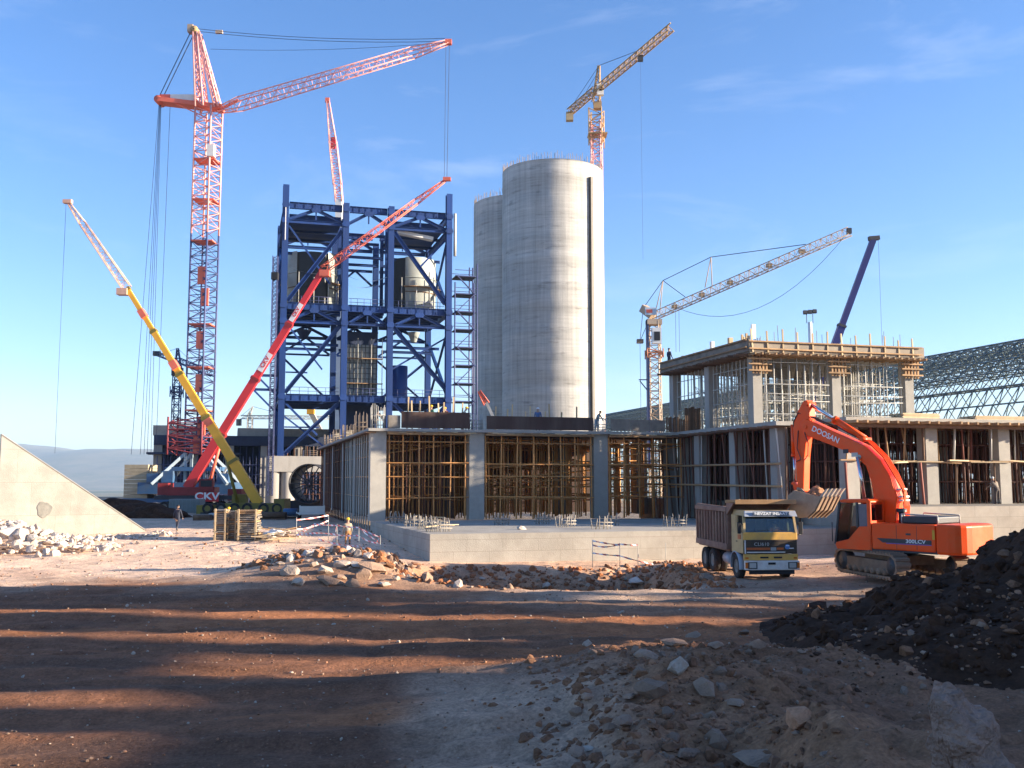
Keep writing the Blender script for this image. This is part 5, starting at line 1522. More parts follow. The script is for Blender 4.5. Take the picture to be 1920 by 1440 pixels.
m = MB(); rope(m, ce, ap, .035); rope(m, ap, a2, .035); rope(m, a2, r0.lerp(je, .80) + Vector((0, 0, .5)), .035); rope(m, ap, r0.lerp(je, .18) + Vector((0, 0, .5)), .035)
rope(m, r0.lerp(je, .12), je, .02, 3.6, 14); t0_ = r0.lerp(je, .125); rope(m, t0_, t0_ - Vector((0, 0, 4.6)), .018); rope(m, t0_ + Vector((.35, 0, 0)), t0_ + Vector((.35, 0, -4.6)), .018)
cwp = c5(1200, 640, 101); rope(m, ce, cwp, .03); rope(m, r0 - Vector((.6, 0, .8)), cwp, .04); rope(m, cwp, c5(1202, 790, 101), .02); m.build('ropes', cable_m, tc3)
MB().box(cwp, (.65, .6, .4)).build('counterweight', M('tan_weight', (.28, .20, .14), .8), tc3)
MB().beam((-.6, 0, c5(1230, 712).z), (-1.6, 0, c5(1205, 712).z), .1, .1).build('wall_tie', navy_steel, tc3)
MB().beam((-.6, 0, c5(1230, 735).z), (-1.5, 0, c5(1205, 714).z), .1, .1).build('wall_tie', navy_steel, tc3)

# navy telescopic boom and lamp mast behind the right building
p0_, p1_ = at(1555, 680, 112), at(1637, 450, 112)
nb_ = thing('mobile_crane', 'dark blue telescopic boom rising behind the right building', 'crane', (at(1540, 900, 112).x, 112, 0))
m0 = at(1480, 880, 112) - nb_.location
k0, k1 = m0, p1_ - nb_.location
mid = k0.lerp(k1, .62)
MB().beam(k0, mid, .7, .8).build('boom_section', navy_boom, nb_)
MB().beam(mid, k1, .56, .64).build('boom_section', navy_boom, nb_)
MB().beam(k0.lerp(k1, .615), k0.lerp(k1, .625), .8, .92).build('boom_collar', dark_steel, nb_)
MB().beam(k1 + Vector((-.5, 0, .15)), k1 + Vector((.7, 0, .25)), .6, .45).build('boom_head', dark_steel, nb_)
MB().box((m0.x, 0, m0.z - 1.2), (4, 2.5, 2.4)).build('superstructure', navy_boom, nb_)
m = MB(); rope(m, k1 + Vector((.6, 0, .1)), k1 + Vector((.6, 0, -18)), .018); m.build('hoist_rope', cable_m, nb_)
q = at(1519, 620, 95); lm = thing('lamp_mast', 'white lamp mast with dark floodlights above the right building', 'lamp mast', (q.x, q.y, 0))
zt_ = at(1517, 604, 95).z
MB().tube((0, 0, 0), (0, 0, zt_), .2, 10).build('pole', white_p, lm)
zq = at(1517, 588, 95).z
for dx in (-.3, .3):
    MB().tube((dx, 0, zt_ - .1), (dx, 0, zq), .035, 5).build('bracket', dark_steel, lm)
for i, dx in enumerate((-.45, 0, .45)):
    MB().box((dx, -.1, zq + .1 + .05 * i), (.38, .25, .34), 0, Matrix.Rotation(R(-20), 3, 'X')).build('floodlight', dark_steel, lm)

# far dark tower crane at the left and a distant one between the boom and the tower
D_ = 190
q = at(326, 900, D_); tc4 = thing('tower_crane', 'small dark tower crane behind the yellow boom', 'crane', (q.x, q.y, 0))
def c6(x, y, D=D_): return at(x, y, D) - tc4.location
lat(MB(), (0, 0, 0), (0, 0, c6(328, 690).z), 1.3, 1.3, n=22, rc=.1, rb_=.06).build('mast', navy_steel, tc4)
lat(MB(), (0, 0, c6(328, 745).z), (0, 0, c6(328, 725).z), 1.9, 1.9, n=2, rc=.1, rb_=.08).build('climbing_frame', navy_steel, tc4)
MB().box((0, 0, c6(328, 697).z), (1.8, 1.6, 1.6)).build('slewing_unit', dark_steel, tc4)
ap = c6(333, 653); lat(MB(), (.2, 0, c6(330, 700).z), ap, 1.2, 1.2, .3, .3, n=5, rc=.1, rb_=.07).build('apex_frame', navy_steel, tc4)
lat(MB(), c6(333, 675), c6(400, 702, 180), .9, .9, n=10, rc=.08, rb_=.05).build('jib', navy_steel, tc4)
lat(MB(), c6(328, 676), c6(296, 664, 195), .9, .6, n=5, rc=.08, rb_=.05).build('counter_jib', navy_steel, tc4)
MB().box(c6(294, 663, 195), (1.3, 1.0, .9)).build('counterweight', dark_steel, tc4)
m = MB(); rope(m, ap, c6(372, 690, 182), .04); rope(m, ap, c6(300, 664, 194), .04); m.build('ropes', cable_m, tc4)
D_ = 330
q = at(466, 900, D_); tc5 = thing('tower_crane', 'distant grey tower crane low between the red boom and the tower', 'crane', (q.x, q.y, -4))
def c7(x, y, D=D_): return at(x, y, D) - tc5.location
lat(MB(), (0, 0, 0), (0, 0, c7(466, 782).z), 1.5, 1.5, n=14, rc=.14, rb_=.1).build('mast', galv, tc5)
lat(MB(), c7(452, 782), c7(640, 783, 330), 1.0, 1.1, n=30, rc=.12, rb_=.07).build('jib', galv, tc5)
lat(MB(), c7(466, 782), c7(474, 762), 1.0, 1.0, .3, .3, n=4, rc=.12, rb_=.08).build('apex_frame', galv, tc5)
MB().box(c7(448, 792), (1.5, 1.2, 2.2)).build('counterweight', dark_steel, tc5)
m = MB(); rope(m, c7(474, 762), c7(540, 780), .06); rope(m, c7(474, 762), c7(452, 780), .06); m.build('ropes', cable_m, tc5)
# yellow headed boom behind the tower foot, and a small one in front of the silos
q = at(617, 840, 165); bm1 = thing('lattice_boom_crane', 'short pale boom with yellow head leaning behind the tower foot', 'crane', (q.x, q.y, 0))
MB().beam((0, 0, 0), (0, 0, q.z), .7, .7).build('mast', dark_steel, bm1)
MB().beam((0, 0, q.z), at(584, 775, 165) - bm1.location, .75, .8).build('boom', galv, bm1)
MB().box(at(583, 771, 165) - bm1.location, (1.2, 1, 1.0)).build('boom_head', yellow_boom, bm1)
q = at(931, 795, 150); bm2 = thing('lattice_boom_crane', 'rusty orange fly jib leaning in front of the silo foot', 'crane', (q.x, q.y, 0))
MB().beam((0, 0, 0), (0, 0, q.z), .5, .5).build('mast', galv, bm2)
MB().beam((0, 0, q.z), at(912, 755, 150) - bm2.location, .45, .45).build('boom', galv, bm2)
lat(MB(), at(912, 757, 150) - bm2.location, at(898, 733, 150) - bm2.location, .9, .9, .4, .4, n=5, rc=.09, rb_=.06).build('fly_jib', red_crane, bm2)
# rotary kiln shell end with its spider of braces
q = at(588, 907, 118); kl = thing('kiln_shell', 'big round kiln shell section with radial braces beside the pier', 'kiln', q)
r_ = 2.3
axk = Matrix.Rotation(R(90), 3, 'X')
MB().lathe([(r_, -3), (r_, 3), (r_ - .12, 3), (r_ - .12, -3), (r_, -3)], 48, ax=axk).build('shell', dark_steel, kl)
MB().lathe([(.1, -.1), (.35, -.1), (.35, .1), (.1, .1)], 12, ax=axk, c=(0, -2.6, 0)).build('hub', dark_steel, kl)
for i in range(18):
    a = 2 * math.pi * i / 18
    MB().beam((.3 * math.cos(a), -2.6, .3 * math.sin(a)), ((r_ - .1) * math.cos(a), -2.6, (r_ - .1) * math.sin(a)), .1, .12).build('spoke', dark_steel, kl)
MB().bx(-2.4, 2.4, -2, 2, -r_ - .9, -r_ + .35).build('cradle', dark_steel, kl)

# ------------------------------------------------------------------ dump truck
dust = (0.30, 0.20, 0.14)
tr_yel = M('cab_yellow', (0.78, 0.43, 0.09), 0.45, var=0.12, scale=1.0, dirt=dust, dirt_amt=0.45, dscale=1.2, rand=0.03)
tr_beige = M('cab_beige', (0.52, 0.37, 0.17), 0.5, var=0.12, scale=1.0, dirt=dust, dirt_amt=0.5, dscale=1.2, rand=0.03)
tr_body = M('dusty_tipper_body', (0.24, 0.135, 0.10), 0.8, var=0.25, scale=1.5, dirt=(0.40, 0.28, 0.20), dirt_amt=0.7, dscale=0.9, rand=0.08)
tr_lip = M('tipper_rim', (0.38, 0.22, 0.10), 0.8, var=0.25, scale=1.5, dirt=(0.45, 0.32, 0.2), dirt_amt=0.6)
tr_grille = M('grille_brown', (0.060, 0.042, 0.028), 0.5, var=0.2, scale=2.0, dirt=(0.20, 0.12, 0.06), dirt_amt=0.5)
tr_bump = M('bumper_white', (0.78, 0.73, 0.66), 0.5, var=0.1, scale=1.5, dirt=dust, dirt_amt=0.5, dscale=1.5)
tr_guard = M('mudguard_greyblue', (0.36, 0.40, 0.46), 0.5, var=0.1, scale=1.5, dirt=dust, dirt_amt=0.4)
tr_or = M('orange_stripe', (0.50, 0.12, 0.03), 0.5)
lampm = M('lamp_lens', (0.45, 0.44, 0.40), 0.15, spec=0.8, var=0.1)
amber = M('amber_lens', (0.65, 0.16, 0.02), 0.25, spec=0.7, var=0.05)
glass = bpy.data.materials.new('window_glass'); glass.use_nodes = True
gn = glass.node_tree.nodes; gl = glass.node_tree.links; gn.remove(gn['Principled BSDF'])
g1 = gn.new('ShaderNodeBsdfTransparent'); g1.inputs['Color'].default_value = (0.55, 0.62, 0.62, 1)
g2 = gn.new('ShaderNodeBsdfGlossy'); g2.inputs['Roughness'].default_value = 0.05; g2.inputs['Color'].default_value = (0.9, 0.95, 1, 1)
g3 = gn.new('ShaderNodeMixShader'); fz_ = gn.new('ShaderNodeFresnel'); fz_.inputs['IOR'].default_value = 1.6
gl.new(fz_.outputs[0], g3.inputs[0]); gl.new(g1.outputs[0], g3.inputs[1]); gl.new(g2.outputs[0], g3.inputs[2]); gl.new(g3.outputs[0], gn['Material Output'].inputs['Surface'])

tp = at(1447, 1080, 43.5)
TZ = gz(tp.x, 45.5)
tk = thing('dump_truck', 'yellow and beige dump truck with dusty brown tipper being loaded by the excavator', 'truck', (tp.x, 43.5, TZ), R(5))
def kb(x0, x1, y0, y1, z0, z1, name, mat, par=None, bev=0):
    o = MB().bx(x0, x1, y0, y1, z0, z1).build(name, mat, par or tk)
    if bev:
        b_ = o.modifiers.new('bevel', 'BEVEL'); b_.width = bev; b_.segments = 2
    return o
W2 = 1.2
# cab shell
kb(-W2, W2, .04, .12, 1.72, 2.06, 'front_panel', tr_yel, bev=.03)
kb(-W2, W2, .02, .12, .86, 1.13, 'front_panel', tr_yel, bev=.02)
gr = kb(-1.14, 1.16, .0, .10, 1.14, 1.74, 'grille', tr_grille, bev=.02)
for k in range(6):
    kb(-1.1, 1.1, -.012, -.002, 1.20 + k * .09, 1.215 + k * .09, 'grille_bar', black_m, gr)
kb(-1.08, -.05, -.022, -.014, 1.31, 1.41, 'stripe', tr_or, gr); kb(.25, .55, -.022, -.014, 1.31, 1.41, 'stripe', tr_or, gr)
kb(-1.08, .62, -.022, -.014, 1.19, 1.235, 'stripe', tr_bump, gr); kb(-.02, .22, -.03, -.014, 1.28, 1.42, 'badge', galv, gr)
kb(-1.17, -1.12, -.02, .0, 1.15, 1.73, 'grille_edge', tr_bump, gr)
text('lettering', 'CLI610', .20, galv, tk, (-.42, -.024, 1.55), face_rot((1, 0, 0), (0, 0, 1)), 1.15)
text('lettering', 'Aydan', .10, letter_white, tk, (.90, -.024, 1.38), face_rot((1, 0, 0), (0, 0, 1)), 1.0, bold=.004) if False else None
MB().lathe([(0, 0), (.10, .004), (.11, 0)], 16, (.72, -.02, 1.44), ax=Matrix.Rotation(R(90), 3, 'X')).build('emblem', M('emblem_blue', (.10, .22, .45), .4), tk)
kb(.66, .80, -.026, -.018, 1.47, 1.50, 'emblem_bar', letter_white); kb(.80, 1.0, -.026, -.018, 1.36, 1.395, 'emblem_bar', letter_white)
kb(-1.2, 1.2, -.16, .05, .46, .86, 'bumper', tr_bump, bev=.03)
for s_ in (-1, 1):
    kb(s_ * .88 - .20, s_ * .88 + .20, -.175, -.155, .52, .80, 'headlight_bezel', black_m)
    kb(s_ * .88 - .15, s_ * .88 + .15, -.19, -.172, .56, .77, 'headlight', lampm)
    kb(s_ * 1.14 - .06, s_ * 1.14 + .05, -.175, -.15, .54, .79, 'indicator', amber)
    kb(s_ * .3 - .2 + .02, s_ * .3 + .2 - .02, .0, .02, .95, 1.02, 'vent_slot', black_m)
kb(-.25, .30, -.175, -.157, .50, .60, 'number_plate', tr_bump); kb(-.20, .12, -.2, -.155, .70, .79, 'tow_hitch', black_m)
kb(1.0, 1.14, .0, .02, .93, 1.0, 'marker_lamp', amber); kb(-1.14, -1.0, .0, .02, .93, 1.0, 'marker_lamp', amber)
# windscreen pillars, roof and doors
for s_ in (-1, 1):
    MB().beam((s_ * 1.15, .08, 2.04), (s_ * 1.10, .24, 2.78), .10, .12, up=(0, 1, 0)).build('windscreen_pillar', tr_beige, tk)
    MB().beam((s_ * 1.15, 1.05, 1.9), (s_ * 1.11, 1.05, 2.78), .08, .12, up=(0, 1, 0)).build('door_pillar', tr_beige, tk)
    kb(s_ * 1.18 - .03, s_ * 1.18 + .03, .13, 1.7, 1.15, 2.03, 'door', tr_beige, bev=.02)
    kb(s_ * 1.20 - .03, s_ * 1.20 + .03, .35, .75, 1.75, 1.95, 'door_decal', tr_or)
    kb(s_ * 1.215 - .015, s_ * 1.215 + .015, .85, 1.0, 1.62, 1.66, 'door_handle', black_m)
    MB().ext([(s_ * 1.16, .20, 2.05), (s_ * 1.16, 1.0, 2.05), (s_ * 1.12, 1.0, 2.75), (s_ * 1.12, .30, 2.75)], (-s_ * .01, 0, 0)).build('side_window', glass, tk)
    kb(s_ * 1.16 - .03, s_ * 1.16 + .03, 1.1, 1.72, 2.03, 2.78, 'cab_side', tr_beige)
kb(-1.17, 1.17, 1.68, 1.75, 1.0, 2.8, 'cab_back', tr_beige)
ro = MB().ext([(-1.14, .12, 2.76), (1.14, .12, 2.76), (1.10, .10, 2.99), (-1.10, .10, 2.99)], (0, 1.6, .02)).build('cab_roof', tr_beige, tk)
vis = MB().ext([(-1.17, -.10, 2.74), (1.17, -.10, 2.74), (1.12, .02, 2.98), (-1.12, .02, 2.98)], (0, .10, 0)).build('sun_visor', tr_guard, tk)
kb(-.80, .80, -.105, -.06, 2.77, 2.95, 'name_board', M('sign_grey', (.22, .23, .24), .5), vis)
text('lettering', 'NEVZAT INSAAT', .175, letter_white, tk, (0, -.118, 2.862), face_rot((1, 0, 0), (0, .25, 1)), 1.12, .004, .004)
MB().ext([(-1.10, .07, 2.06), (1.10, .07, 2.06), (1.05, .20, 2.74), (-1.05, .20, 2.74)], (0, .012, 0)).build('windscreen', glass, tk)
kb(-1.05, 1.05, .15, .5, 1.9, 2.08, 'dashboard', M('dash_blue', (.20, .27, .36), .6))
for s_ in (-.55, .55):
    kb(s_ - .27, s_ + .27, 1.2, 1.35, 1.6, 2.55, 'seat_back', dark_steel); kb(s_ - .27, s_ + .27, .7, 1.25, 1.55, 1.72, 'seat_base', dark_steel)
MB().lathe([(.19, -.015), (.22, -.015), (.22, .015), (.19, .015), (.19, -.015)], 18, (.55, .62, 2.02), ax=Matrix.Rotation(R(60), 3, 'X')).build('steering_wheel', black_m, tk)
for x0, x1 in ((-.9, -.05), (.1, .85)):
    MB().beam((x0, .055, 2.08), (x1, .075, 2.16), .02, .02).build('wiper', black_m, tk)
kb(1.30, 1.48, .10, .18, 1.97, 2.50, 'mirror', black_m, bev=.02); MB().tube((1.15, .12, 1.95), (1.4, .13, 1.95), .02, 5).build('mirror_arm', black_m, tk); MB().tube((1.4, .13, 1.93), (1.4, .13, 2.0), .02, 5).build('mirror_arm', black_m, tk)
kb(-1.42, -1.27, .12, .19, 2.0, 2.5, 'mirror', black_m, bev=.02); MB().tube((-1.15, .14, 2.4), (-1.36, .15, 2.4), .02, 5).build('mirror_arm', black_m, tk)
# mudguards, wheels, chassis
axl = Matrix.Rotation(R(90), 3, 'Y')
TWT, TWR = wheel_mesh(.54, .30)
def tw_(x, y):
    e = inst(TWT, 'wheel', tk, (x, y, .54), (0, 0, R(90))); o = bpy.data.objects.new('rim', TWR); COL.objects.link(o); o.parent = e
for s_ in (-1, 1):
    MB().lathe([(.62, -.17), (.66, -.17), (.66, .17), (.62, .17), (.62, -.17)], 18, (s_ * 1.06, 1.25, .54), ax=Matrix.Rotation(R(90), 3, 'Y') @ Matrix.Rotation(R(180), 3, 'Z'), a0=R(-100), a1=R(100)).build('mudguard', tr_guard, tk)
    tw_(s_ * 1.03, 1.25)
    for y in (4.75, 6.05):
        tw_(s_ * 1.08, y); tw_(s_ * .74, y)
    kb(s_ * .42 - .05, s_ * .42 + .05, .1, 7.2, .72, .98, 'chassis_rail', dark_steel)
    MB().lathe([(.08, -.5), (.28, -.5), (.28, .5), (.08, .5)], 14, (s_ * .85, 2.9, .75), ax=Matrix.Rotation(R(90), 3, 'X')).build('fuel_tank', tr_guard, tk)
for y in (1.25, 4.75, 6.05):
    MB().tube((-.9, y, .54), (.9, y, .54), .11, 8).build('axle', dark_steel, tk)
kb(-.5, .5, .4, 1.7, .7, 1.1, 'engine', dark_steel)
kb(-1.0, 1.0, -.05, .0, .28, .46, 'skirt', black_m)
# tipper body
bz0, bz1 = 1.22, 3.12
for s_ in (-1, 1):
    MB().ext([(s_ * 1.24, 2.05, bz0), (s_ * 1.24, 7.1, bz0 + .1), (s_ * 1.24, 7.2, bz1 + .05), (s_ * 1.24, 2.05, bz1 - .02)], (-s_ * .08, 0, 0)).build('tipper_side', tr_body, tk)
    for k in range(11):
        y = 2.2 + k * .48
        kb(s_ * 1.29 - .05, s_ * 1.29 + .05, y - .06, y + .06, bz0 + .25, bz1 - .25, 'side_rib', tr_body)
    kb(s_ * 1.29 - .07, s_ * 1.29 + .07, 2.0, 7.15, bz1 - .22, bz1 - .04, 'top_rail', tr_body)
    kb(s_ * 1.29 - .06, s_ * 1.29 + .06, 2.0, 7.1, bz0 - .02, bz0 + .24, 'bottom_rail', tr_body)
kb(-1.2, 1.2, 2.05, 7.1, bz0 - .1, bz0 + .05, 'tipper_floor', tr_body)
MB().ext([(-1.30, 1.98, bz0), (1.30, 1.98, bz0), (1.30, 1.98, 3.3), (-1.30, 1.98, 3.3)], (0, .08, 0)).build('headboard', tr_body, tk)
kb(-1.2, 1.2, 7.05, 7.15, bz0, bz1 - .1, 'tailgate', tr_body)
MB().ext([(-1.36, 2.04, 3.28), (-1.36, .55, 3.34), (-1.36, .55, 3.44), (-1.36, 2.04, 3.42)], (2.72, 0, 0)).build('cab_guard', tr_lip, tk)
kb(-1.38, 1.38, .50, .58, 3.26, 3.46, 'guard_lip', tr_lip)
for s_ in (-1, 1):
    MB().ext([(s_ * 1.33, 2.0, 2.75), (s_ * 1.33, 2.0, 3.28), (s_ * 1.33, .9, 3.3)], (-s_ * .06, 0, 0)).build('guard_gusset', tr_body, tk)
# load of earth
ld = MB(); nn = 18; g = []
rl = random.Random(4)
for i in range(nn + 1):
    for j in range(nn + 1):
        x, y = -1.14 + 2.28 * i / nn, 2.1 + 4.9 * j / nn
        h_ = 2.55 + .55 * math.exp(-((x - .1) / .7) ** 2 - ((y - 3.4) / 1.3) ** 2) + rl.uniform(-.06, .06)
        g.append((x, y, h_))
ld.add(g, [(i * (nn + 1) + j, (i + 1) * (nn + 1) + j, (i + 1) * (nn + 1) + j + 1, i * (nn + 1) + j + 1) for i in range(nn) for j in range(nn)])
lo_ = ld.build('soil_load', earth('load_earth', attr=False, base=(.34, .18, .10), fine=8)); lo_.location = tk.location; lo_.rotation_euler = tk.rotation_euler
tag(lo_, 'heaped earth inside the tipper of the dump truck', 'earth', None, 'stuff')
RT = Matrix.Rotation(R(5), 4, 'Z')
for i, (x, y, z, s_, k, lbb) in enumerate([(-.28, 2.9, 3.25, .30, 'pale', 'pale round boulder on top of the truck load'), (.22, 2.6, 3.12, .32, 'pale', 'light brown block at the front of the truck load'), (-.75, 3.0, 3.15, .24, 'grey', 'small dark stone beside the boulder on the truck load'), (-.02, 3.3, 3.0, .3, 'red', 'reddish stone between the two blocks on the truck load')]):
    p = tk.location + (RT @ Vector((x, y, z)))
    rock(k, (p.x, p.y), s_, lbb, seed=200 + i, z=p.z - s_ * .28)

# ------------------------------------------------------------------ excavator
ex_or = M('excavator_orange', (0.95, 0.085, 0.004), 0.4, var=0.08, scale=0.8, rand=0.04, dirt=(0.60, 0.15, 0.05), dirt_amt=0.4, dscale=1.6, spec=0.3)
ex_dark = M('excavator_grey', (0.035, 0.04, 0.045), 0.5, var=0.15, scale=1.2, dirt=(.15, .11, .08), dirt_amt=.3)
ex_dirt = M('muddy_steel', (0.24, 0.16, 0.105), 0.85, var=0.3, scale=2.5, dirt=(0.10, 0.075, 0.055), dirt_amt=0.6, dscale=2)
ex_buck = M('bucket_steel', (0.33, 0.22, 0.15), 0.7, var=0.25, scale=2.5, dirt=(0.42, 0.30, 0.2), dirt_amt=0.6, dscale=2)
chrome = M('piston_chrome', (0.62, 0.62, 0.62), 0.2, metal=0.9, var=0.05)
hose = M('hydraulic_hose', (0.03, 0.028, 0.028), 0.6)
EXC = Vector((16.05, 41.85, 0)); EXC.z = .45
ex = thing('excavator', 'orange tracked excavator with raised arm and full bucket over the truck', 'excavator', EXC, R(130))
def eb(x0, x1, y0, y1, z0, z1, name, mat, par=None, bev=0):
    o = MB().bx(x0, x1, y0, y1, z0, z1).build(name, mat, par or ex)
    if bev:
        b_ = o.modifiers.new('bevel', 'BEVEL'); b_.width = bev; b_.segments = 3
    return o
def ee(poly, y0, y1, name, mat, par=None, bev=0):
    o = MB().ext([(x, y0, z) for x, z in poly], (0, y1 - y0, 0)).build(name, mat, par or ex)
    if bev:
        b_ = o.modifiers.new('bevel', 'BEVEL'); b_.width = bev; b_.segments = 2
    return o
# undercarriage
QR = Matrix.Rotation(R(101 - 130), 3, 'Z')
def stadium(L_, r, n=10):
    pts = []
    for i in range(n + 1):
        a = -math.pi / 2 + math.pi * i / n; pts.append((L_ / 2 - r + r * math.cos(a), r + r * math.sin(a)))
    for i in range(n + 1):
        a = math.pi / 2 + math.pi * i / n; pts.append((-L_ / 2 + r + r * math.cos(a), r + r * math.sin(a)))
    return pts
for s_ in (-1, 1):
    yo = s_ * 1.3
    band = stadium(4.7, .47)
    inner = [(x * .965, .47 + (z - .47) * .86) for x, z in band]
    m = MB(); N_ = len(band)
    vs_ = [QR @ Vector((x, yo + w, z)) for w in (-.3, .3) for x, z in band] + [QR @ Vector((x, yo + w, z)) for w in (-.3, .3) for x, z in inner]
    fs_ = []
    for i in range(N_):
        j = (i + 1) % N_
        fs_ += [(i, j, N_ + j, N_ + i), (2 * N_ + i, 3 * N_ + i, 3 * N_ + j, 2 * N_ + j), (i, 2 * N_ + i, 2 * N_ + j, j), (N_ + i, N_ + j, 3 * N_ + j, 3 * N_ + i)]
    m.add(vs_, fs_)
    trk = m.build('track', ex_dirt, ex)
    # shoes along the band
    per = [Vector((x, 0, z)) for x, z in band]; d_ = [0]
    for i in range(N_): d_.append(d_[-1] + (per[(i + 1) % N_] - per[i]).length)
    shoe = MB().bx(-.075, .075, -.31, .31, 0, .05).bx(-.02, .02, -.31, .31, .05, .075).mesh('track_shoe', ex_dirt)
    ns_ = 48
    for k in range(ns_):
        t_ = d_[-1] * k / ns_
        i = max(j for j in range(N_) if d_[j] <= t_)
        a, b_ = per[i], per[(i + 1) % N_]
        p = a.lerp(b_, (t_ - d_[i]) / max(1e-6, d_[i + 1] - d_[i])); tg = (b_ - a).normalized()
        ang = math.atan2(tg.z, tg.x)
        rotm = QR @ Matrix.Rotation(-ang, 3, 'Y') @ Matrix.Rotation(R(180), 3, 'X')
        inst(shoe, 'track_shoe', trk, QR @ Vector((p.x, yo, p.z)), rotm.to_euler())
    fr_ = MB()
    fr_.ext([QR @ Vector((x, yo - .2, z)) for x, z in ((-1.85, .2), (1.85, .2), (1.9, .5), (1.5, .66), (-1.5, .66), (-1.9, .5))], QR @ Vector((0, .4, 0))); fr_.build('track_frame', ex_dirt, trk)
    for x, r_ in ((-1.88, .40), (1.88, .40)):
        MB().lathe([(.02, -.24), (r_ * .5, -.27), (r_ * .55, -.22), (r_ * .9, -.22), (r_, -.15), (r_, .15), (r_ * .9, .22), (.02, .25)], 22, QR @ Vector((x, yo, .47)), ax=QR @ Matrix.Rotation(R(90), 3, 'X')).build('sprocket', ex_dark, trk)
    for k in range(7):
        MB().lathe([(.02, -.25), (.13, -.25), (.13, .25), (.02, .25)], 12, QR @ Vector((-1.35 + k * .45, yo, .2)), ax=QR @ Matrix.Rotation(R(90), 3, 'X')).build('roller', ex_dirt, trk)
MB().box((0, 0, .62), (1.9, 2.0, .35), 0, QR).build('car_body', ex_dirt, ex)
MB().lathe([(.75, .78), (.75, .98), (0, .98)], 28).build('swing_ring', ex_dark, ex)
# upper structure
eb(-2.4, 1.7, -1.45, 1.45, .98, 1.12, 'main_frame', ex_dark)
eb(-2.35, .33, .62, 1.5, 1.06, 2.12, 'side_housing', ex_or, bev=.05)
eb(-2.35, 1.5, -1.5, -.55, 1.06, 2.1, 'side_housing', ex_or, bev=.05)
eb(-2.35, -.35, -.54, .61, 1.06, 2.08, 'engine_bay', ex_or, bev=.03)
eb(-2.2, -.75, -.9, 1.0, 2.125, 2.42, 'engine_hood', ex_dark, bev=.06)
for s_ in (-.85, .95):
    MB().tube((-.7, s_, 2.1), (-.7, s_, 2.5), .03, 6).build('handrail', galv, ex); MB().tube((-2.2, s_, 2.1), (-2.2, s_, 2.45), .03, 6).build('handrail', galv, ex); MB().tube((-2.2, s_, 2.45), (-.7, s_, 2.5), .03, 6).build('handrail', galv, ex)
MB().tube((-.3, .2, 2.08), (-.3, .2, 2.6), .13, 10).build('air_intake', ex_dark, ex); MB().lathe([(.2, 0), (.2, .14), (0, .16)], 12, (-.3, .2, 2.55)).build('intake_cap', ex_dark, ex)
cwm = MB(); pl_ = []
for i in range(13):
    a = math.pi / 2 + math.pi * i / 12
    pl_.append((-2.36 + 1.15 * math.cos(a) * (abs(math.cos(a)) ** -.35 if abs(math.cos(a)) > .01 else 1), 1.5 * math.sin(a) * (abs(math.sin(a)) ** -.55 if abs(math.sin(a)) > .01 else 1)))
pl_ = [(-2.36, 1.5)] + pl_[1:-1] + [(-2.36, -1.5)]
cwm.ext([(x, y, .98) for x, y in pl_], (0, 0, 1.16))
cwo = cwm.build('counterweight', ex_or, ex); b_ = cwo.modifiers.new('bevel', 'BEVEL'); b_.width = .10; b_.segments = 4; b_.limit_method = 'ANGLE'; b_.angle_limit = R(50)
eb(-3.3, -3.0, 1.2, 1.42, 1.5, 1.9, 'warning_label', M('label_yellow', (.7, .35, .03), .5)) if False else None
eb(-2.34, -2.24, 1.498, 1.512, 1.55, 1.92, 'warning_label', M('label_yellow', (.75, .40, .03), .5))
eb(-2.2, -.62, 1.5, 1.508, 1.35, 1.52, 'side_stripe', ex_dark); ee([(-.62, 1.35), (-.15, 1.35), (.1, 1.52), (-.62, 1.52)], 1.5, 1.508, 'side_stripe', ex_dark)
eb(-2.2, -.3, 1.5, 1.51, 1.315, 1.345, 'side_stripe', M('stripe_blue', (.10, .10, .35), .4))
text('lettering', '300LCV', .2, letter_white, ex, (-1.55, 1.515, 1.44), face_rot((-1, 0, 0), (0, 0, 1)), 1.25, .003, .004)
eb(-1.35, -1.15, 1.498, 1.51, 1.68, 1.76, 'panel_latch', ex_dark)
for x in (-.75, -1.6):
    eb(x - .008, x + .008, 1.497, 1.504, 1.12, 2.05, 'panel_gap', ex_dark)
# cab
cw0, cw1 = .42, 1.48
ee([(.36, 1.0), (1.95, 1.0), (2.05, 1.25), (1.4, 1.42), (.9, 1.95), (.36, 1.98)], cw1 - .06, cw1, 'cab_side', ex_or, bev=.015)
ee([(.36, 1.0), (1.95, 1.0), (2.05, 1.9), (.36, 1.98)], cw0, cw0 + .05, 'cab_side', ex_or)
ee([(.36, 2.92), (1.72, 2.92), (1.80, 3.02), (1.6, 3.07), (.45, 3.08), (.36, 3.0)], cw0, cw1, 'cab_roof', ex_or, bev=.04)
for y in (cw0 + .03, cw1 - .03):
    MB().beam((2.03, y, 1.2), (1.78, y, 2.95), .07, .08, up=(1, 0, 0)).build('cab_pillar', ex_dark, ex)
    MB().beam((.98, y, 1.92), (.98, y, 2.95), .06, .09, up=(1, 0, 0)).build('cab_pillar', ex_dark, ex)
    MB().beam((.44, y, 1.9), (.44, y, 2.95), .07, .16, up=(1, 0, 0)).build('cab_pillar', ex_or, ex)
ee([(.9, 1.9), (1.4, 1.4), (2.03, 1.2), (1.79, 2.9), (.95, 2.92)], cw1 - .04, cw1 - .03, 'side_window', glass)
ee([(.5, 1.98), (.94, 1.95), (.94, 2.88), (.5, 2.88)], cw1 - .05, cw1 - .035, 'side_window', M('tinted_glass', (.10, .12, .15), .12, spec=.8))
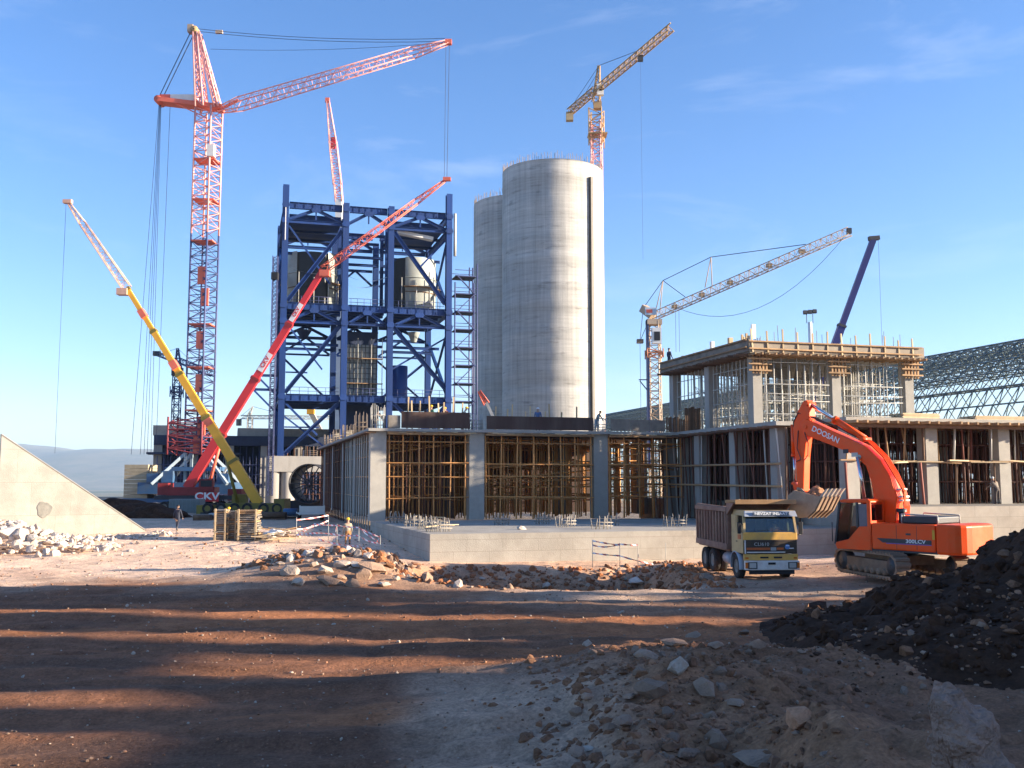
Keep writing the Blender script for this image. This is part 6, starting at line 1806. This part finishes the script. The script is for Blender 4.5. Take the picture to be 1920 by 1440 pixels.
MB().ext([(2.04, cw0 + .06, 1.22), (2.04, cw1 - .06, 1.22), (1.80, cw1 - .06, 2.9), (1.80, cw0 + .06, 2.9)], (.012, 0, 0)).build('windscreen', glass, ex)
eb(.36, .42, cw0, cw1, 1.0, 2.2, 'cab_rear', ex_or)
MB().ext([(.38, cw0 + .1, 2.22), (.38, cw1 - .1, 2.22), (.38, cw1 - .1, 2.86), (.38, cw0 + .1, 2.86)], (.01, 0, 0)).build('rear_window', glass, ex)
eb(.6, .75, .7, 1.2, 1.5, 2.4, 'seat_back', ex_dark); eb(.75, 1.25, .7, 1.2, 1.35, 1.55, 'seat_base', ex_dark); eb(1.3, 1.5, .55, .7, 1.3, 1.75, 'control_console', ex_dark)
MB().tube((2.1, cw1 + .08, 1.3), (2.1, cw1 + .08, 2.1), .02, 6).build('cab_handrail', black_m, ex)
# boom, stick, bucket
boom = [(.15, 1.2), (-.05, 2.2), (-.15, 3.2), (.15, 4.05), (.55, 4.7), (1.2, 5.3), (2.6, 5.95), (4.1, 6.62), (4.35, 6.5), (4.40, 6.2), (4.2, 5.9), (2.9, 5.42), (1.75, 4.95), (1.2, 4.45), (.95, 3.7), (.8, 2.9), (.62, 1.9), (.5, 1.2)]
ee(boom, -.29, .29, 'boom', ex_or, bev=.035)
stick = [(3.92, 7.28), (4.05, 7.46), (4.22, 7.42), (4.55, 6.95), (4.80, 6.35), (4.76, 5.5), (4.64, 3.45), (4.5, 3.25), (4.34, 3.35), (4.24, 4.9), (4.08, 5.9), (3.92, 6.6)]
# cheeks of the stick stand outside the boom head
ee(stick, -.24, .24, 'stick', ex_or, bev=.03)
def cyl(p, q, r, f, name, mat=ex_or):
    p, q = Vector(p), Vector(q); k = p.lerp(q, f)
    MB().tube(p, k, r, 12).build(name, mat, ex); MB().tube(k - (q - p).normalized() * .12, k, r * 1.25, 12).build('gland', mat, ex); MB().tube(k, q, r * .55, 10).build('piston_rod', chrome, ex)
cyl((1.35, 0, 5.62), (4.02, 0, 7.28), .15, .55, 'stick_cylinder')
cyl((4.95, 0, 6.4), (4.92, 0, 3.75), .11, .55, 'bucket_cylinder')
for y in (-.42, .42):
    cyl((.95, y, 1.15), (1.5, y, 4.85), .14, .52, 'boom_cylinder')
for p_ in ((4.12, 6.25), (4.03, 7.28), (1.35, 5.6), (1.5, 4.85)):
    MB().tube((p_[0], -.34, p_[1]), (p_[0], .34, p_[1]), .1, 12).build('pivot_pin', ex_or if p_[1] > 5 else galv, ex)
text('lettering', 'DOOSAN', .34, letter_white, ex, (3.1, .297, 5.86), face_rot((-.905, 0, -.425), (-.425, 0, .905)), 1.0, .003, .006)
eb(2.0, 2.25, .28, .30, 5.02, 5.2, 'boom_bracket', ex_dark); eb(1.55, 1.85, .28, .31, 4.86, 5.04, 'boom_bracket', galv)
m = MB()
for k, y in enumerate((-.2, -.1, .0, .1, .2)):
    m.path([Vector(q) for q in ((-.35, y, 1.9), (-.42, y, 2.8), (-.3 - .03 * k, y, 3.4), (.02, y, 4.15), (.45, y, 4.85), (1.1, y, 5.48), (1.6, y, 5.75))], .035, 5)
m.build('boom_hoses', ex_or, ex)
m = MB()
for k, y in enumerate((-.12, .02, .14)):
    m.path([Vector(q) for q in ((1.7, y, 5.72), (2.6, y, 6.12 + .04 * k), (3.5, y, 6.5), (4.0, y, 6.75), (4.5, y + .1, 6.9), (4.75, y + .1, 6.5), (4.80, y, 5.6))], .03, 5)
m.path([Vector((4.15, .3, 6.0)), Vector((3.95, .34, 5.5)), Vector((3.98, .34, 5.0)), Vector((4.2, .3, 4.75))], .022, 5)
m.path([Vector((4.5, .26, 6.1)), Vector((4.55, .32, 5.3)), Vector((4.35, .32, 4.8)), Vector((4.62, .3, 4.7))], .022, 5)
m.build('stick_hoses', hose, ex)
for z, x in ((3.15, -.28), (3.45, -.2), (3.0, -.30)):
    eb(x - .12, x + .05, -.28, .28, z, z + .07, 'hose_clamp', galv)
MB().beam((4.66, -.2, 3.55), (4.95, -.2, 3.75), .06, .12).build('bucket_link', ex_or, ex); MB().beam((4.66, .2, 3.55), (4.95, .2, 3.75), .06, .12).build('bucket_link', ex_or, ex)
MB().beam((4.92, 0, 3.75), (4.78, 0, 3.15), .22, .14).build('bucket_link', ex_or, ex)
prof = [(4.48, 3.42), (4.80, 3.2), (4.86, 2.8), (4.68, 2.42), (4.28, 2.2), (3.82, 2.24), (3.45, 2.55), (3.12, 3.12)]
BW = .74
m = MB(); nP = len(prof)
inn = [(4.42, 3.36), (4.72, 3.15), (4.77, 2.82), (4.62, 2.5), (4.26, 2.3), (3.86, 2.33), (3.53, 2.6), (3.2, 3.14)]
m.add([(x, y, z) for y in (-BW, BW) for x, z in prof] + [(x, y, z) for y in (-BW + .05, BW - .05) for x, z in inn],
      [(i, i + 1, nP + i + 1, nP + i) for i in range(nP - 1)] + [(2 * nP + i, 3 * nP + i, 3 * nP + i + 1, 2 * nP + i + 1) for i in range(nP - 1)])
m.ext([(x, -BW, z) for x, z in prof], (0, .05, 0)); m.ext([(x, BW - .05, z) for x, z in prof], (0, .05, 0))
bk = m.build('bucket', ex_buck, ex)
for k in range(5):
    y = -BW + .09 + k * (2 * BW - .18) / 4
    MB().ext([(3.30, y - .06, 2.80), (3.10, y - .06, 3.12), (2.78, y - .03, 3.50), (2.90, y - .06, 3.48), (3.26, y - .06, 3.10), (3.36, y - .06, 2.84)], (0, .12, 0)).build('bucket_tooth', M('tooth_steel', (.36, .31, .26), .5) if 'tooth_steel' not in bpy.data.materials else bpy.data.materials['tooth_steel'], bk)
    MB().beam((3.06, y, 3.16), (3.44, y, 2.52), .10, .04, up=(1, 0, 1)).build('wear_strip', ex_dirt, bk)
    MB().beam((3.44, y, 2.52), (3.84, y, 2.20), .10, .04, up=(1, 0, 1)).build('wear_strip', ex_dirt, bk)
for y in (-.26, .26):
    MB().ext([(4.2, y - .04, 3.3), (4.75, y - .04, 3.2), (4.62, y - .04, 3.55), (4.4, y - .04, 3.5)], (0, .08, 0)).build('bucket_lug', ex_buck, bk)
ld = MB(); g = []; nn = 14; rl = random.Random(9)
for i in range(nn + 1):
    for j in range(nn + 1):
        x, y = 3.2 + 1.2 * i / nn, -BW + .06 + (2 * BW - .12) * j / nn
        g.append((x, y, 2.95 + .25 * (i / nn) + .55 * math.exp(-((x - 3.75) / .42) ** 2 - (y / .5) ** 2) + rl.uniform(-.05, .05)))
ld.add(g, [(i * (nn + 1) + j, (i + 1) * (nn + 1) + j, (i + 1) * (nn + 1) + j + 1, i * (nn + 1) + j + 1) for i in range(nn) for j in range(nn)])
lo2 = ld.build('soil_load', bpy.data.materials['load_earth']); lo2.location = EXC; lo2.rotation_euler = (0, 0, R(130))
tag(lo2, 'sunlit earth heaped in the excavator bucket', 'earth', None, 'stuff')

# ------------------------------------------------------------------ people
skin_m = M('skin', (0.42, 0.25, 0.17), 0.6, var=0.05)
helm_y = M('helmet_yellow', (0.75, 0.45, 0.03), 0.35, var=0.03); helm_w = M('helmet_white', (0.75, 0.75, 0.72), 0.35, var=0.03)
hair_m = M('dark_hair', (0.02, 0.015, 0.012), 0.7)
CLOTH = {}
def cloth(c):
    if c not in CLOTH: CLOTH[c] = M('cloth', c, 0.9, var=0.2, scale=8)
    return CLOTH[c]
def person(label, loc, rz, top, trousers, helmet=None, pose='stand', h=1.74, group=None):
    s_ = h / 1.75
    P = {'pel': (0, 0, .95), 'wai': (0, -.01, 1.08), 'che': (0, 0, 1.32), 'nec': (0, .0, 1.47), 'hed': (0, -.02, 1.58), 'crn': (0, -.015, 1.68)}
    lean = {'stand': 0, 'walk': .03, 'bend': .5, 'sit': 0}[pose]
    for k in ('wai', 'che', 'nec', 'hed', 'crn'):
        x, y, z = P[k]; d = z - .95
        P[k] = (x, y - math.sin(lean) * d, .95 + math.cos(lean) * d)
    off = Vector((0, -math.sin(lean) * .45, .95 + math.cos(lean) * .45 - 1.40))
    st_ = .16 if pose == 'walk' else .02
    for sd, sg in (('l', 1), ('r', -1)):
        f_ = sg * st_
        if pose == 'sit':
            P['hip' + sd] = (sg * .1, 0, .93); P['kne' + sd] = (sg * .12, -.42, .95); P['ank' + sd] = (sg * .12, -.42, .52); P['toe' + sd] = (sg * .13, -.58, .48)
        else:
            P['hip' + sd] = (sg * .1, 0, .90); P['kne' + sd] = (sg * .11, -.03 - f_ * .8, .50); P['ank' + sd] = (sg * .115, .02 - f_ * 1.2 + (.1 if f_ < -.1 else 0), .09); P['toe' + sd] = (sg * .13, -.15 - f_ * 1.2 + (.1 if f_ < -.1 else 0), .035)
        sh = Vector((sg * .19, 0, 1.40)) + off
        P['sho' + sd] = tuple(sh)
        fw = {'stand': .06, 'walk': -f_ * .8, 'bend': .30, 'sit': .25}[pose]
        P['elb' + sd] = (sh.x + sg * .06, sh.y - fw * .5, sh.z - .27)
        P['wri' + sd] = (sh.x + sg * .05, sh.y - fw - .10, sh.z - .49 + (.18 if pose in ('bend', 'sit') else 0))
        w = Vector(P['wri' + sd]); P['pal' + sd] = tuple(w + Vector((0, -.03, -.08)))
        for n_, dx in (('f1', -.022), ('f2', 0), ('f3', .022)):
            P[n_ + sd] = tuple(w + Vector((sg * .01, -.04 + dx, -.155)))
        P['thu' + sd] = tuple(w + Vector((-sg * .04, -.05, -.09)))
    rad = {'pel': .145, 'wai': .135, 'che': .155, 'nec': .06, 'hed': .085, 'crn': .08, 'hip': .095, 'kne': .062, 'ank': .045, 'toe': .04, 'sho': .07, 'elb': .05, 'wri': .036, 'pal': .034, 'f1': .011, 'f2': .011, 'f3': .011, 'thu': .012}
    E = [('pel', 'wai'), ('wai', 'che'), ('che', 'nec'), ('nec', 'hed'), ('hed', 'crn')]
    for sd in 'lr':
        E += [('pel', 'hip' + sd), ('hip' + sd, 'kne' + sd), ('kne' + sd, 'ank' + sd), ('ank' + sd, 'toe' + sd), ('che', 'sho' + sd), ('sho' + sd, 'elb' + sd), ('elb' + sd, 'wri' + sd), ('wri' + sd, 'pal' + sd), ('pal' + sd, 'f1' + sd), ('pal' + sd, 'f2' + sd), ('pal' + sd, 'f3' + sd), ('pal' + sd, 'thu' + sd)]
    ks = list(P)
    me = bpy.data.meshes.new('body')
    me.from_pydata([P[k] for k in ks], [(ks.index(a), ks.index(b_)) for a, b_ in E], [])
    ob = bpy.data.objects.new('tmp', me); COL.objects.link(ob)
    sk = ob.modifiers.new('skin', 'SKIN'); sb = ob.modifiers.new('sub', 'SUBSURF'); sb.levels = 1
    for i, k in enumerate(ks):
        kk = k if k in rad else k[:-1]
        r_ = rad[kk]
        me.skin_vertices[0].data[i].radius = (r_ * (1.15 if kk in ('pel', 'wai', 'che') else 1), r_ * (.72 if kk in ('pel', 'wai', 'che') else 1))
        me.skin_vertices[0].data[i].use_root = (k == 'pel')
    dg = bpy.context.evaluated_depsgraph_get()
    bme = bpy.data.meshes.new_from_object(ob.evaluated_get(dg)); bpy.data.objects.remove(ob)
    bme.materials.clear()
    for mt in (cloth(top), cloth(trousers), skin_m, dark_steel): bme.materials.append(mt)
    jn = np.array([P[k] for k in ks])
    cls = []
    for k in ks:
        kk = k if k in rad else k[:-1]
        cls.append(2 if kk in ('nec', 'hed', 'crn', 'pal', 'f1', 'f2', 'f3', 'thu') else 3 if kk in ('toe', 'ank') else 1 if kk in ('hip', 'kne', 'pel') else 0)
    for pl2 in bme.polygons:
        c_2 = np.array(pl2.center); pl2.material_index = cls[int(np.argmin(((jn - c_2) ** 2).sum(1)))]; pl2.use_smooth = True
    t_ = thing('person', label, 'person', loc, rz, group); t_.scale = (s_, s_, s_)
    bo_ = bpy.data.objects.new('body', bme); COL.objects.link(bo_); bo_.parent = t_
    hp = Vector(P['hed']) * .35 + Vector(P['crn']) * .65
    MB().ext([(-.012, hp.y - .08, hp.z - .02), (.012, hp.y - .08, hp.z - .02), (.016, hp.y - .085, hp.z - .065), (-.016, hp.y - .085, hp.z - .065)], (0, -.028, -.008)).build('nose', skin_m, t_)
    for sg in (-1, 1):
        MB().box((sg * .032, hp.y - .088, hp.z - .01), (.022, .012, .012)).build('eye', black_m, t_)
        MB().box((sg * .088, hp.y + .005, hp.z - .02), (.02, .04, .06)).build('ear', skin_m, t_)
    if helmet:
        MB().lathe([(.150, 0), (.118, .01), (.115, .05), (.09, .10), (.04, .128), (.0, .132)], 16, (hp.x, hp.y - .01, hp.z + .03)).build('helmet', helmet, t_)
    else:
        MB().lathe([(.098, -.02), (.1, .03), (.075, .075), (.0, .098)], 14, (hp.x, hp.y + .012, hp.z + .02)).build('hair', hair_m, t_)
    return t_
def roof(u, v, zl=6.43): return FB + U * u + V * v + Vector((0, 0, zl))
p = at(332, 993, 68); person('man in dark clothes walking on the pale yard near the ramp wall', (p.x, p.y, gz(p.x, p.y)), R(170), (.035, .04, .06), (.03, .035, .055), None, 'walk')
p = at(428, 985, 66); person('worker in a yellow helmet behind the timber stacks', (p.x, p.y, gz(p.x, p.y) - .05), R(20), (.04, .045, .06), (.04, .04, .05), helm_y)
p = at(652, 1010, 60); person('worker in a yellow helmet and pale jacket behind the red and white tape', (p.x, p.y, gz(p.x, p.y) - .2), R(200), (.42, .36, .26), (.42, .20, .08), helm_y)
person('roof worker in green with a yellow helmet, leftmost of three by the brown formwork', roof(3.9, .9), R(150), (.06, .16, .12), (.05, .06, .09), helm_y, 'stand')
person('roof worker in dark red behind the brown formwork panel', roof(5.0, 1.1), R(190), (.20, .03, .04), (.04, .05, .08), helm_y, 'bend')
person('roof worker in pale clothes bending near the second column', roof(6.15, .8), R(90), (.50, .45, .36), (.3, .26, .2), helm_y, 'bend')
person('roof worker in blue with a white helmet behind the long brown panel', roof(12.0, 1.0), R(170), (.10, .16, .30), (.06, .08, .14), helm_w, 'stand')
person('bareheaded roof worker in grey stooping at the third column', roof(16.9, 1.7), R(60), (.36, .38, .36), (.30, .32, .34), None, 'bend')
person('crouching dark clad worker on the roof by the side edge', roof(.6, 6.0), R(40), (.03, .03, .04), (.03, .03, .04), None, 'bend')
person('worker in dark clothes on top of the upper storey near the cream crane', RL(-1.2, 22.3, H1 + .27 + HU + .29), R(120), (.04, .05, .09), (.04, .05, .08), None, 'stand')
person('worker in a white helmet among the props beside the last visible column', RL(10.9, .55, 0), R(200), (.22, .18, .14), (.10, .08, .07), helm_w, 'bend')
dpos = tk.location + (RT @ Vector((.55, 1.05, .80)))
person('truck driver in an orange shirt behind the windscreen', dpos, R(5), (.50, .16, .06), (.06, .06, .08), None, 'sit', 1.70)

# ------------------------------------------------------------------ timber stacks and site clutter
def tstack(label, px0, px1, ytop, ybot, D, seed, cat='formwork'):
    a, b_ = at(px0, ybot, D), at(px1, ybot, D)
    zt_ = at(px0, ytop, D).z; zb_ = gz((a.x + b_.x) / 2, D)
    t_ = thing('formwork_stack', label, cat, ((a.x + b_.x) / 2, D, zb_), .05, 'stacked formwork panels')
    w = b_.x - a.x; n_ = max(5, int((zt_ - zb_) / .12)); rn = random.Random(seed)
    me = MB().bx(-.5, .5, -.6, .6, 0, .085).mesh('panel', ply_grey); me2 = MB().bx(-.5, .5, -.6, .6, 0, .085).mesh('panel', timber)
    for k in range(n_):
        inst(rn.choice([me, me, me2]), 'panel', t_, (rn.gauss(0, .04), rn.gauss(0, .05), k * (zt_ - zb_) / n_), (0, rn.gauss(0, .006), rn.gauss(0, .02)), (w * rn.uniform(.94, 1.03), 1, 1))
    for x in (-w * .42, w * .42):
        MB().bx(x - .05, x + .05, -.72, -.63, 0, zt_ - zb_ + .03).build('binding_post', timber_pale, t_)
    return t_
tstack('narrow stack of grey formwork panels left of the yellow helmet', 406, 428, 954, 1000, 62, 1)
tstack('wide stack of weathered formwork panels near the rubble', 448, 486, 955, 1001, 62, 2)
tstack('formwork stack in the middle, the one between its two neighbours', 430, 447, 957, 1001, 62.6, 3)
rn = random.Random(12)
me = MB().bx(-.7, .7, -.05, .05, -.03, .03).mesh('plank', timber_pale); me2 = MB().bx(-.7, .7, -.05, .05, -.03, .03).mesh('plank', timber)
for i in range(22):
    x = rn.uniform(488, 545); y = rn.uniform(975, 1000); D = rn.uniform(60, 65); p = at(x, y, D)
    o = bpy.data.objects.new('plank', rn.choice([me, me2])); COL.objects.link(o)
    o.location = (p.x, p.y, gz(p.x, p.y) + .08 + rn.uniform(0, .5)); o.rotation_euler = (rn.uniform(-.2, .2), rn.uniform(-.25, .25), rn.uniform(-.9, .6)); o.scale = (rn.uniform(.8, 1.6), 1, 1)
    tag(o, 'loose board in the jumble beside the formwork stacks', 'plank', 'loose boards by the formwork stacks')
for i in range(8):
    p = gpix(rn.uniform(435, 560), rn.uniform(1003, 1018)); o = bpy.data.objects.new('plank', rn.choice([me, me2])); COL.objects.link(o)
    o.location = (p.x, p.y, p.z + .05); o.rotation_euler = (0, rn.uniform(-.06, .06), rn.uniform(-.6, .6)); tag(o, 'flat board lying on the gravel in front of the formwork stacks', 'plank', 'boards on the gravel by the stacks')
p = at(517, 985, 61.5)
sg_ = MB(); bm = bmesh.new(); bmesh.ops.create_icosphere(bm, subdivisions=3, radius=.5)
for v in bm.verts: v.co = v.co * (1 + .35 * math.sin(v.co.x * 9) * math.cos(v.co.y * 7 + v.co.z * 5)); v.co.z *= .6
me = bpy.data.meshes.new('plastic_sheet'); bm.to_mesh(me); bm.free(); me.materials.append(white_p)
o = bpy.data.objects.new('plastic_sheet', me); COL.objects.link(o); o.location = (p.x, p.y, gz(p.x, p.y) + .35); o.scale = (1.2, .8, 1); tag(o, 'crumpled white plastic sheet on the board jumble', 'plastic sheet')
# barrier tape on posts
tape_m = bpy.data.materials.new('striped_tape'); tape_m.use_nodes = True
n = tape_m.node_tree.nodes; l = tape_m.node_tree.links; b = n['Principled BSDF']; b.inputs['Roughness'].default_value = .5
tcn = n.new('ShaderNodeTexCoord'); sx2 = n.new('ShaderNodeSeparateXYZ'); l.new(tcn.outputs['Object'], sx2.inputs[0])
ad = n.new('ShaderNodeMath'); ad.operation = 'ADD'; l.new(sx2.outputs['X'], ad.inputs[0]); l.new(sx2.outputs['Z'], ad.inputs[1])
ad2 = n.new('ShaderNodeMath'); ad2.operation = 'MULTIPLY'; ad2.inputs[1].default_value = 3.2; l.new(ad.outputs[0], ad2.inputs[0])
fr2 = n.new('ShaderNodeMath'); fr2.operation = 'FRACT'; l.new(ad2.outputs[0], fr2.inputs[0])
gt = n.new('ShaderNodeMath'); gt.operation = 'GREATER_THAN'; gt.inputs[1].default_value = .5; l.new(fr2.outputs[0], gt.inputs[0])
mxx = n.new('ShaderNodeMixRGB'); mxx.inputs['Color1'].default_value = (.86, .82, .80, 1); mxx.inputs['Color2'].default_value = (.78, .20, .18, 1); l.new(gt.outputs[0], mxx.inputs['Fac']); l.new(mxx.outputs['Color'], b.inputs['Base Color'])
def tape(m, a, b_, sag, w=.09, n=10):
    a, b_ = Vector(a), Vector(b_); pts = []
    for i in range(n + 1):
        t_ = i / n; c_2 = a.lerp(b_, t_) - Vector((0, 0, sag * 4 * t_ * (1 - t_)))
        tw_2 = 1.1 * math.sin(t_ * 7 + a.x)
        pts += [c_2 + Vector((0, math.sin(tw_2) * w / 2, math.cos(tw_2) * w / 2)), c_2 - Vector((0, math.sin(tw_2) * w / 2, math.cos(tw_2) * w / 2))]
    m.add(pts, [(2 * i, 2 * i + 1, 2 * i + 3, 2 * i + 2) for i in range(n)])
def barrier(label, posts, tapes, group=None):
    o0 = at(*posts[0][:2], posts[0][3]); t_ = thing('tape_barrier', label, 'barrier', (o0.x, o0.y, 0))
    for (x, yt, yb, D) in posts:
        a = at(x, yt, D) - t_.location; b_ = at(x, yb, D) - t_.location
        MB().tube((b_.x, b_.y, b_.z - .5), a, .016, 5).build('post', galv, t_)
    for (x0, y0, D0, x1, y1, D1_, sag) in tapes:
        m = MB(); tape(m, at(x0, y0, D0) - t_.location, at(x1, y1, D1_) - t_.location, sag); m.build('tape', tape_m, t_)
    return t_
barrier('red and white tape strung on posts round the foundation corner', [(556, 970, 1010, 58), (632, 982, 1020, 56), (673, 987, 1030, 55), (713, 1003, 1040, 53), (616, 966, 1005, 62)],
        [(556, 975, 58, 616, 966, 62, .03), (556, 993, 58, 616, 976, 62, .1), (556, 1003, 58, 590, 982, 58, .05), (590, 982, 58, 632, 985, 56, .03), (632, 985, 56, 673, 989, 55, .03), (673, 989, 55, 713, 1007, 53, .04), (556, 1004, 58, 632, 1003, 56, -.12), (632, 1003, 56, 673, 1004, 55, .03), (673, 1004, 55, 713, 1018, 53, .12),
         (596, 1010, 57, 632, 1020, 56, .03), (632, 1020, 56, 673, 1024, 55, .03), (673, 1024, 55, 713, 1036, 53, .04), (632, 982, 56, 626, 1018, 56, .0), (673, 988, 55, 706, 1012, 53, .1), (713, 1006, 53, 706, 1018, 53, .0)])
barrier('faded tape barrier sagging in front of the foundation near the pit', [(1111, 1012, 1045, 51), (1162, 1018, 1052, 51), (1196, 1020, 1052, 51.5), (1248, 1018, 1055, 52)],
        [(1111, 1014, 51, 1162, 1022, 51, .02), (1162, 1020, 51, 1196, 1022, 51.5, .02), (1111, 1022, 51, 1162, 1020, 51, .12), (1111, 1037, 51, 1162, 1042, 51, .02), (1162, 1042, 51, 1225, 1058, 51.5, .03), (1196, 1036, 51.5, 1200, 1056, 51.5, .0)])
# container and trailer in the shaded yard behind
p = at(345, 958, 106); ct = thing('site_container', 'grey corrugated container below the blue crane base', 'container', (p.x, p.y, gz(p.x, p.y)), .06)
zc = at(345, 936, 106).z - ct.location.z
MB().bx(-1.6, 1.6, 0, 2.4, 0, zc).build('shell', M('container_grey', (.22, .25, .24), .6), ct)
rb_m = MB().bx(-.04, .04, -.05, .0, .05, zc - .05).mesh('corrugation', bpy.data.materials['container_grey'])
for k in range(15): inst(rb_m, 'corrugation', ct, (-1.5 + k * .214, 0, 0))
p = at(585, 972, 84); ft = thing('flatbed_trailer', 'small white flatbed trailer parked beside the shaded scaffold', 'trailer', (p.x, p.y, gz(p.x, p.y)), A)
MB().bx(-1.1, 1.1, 0, 3.4, .55, .68).build('deck', white_p, ft); MB().bx(-1.0, 1.0, -.02, .04, .72, 1.25).build('tailboard', white_p, ft)
for s_ in (-1, 1):
    MB().bx(s_ * 1.0 - .05, s_ * 1.0 + .05, -.05, .1, .5, 1.3).build('stanchion', white_p, ft)
    put_wheel(ft, (s_ * .95, 1.6, .45), R(90)).scale = (.75, .75, .75)
for i, (x, y, D, s_) in enumerate([(240, 948, 95, 2.2), (215, 946, 98, 2.6), (295, 957, 92, 1.8)]):
    p = at(x, y, D)
    bm = bmesh.new(); bmesh.ops.create_icosphere(bm, subdivisions=4, radius=1)
    for v in bm.verts:
        v.co *= 1 + .22 * math.sin(v.co.x * 3 + i) * math.cos(v.co.y * 4) + .08 * math.sin(v.co.x * 11 + v.co.z * 9)
        v.co.z = max(v.co.z, -.3) * .55; v.co.x *= 1.7
    me = bpy.data.meshes.new('earth_mound'); bm.to_mesh(me); bm.free(); me.materials.append(clod_m)
    for f_ in me.polygons: f_.use_smooth = True
    o = bpy.data.objects.new('earth_mound', me); COL.objects.link(o); o.location = (p.x, p.y, gz(p.x, p.y)); o.scale = (s_, s_, s_)
    tag(o, ['dark earth mound beside the foot of the ramp wall', 'dark earth mound behind the ramp wall top edge', 'low dark earth mound left of the walking man'][i], 'earth mound')
p = at(478, 957, 90); rn = random.Random(3)
for i, (x, y, D, w, hh, mt) in enumerate([(425, 951, 92, 3.0, .55, galv), (398, 962, 88, 2.2, .45, dark_steel), (380, 966, 86, 1.4, .6, timber_dark), (510, 965, 88, 2.4, .8, timber_dark), (545, 960, 90, 1.2, 1.1, base_blue)]):
    p = at(x, y, D); t_ = thing('pallet_load', ['long pale pipe rack on the shaded yard', 'dark steel bundle behind the man', 'low timber bundle behind the man', 'timber bundle near the blue barrel', 'blue barrels in the shade beside the pier'][i], 'site material', (p.x, p.y, gz(p.x, p.y)), .1)
    for k in range(5):
        MB().tube((-w / 2, k * .22 - .4, hh * .5), (w / 2, k * .22 - .4, hh * .5), hh * .3, 8).build('pipe', mt, t_)
    MB().bx(-w / 2, w / 2, -.5, .6, 0, .15).build('bearer', timber_dark, t_)
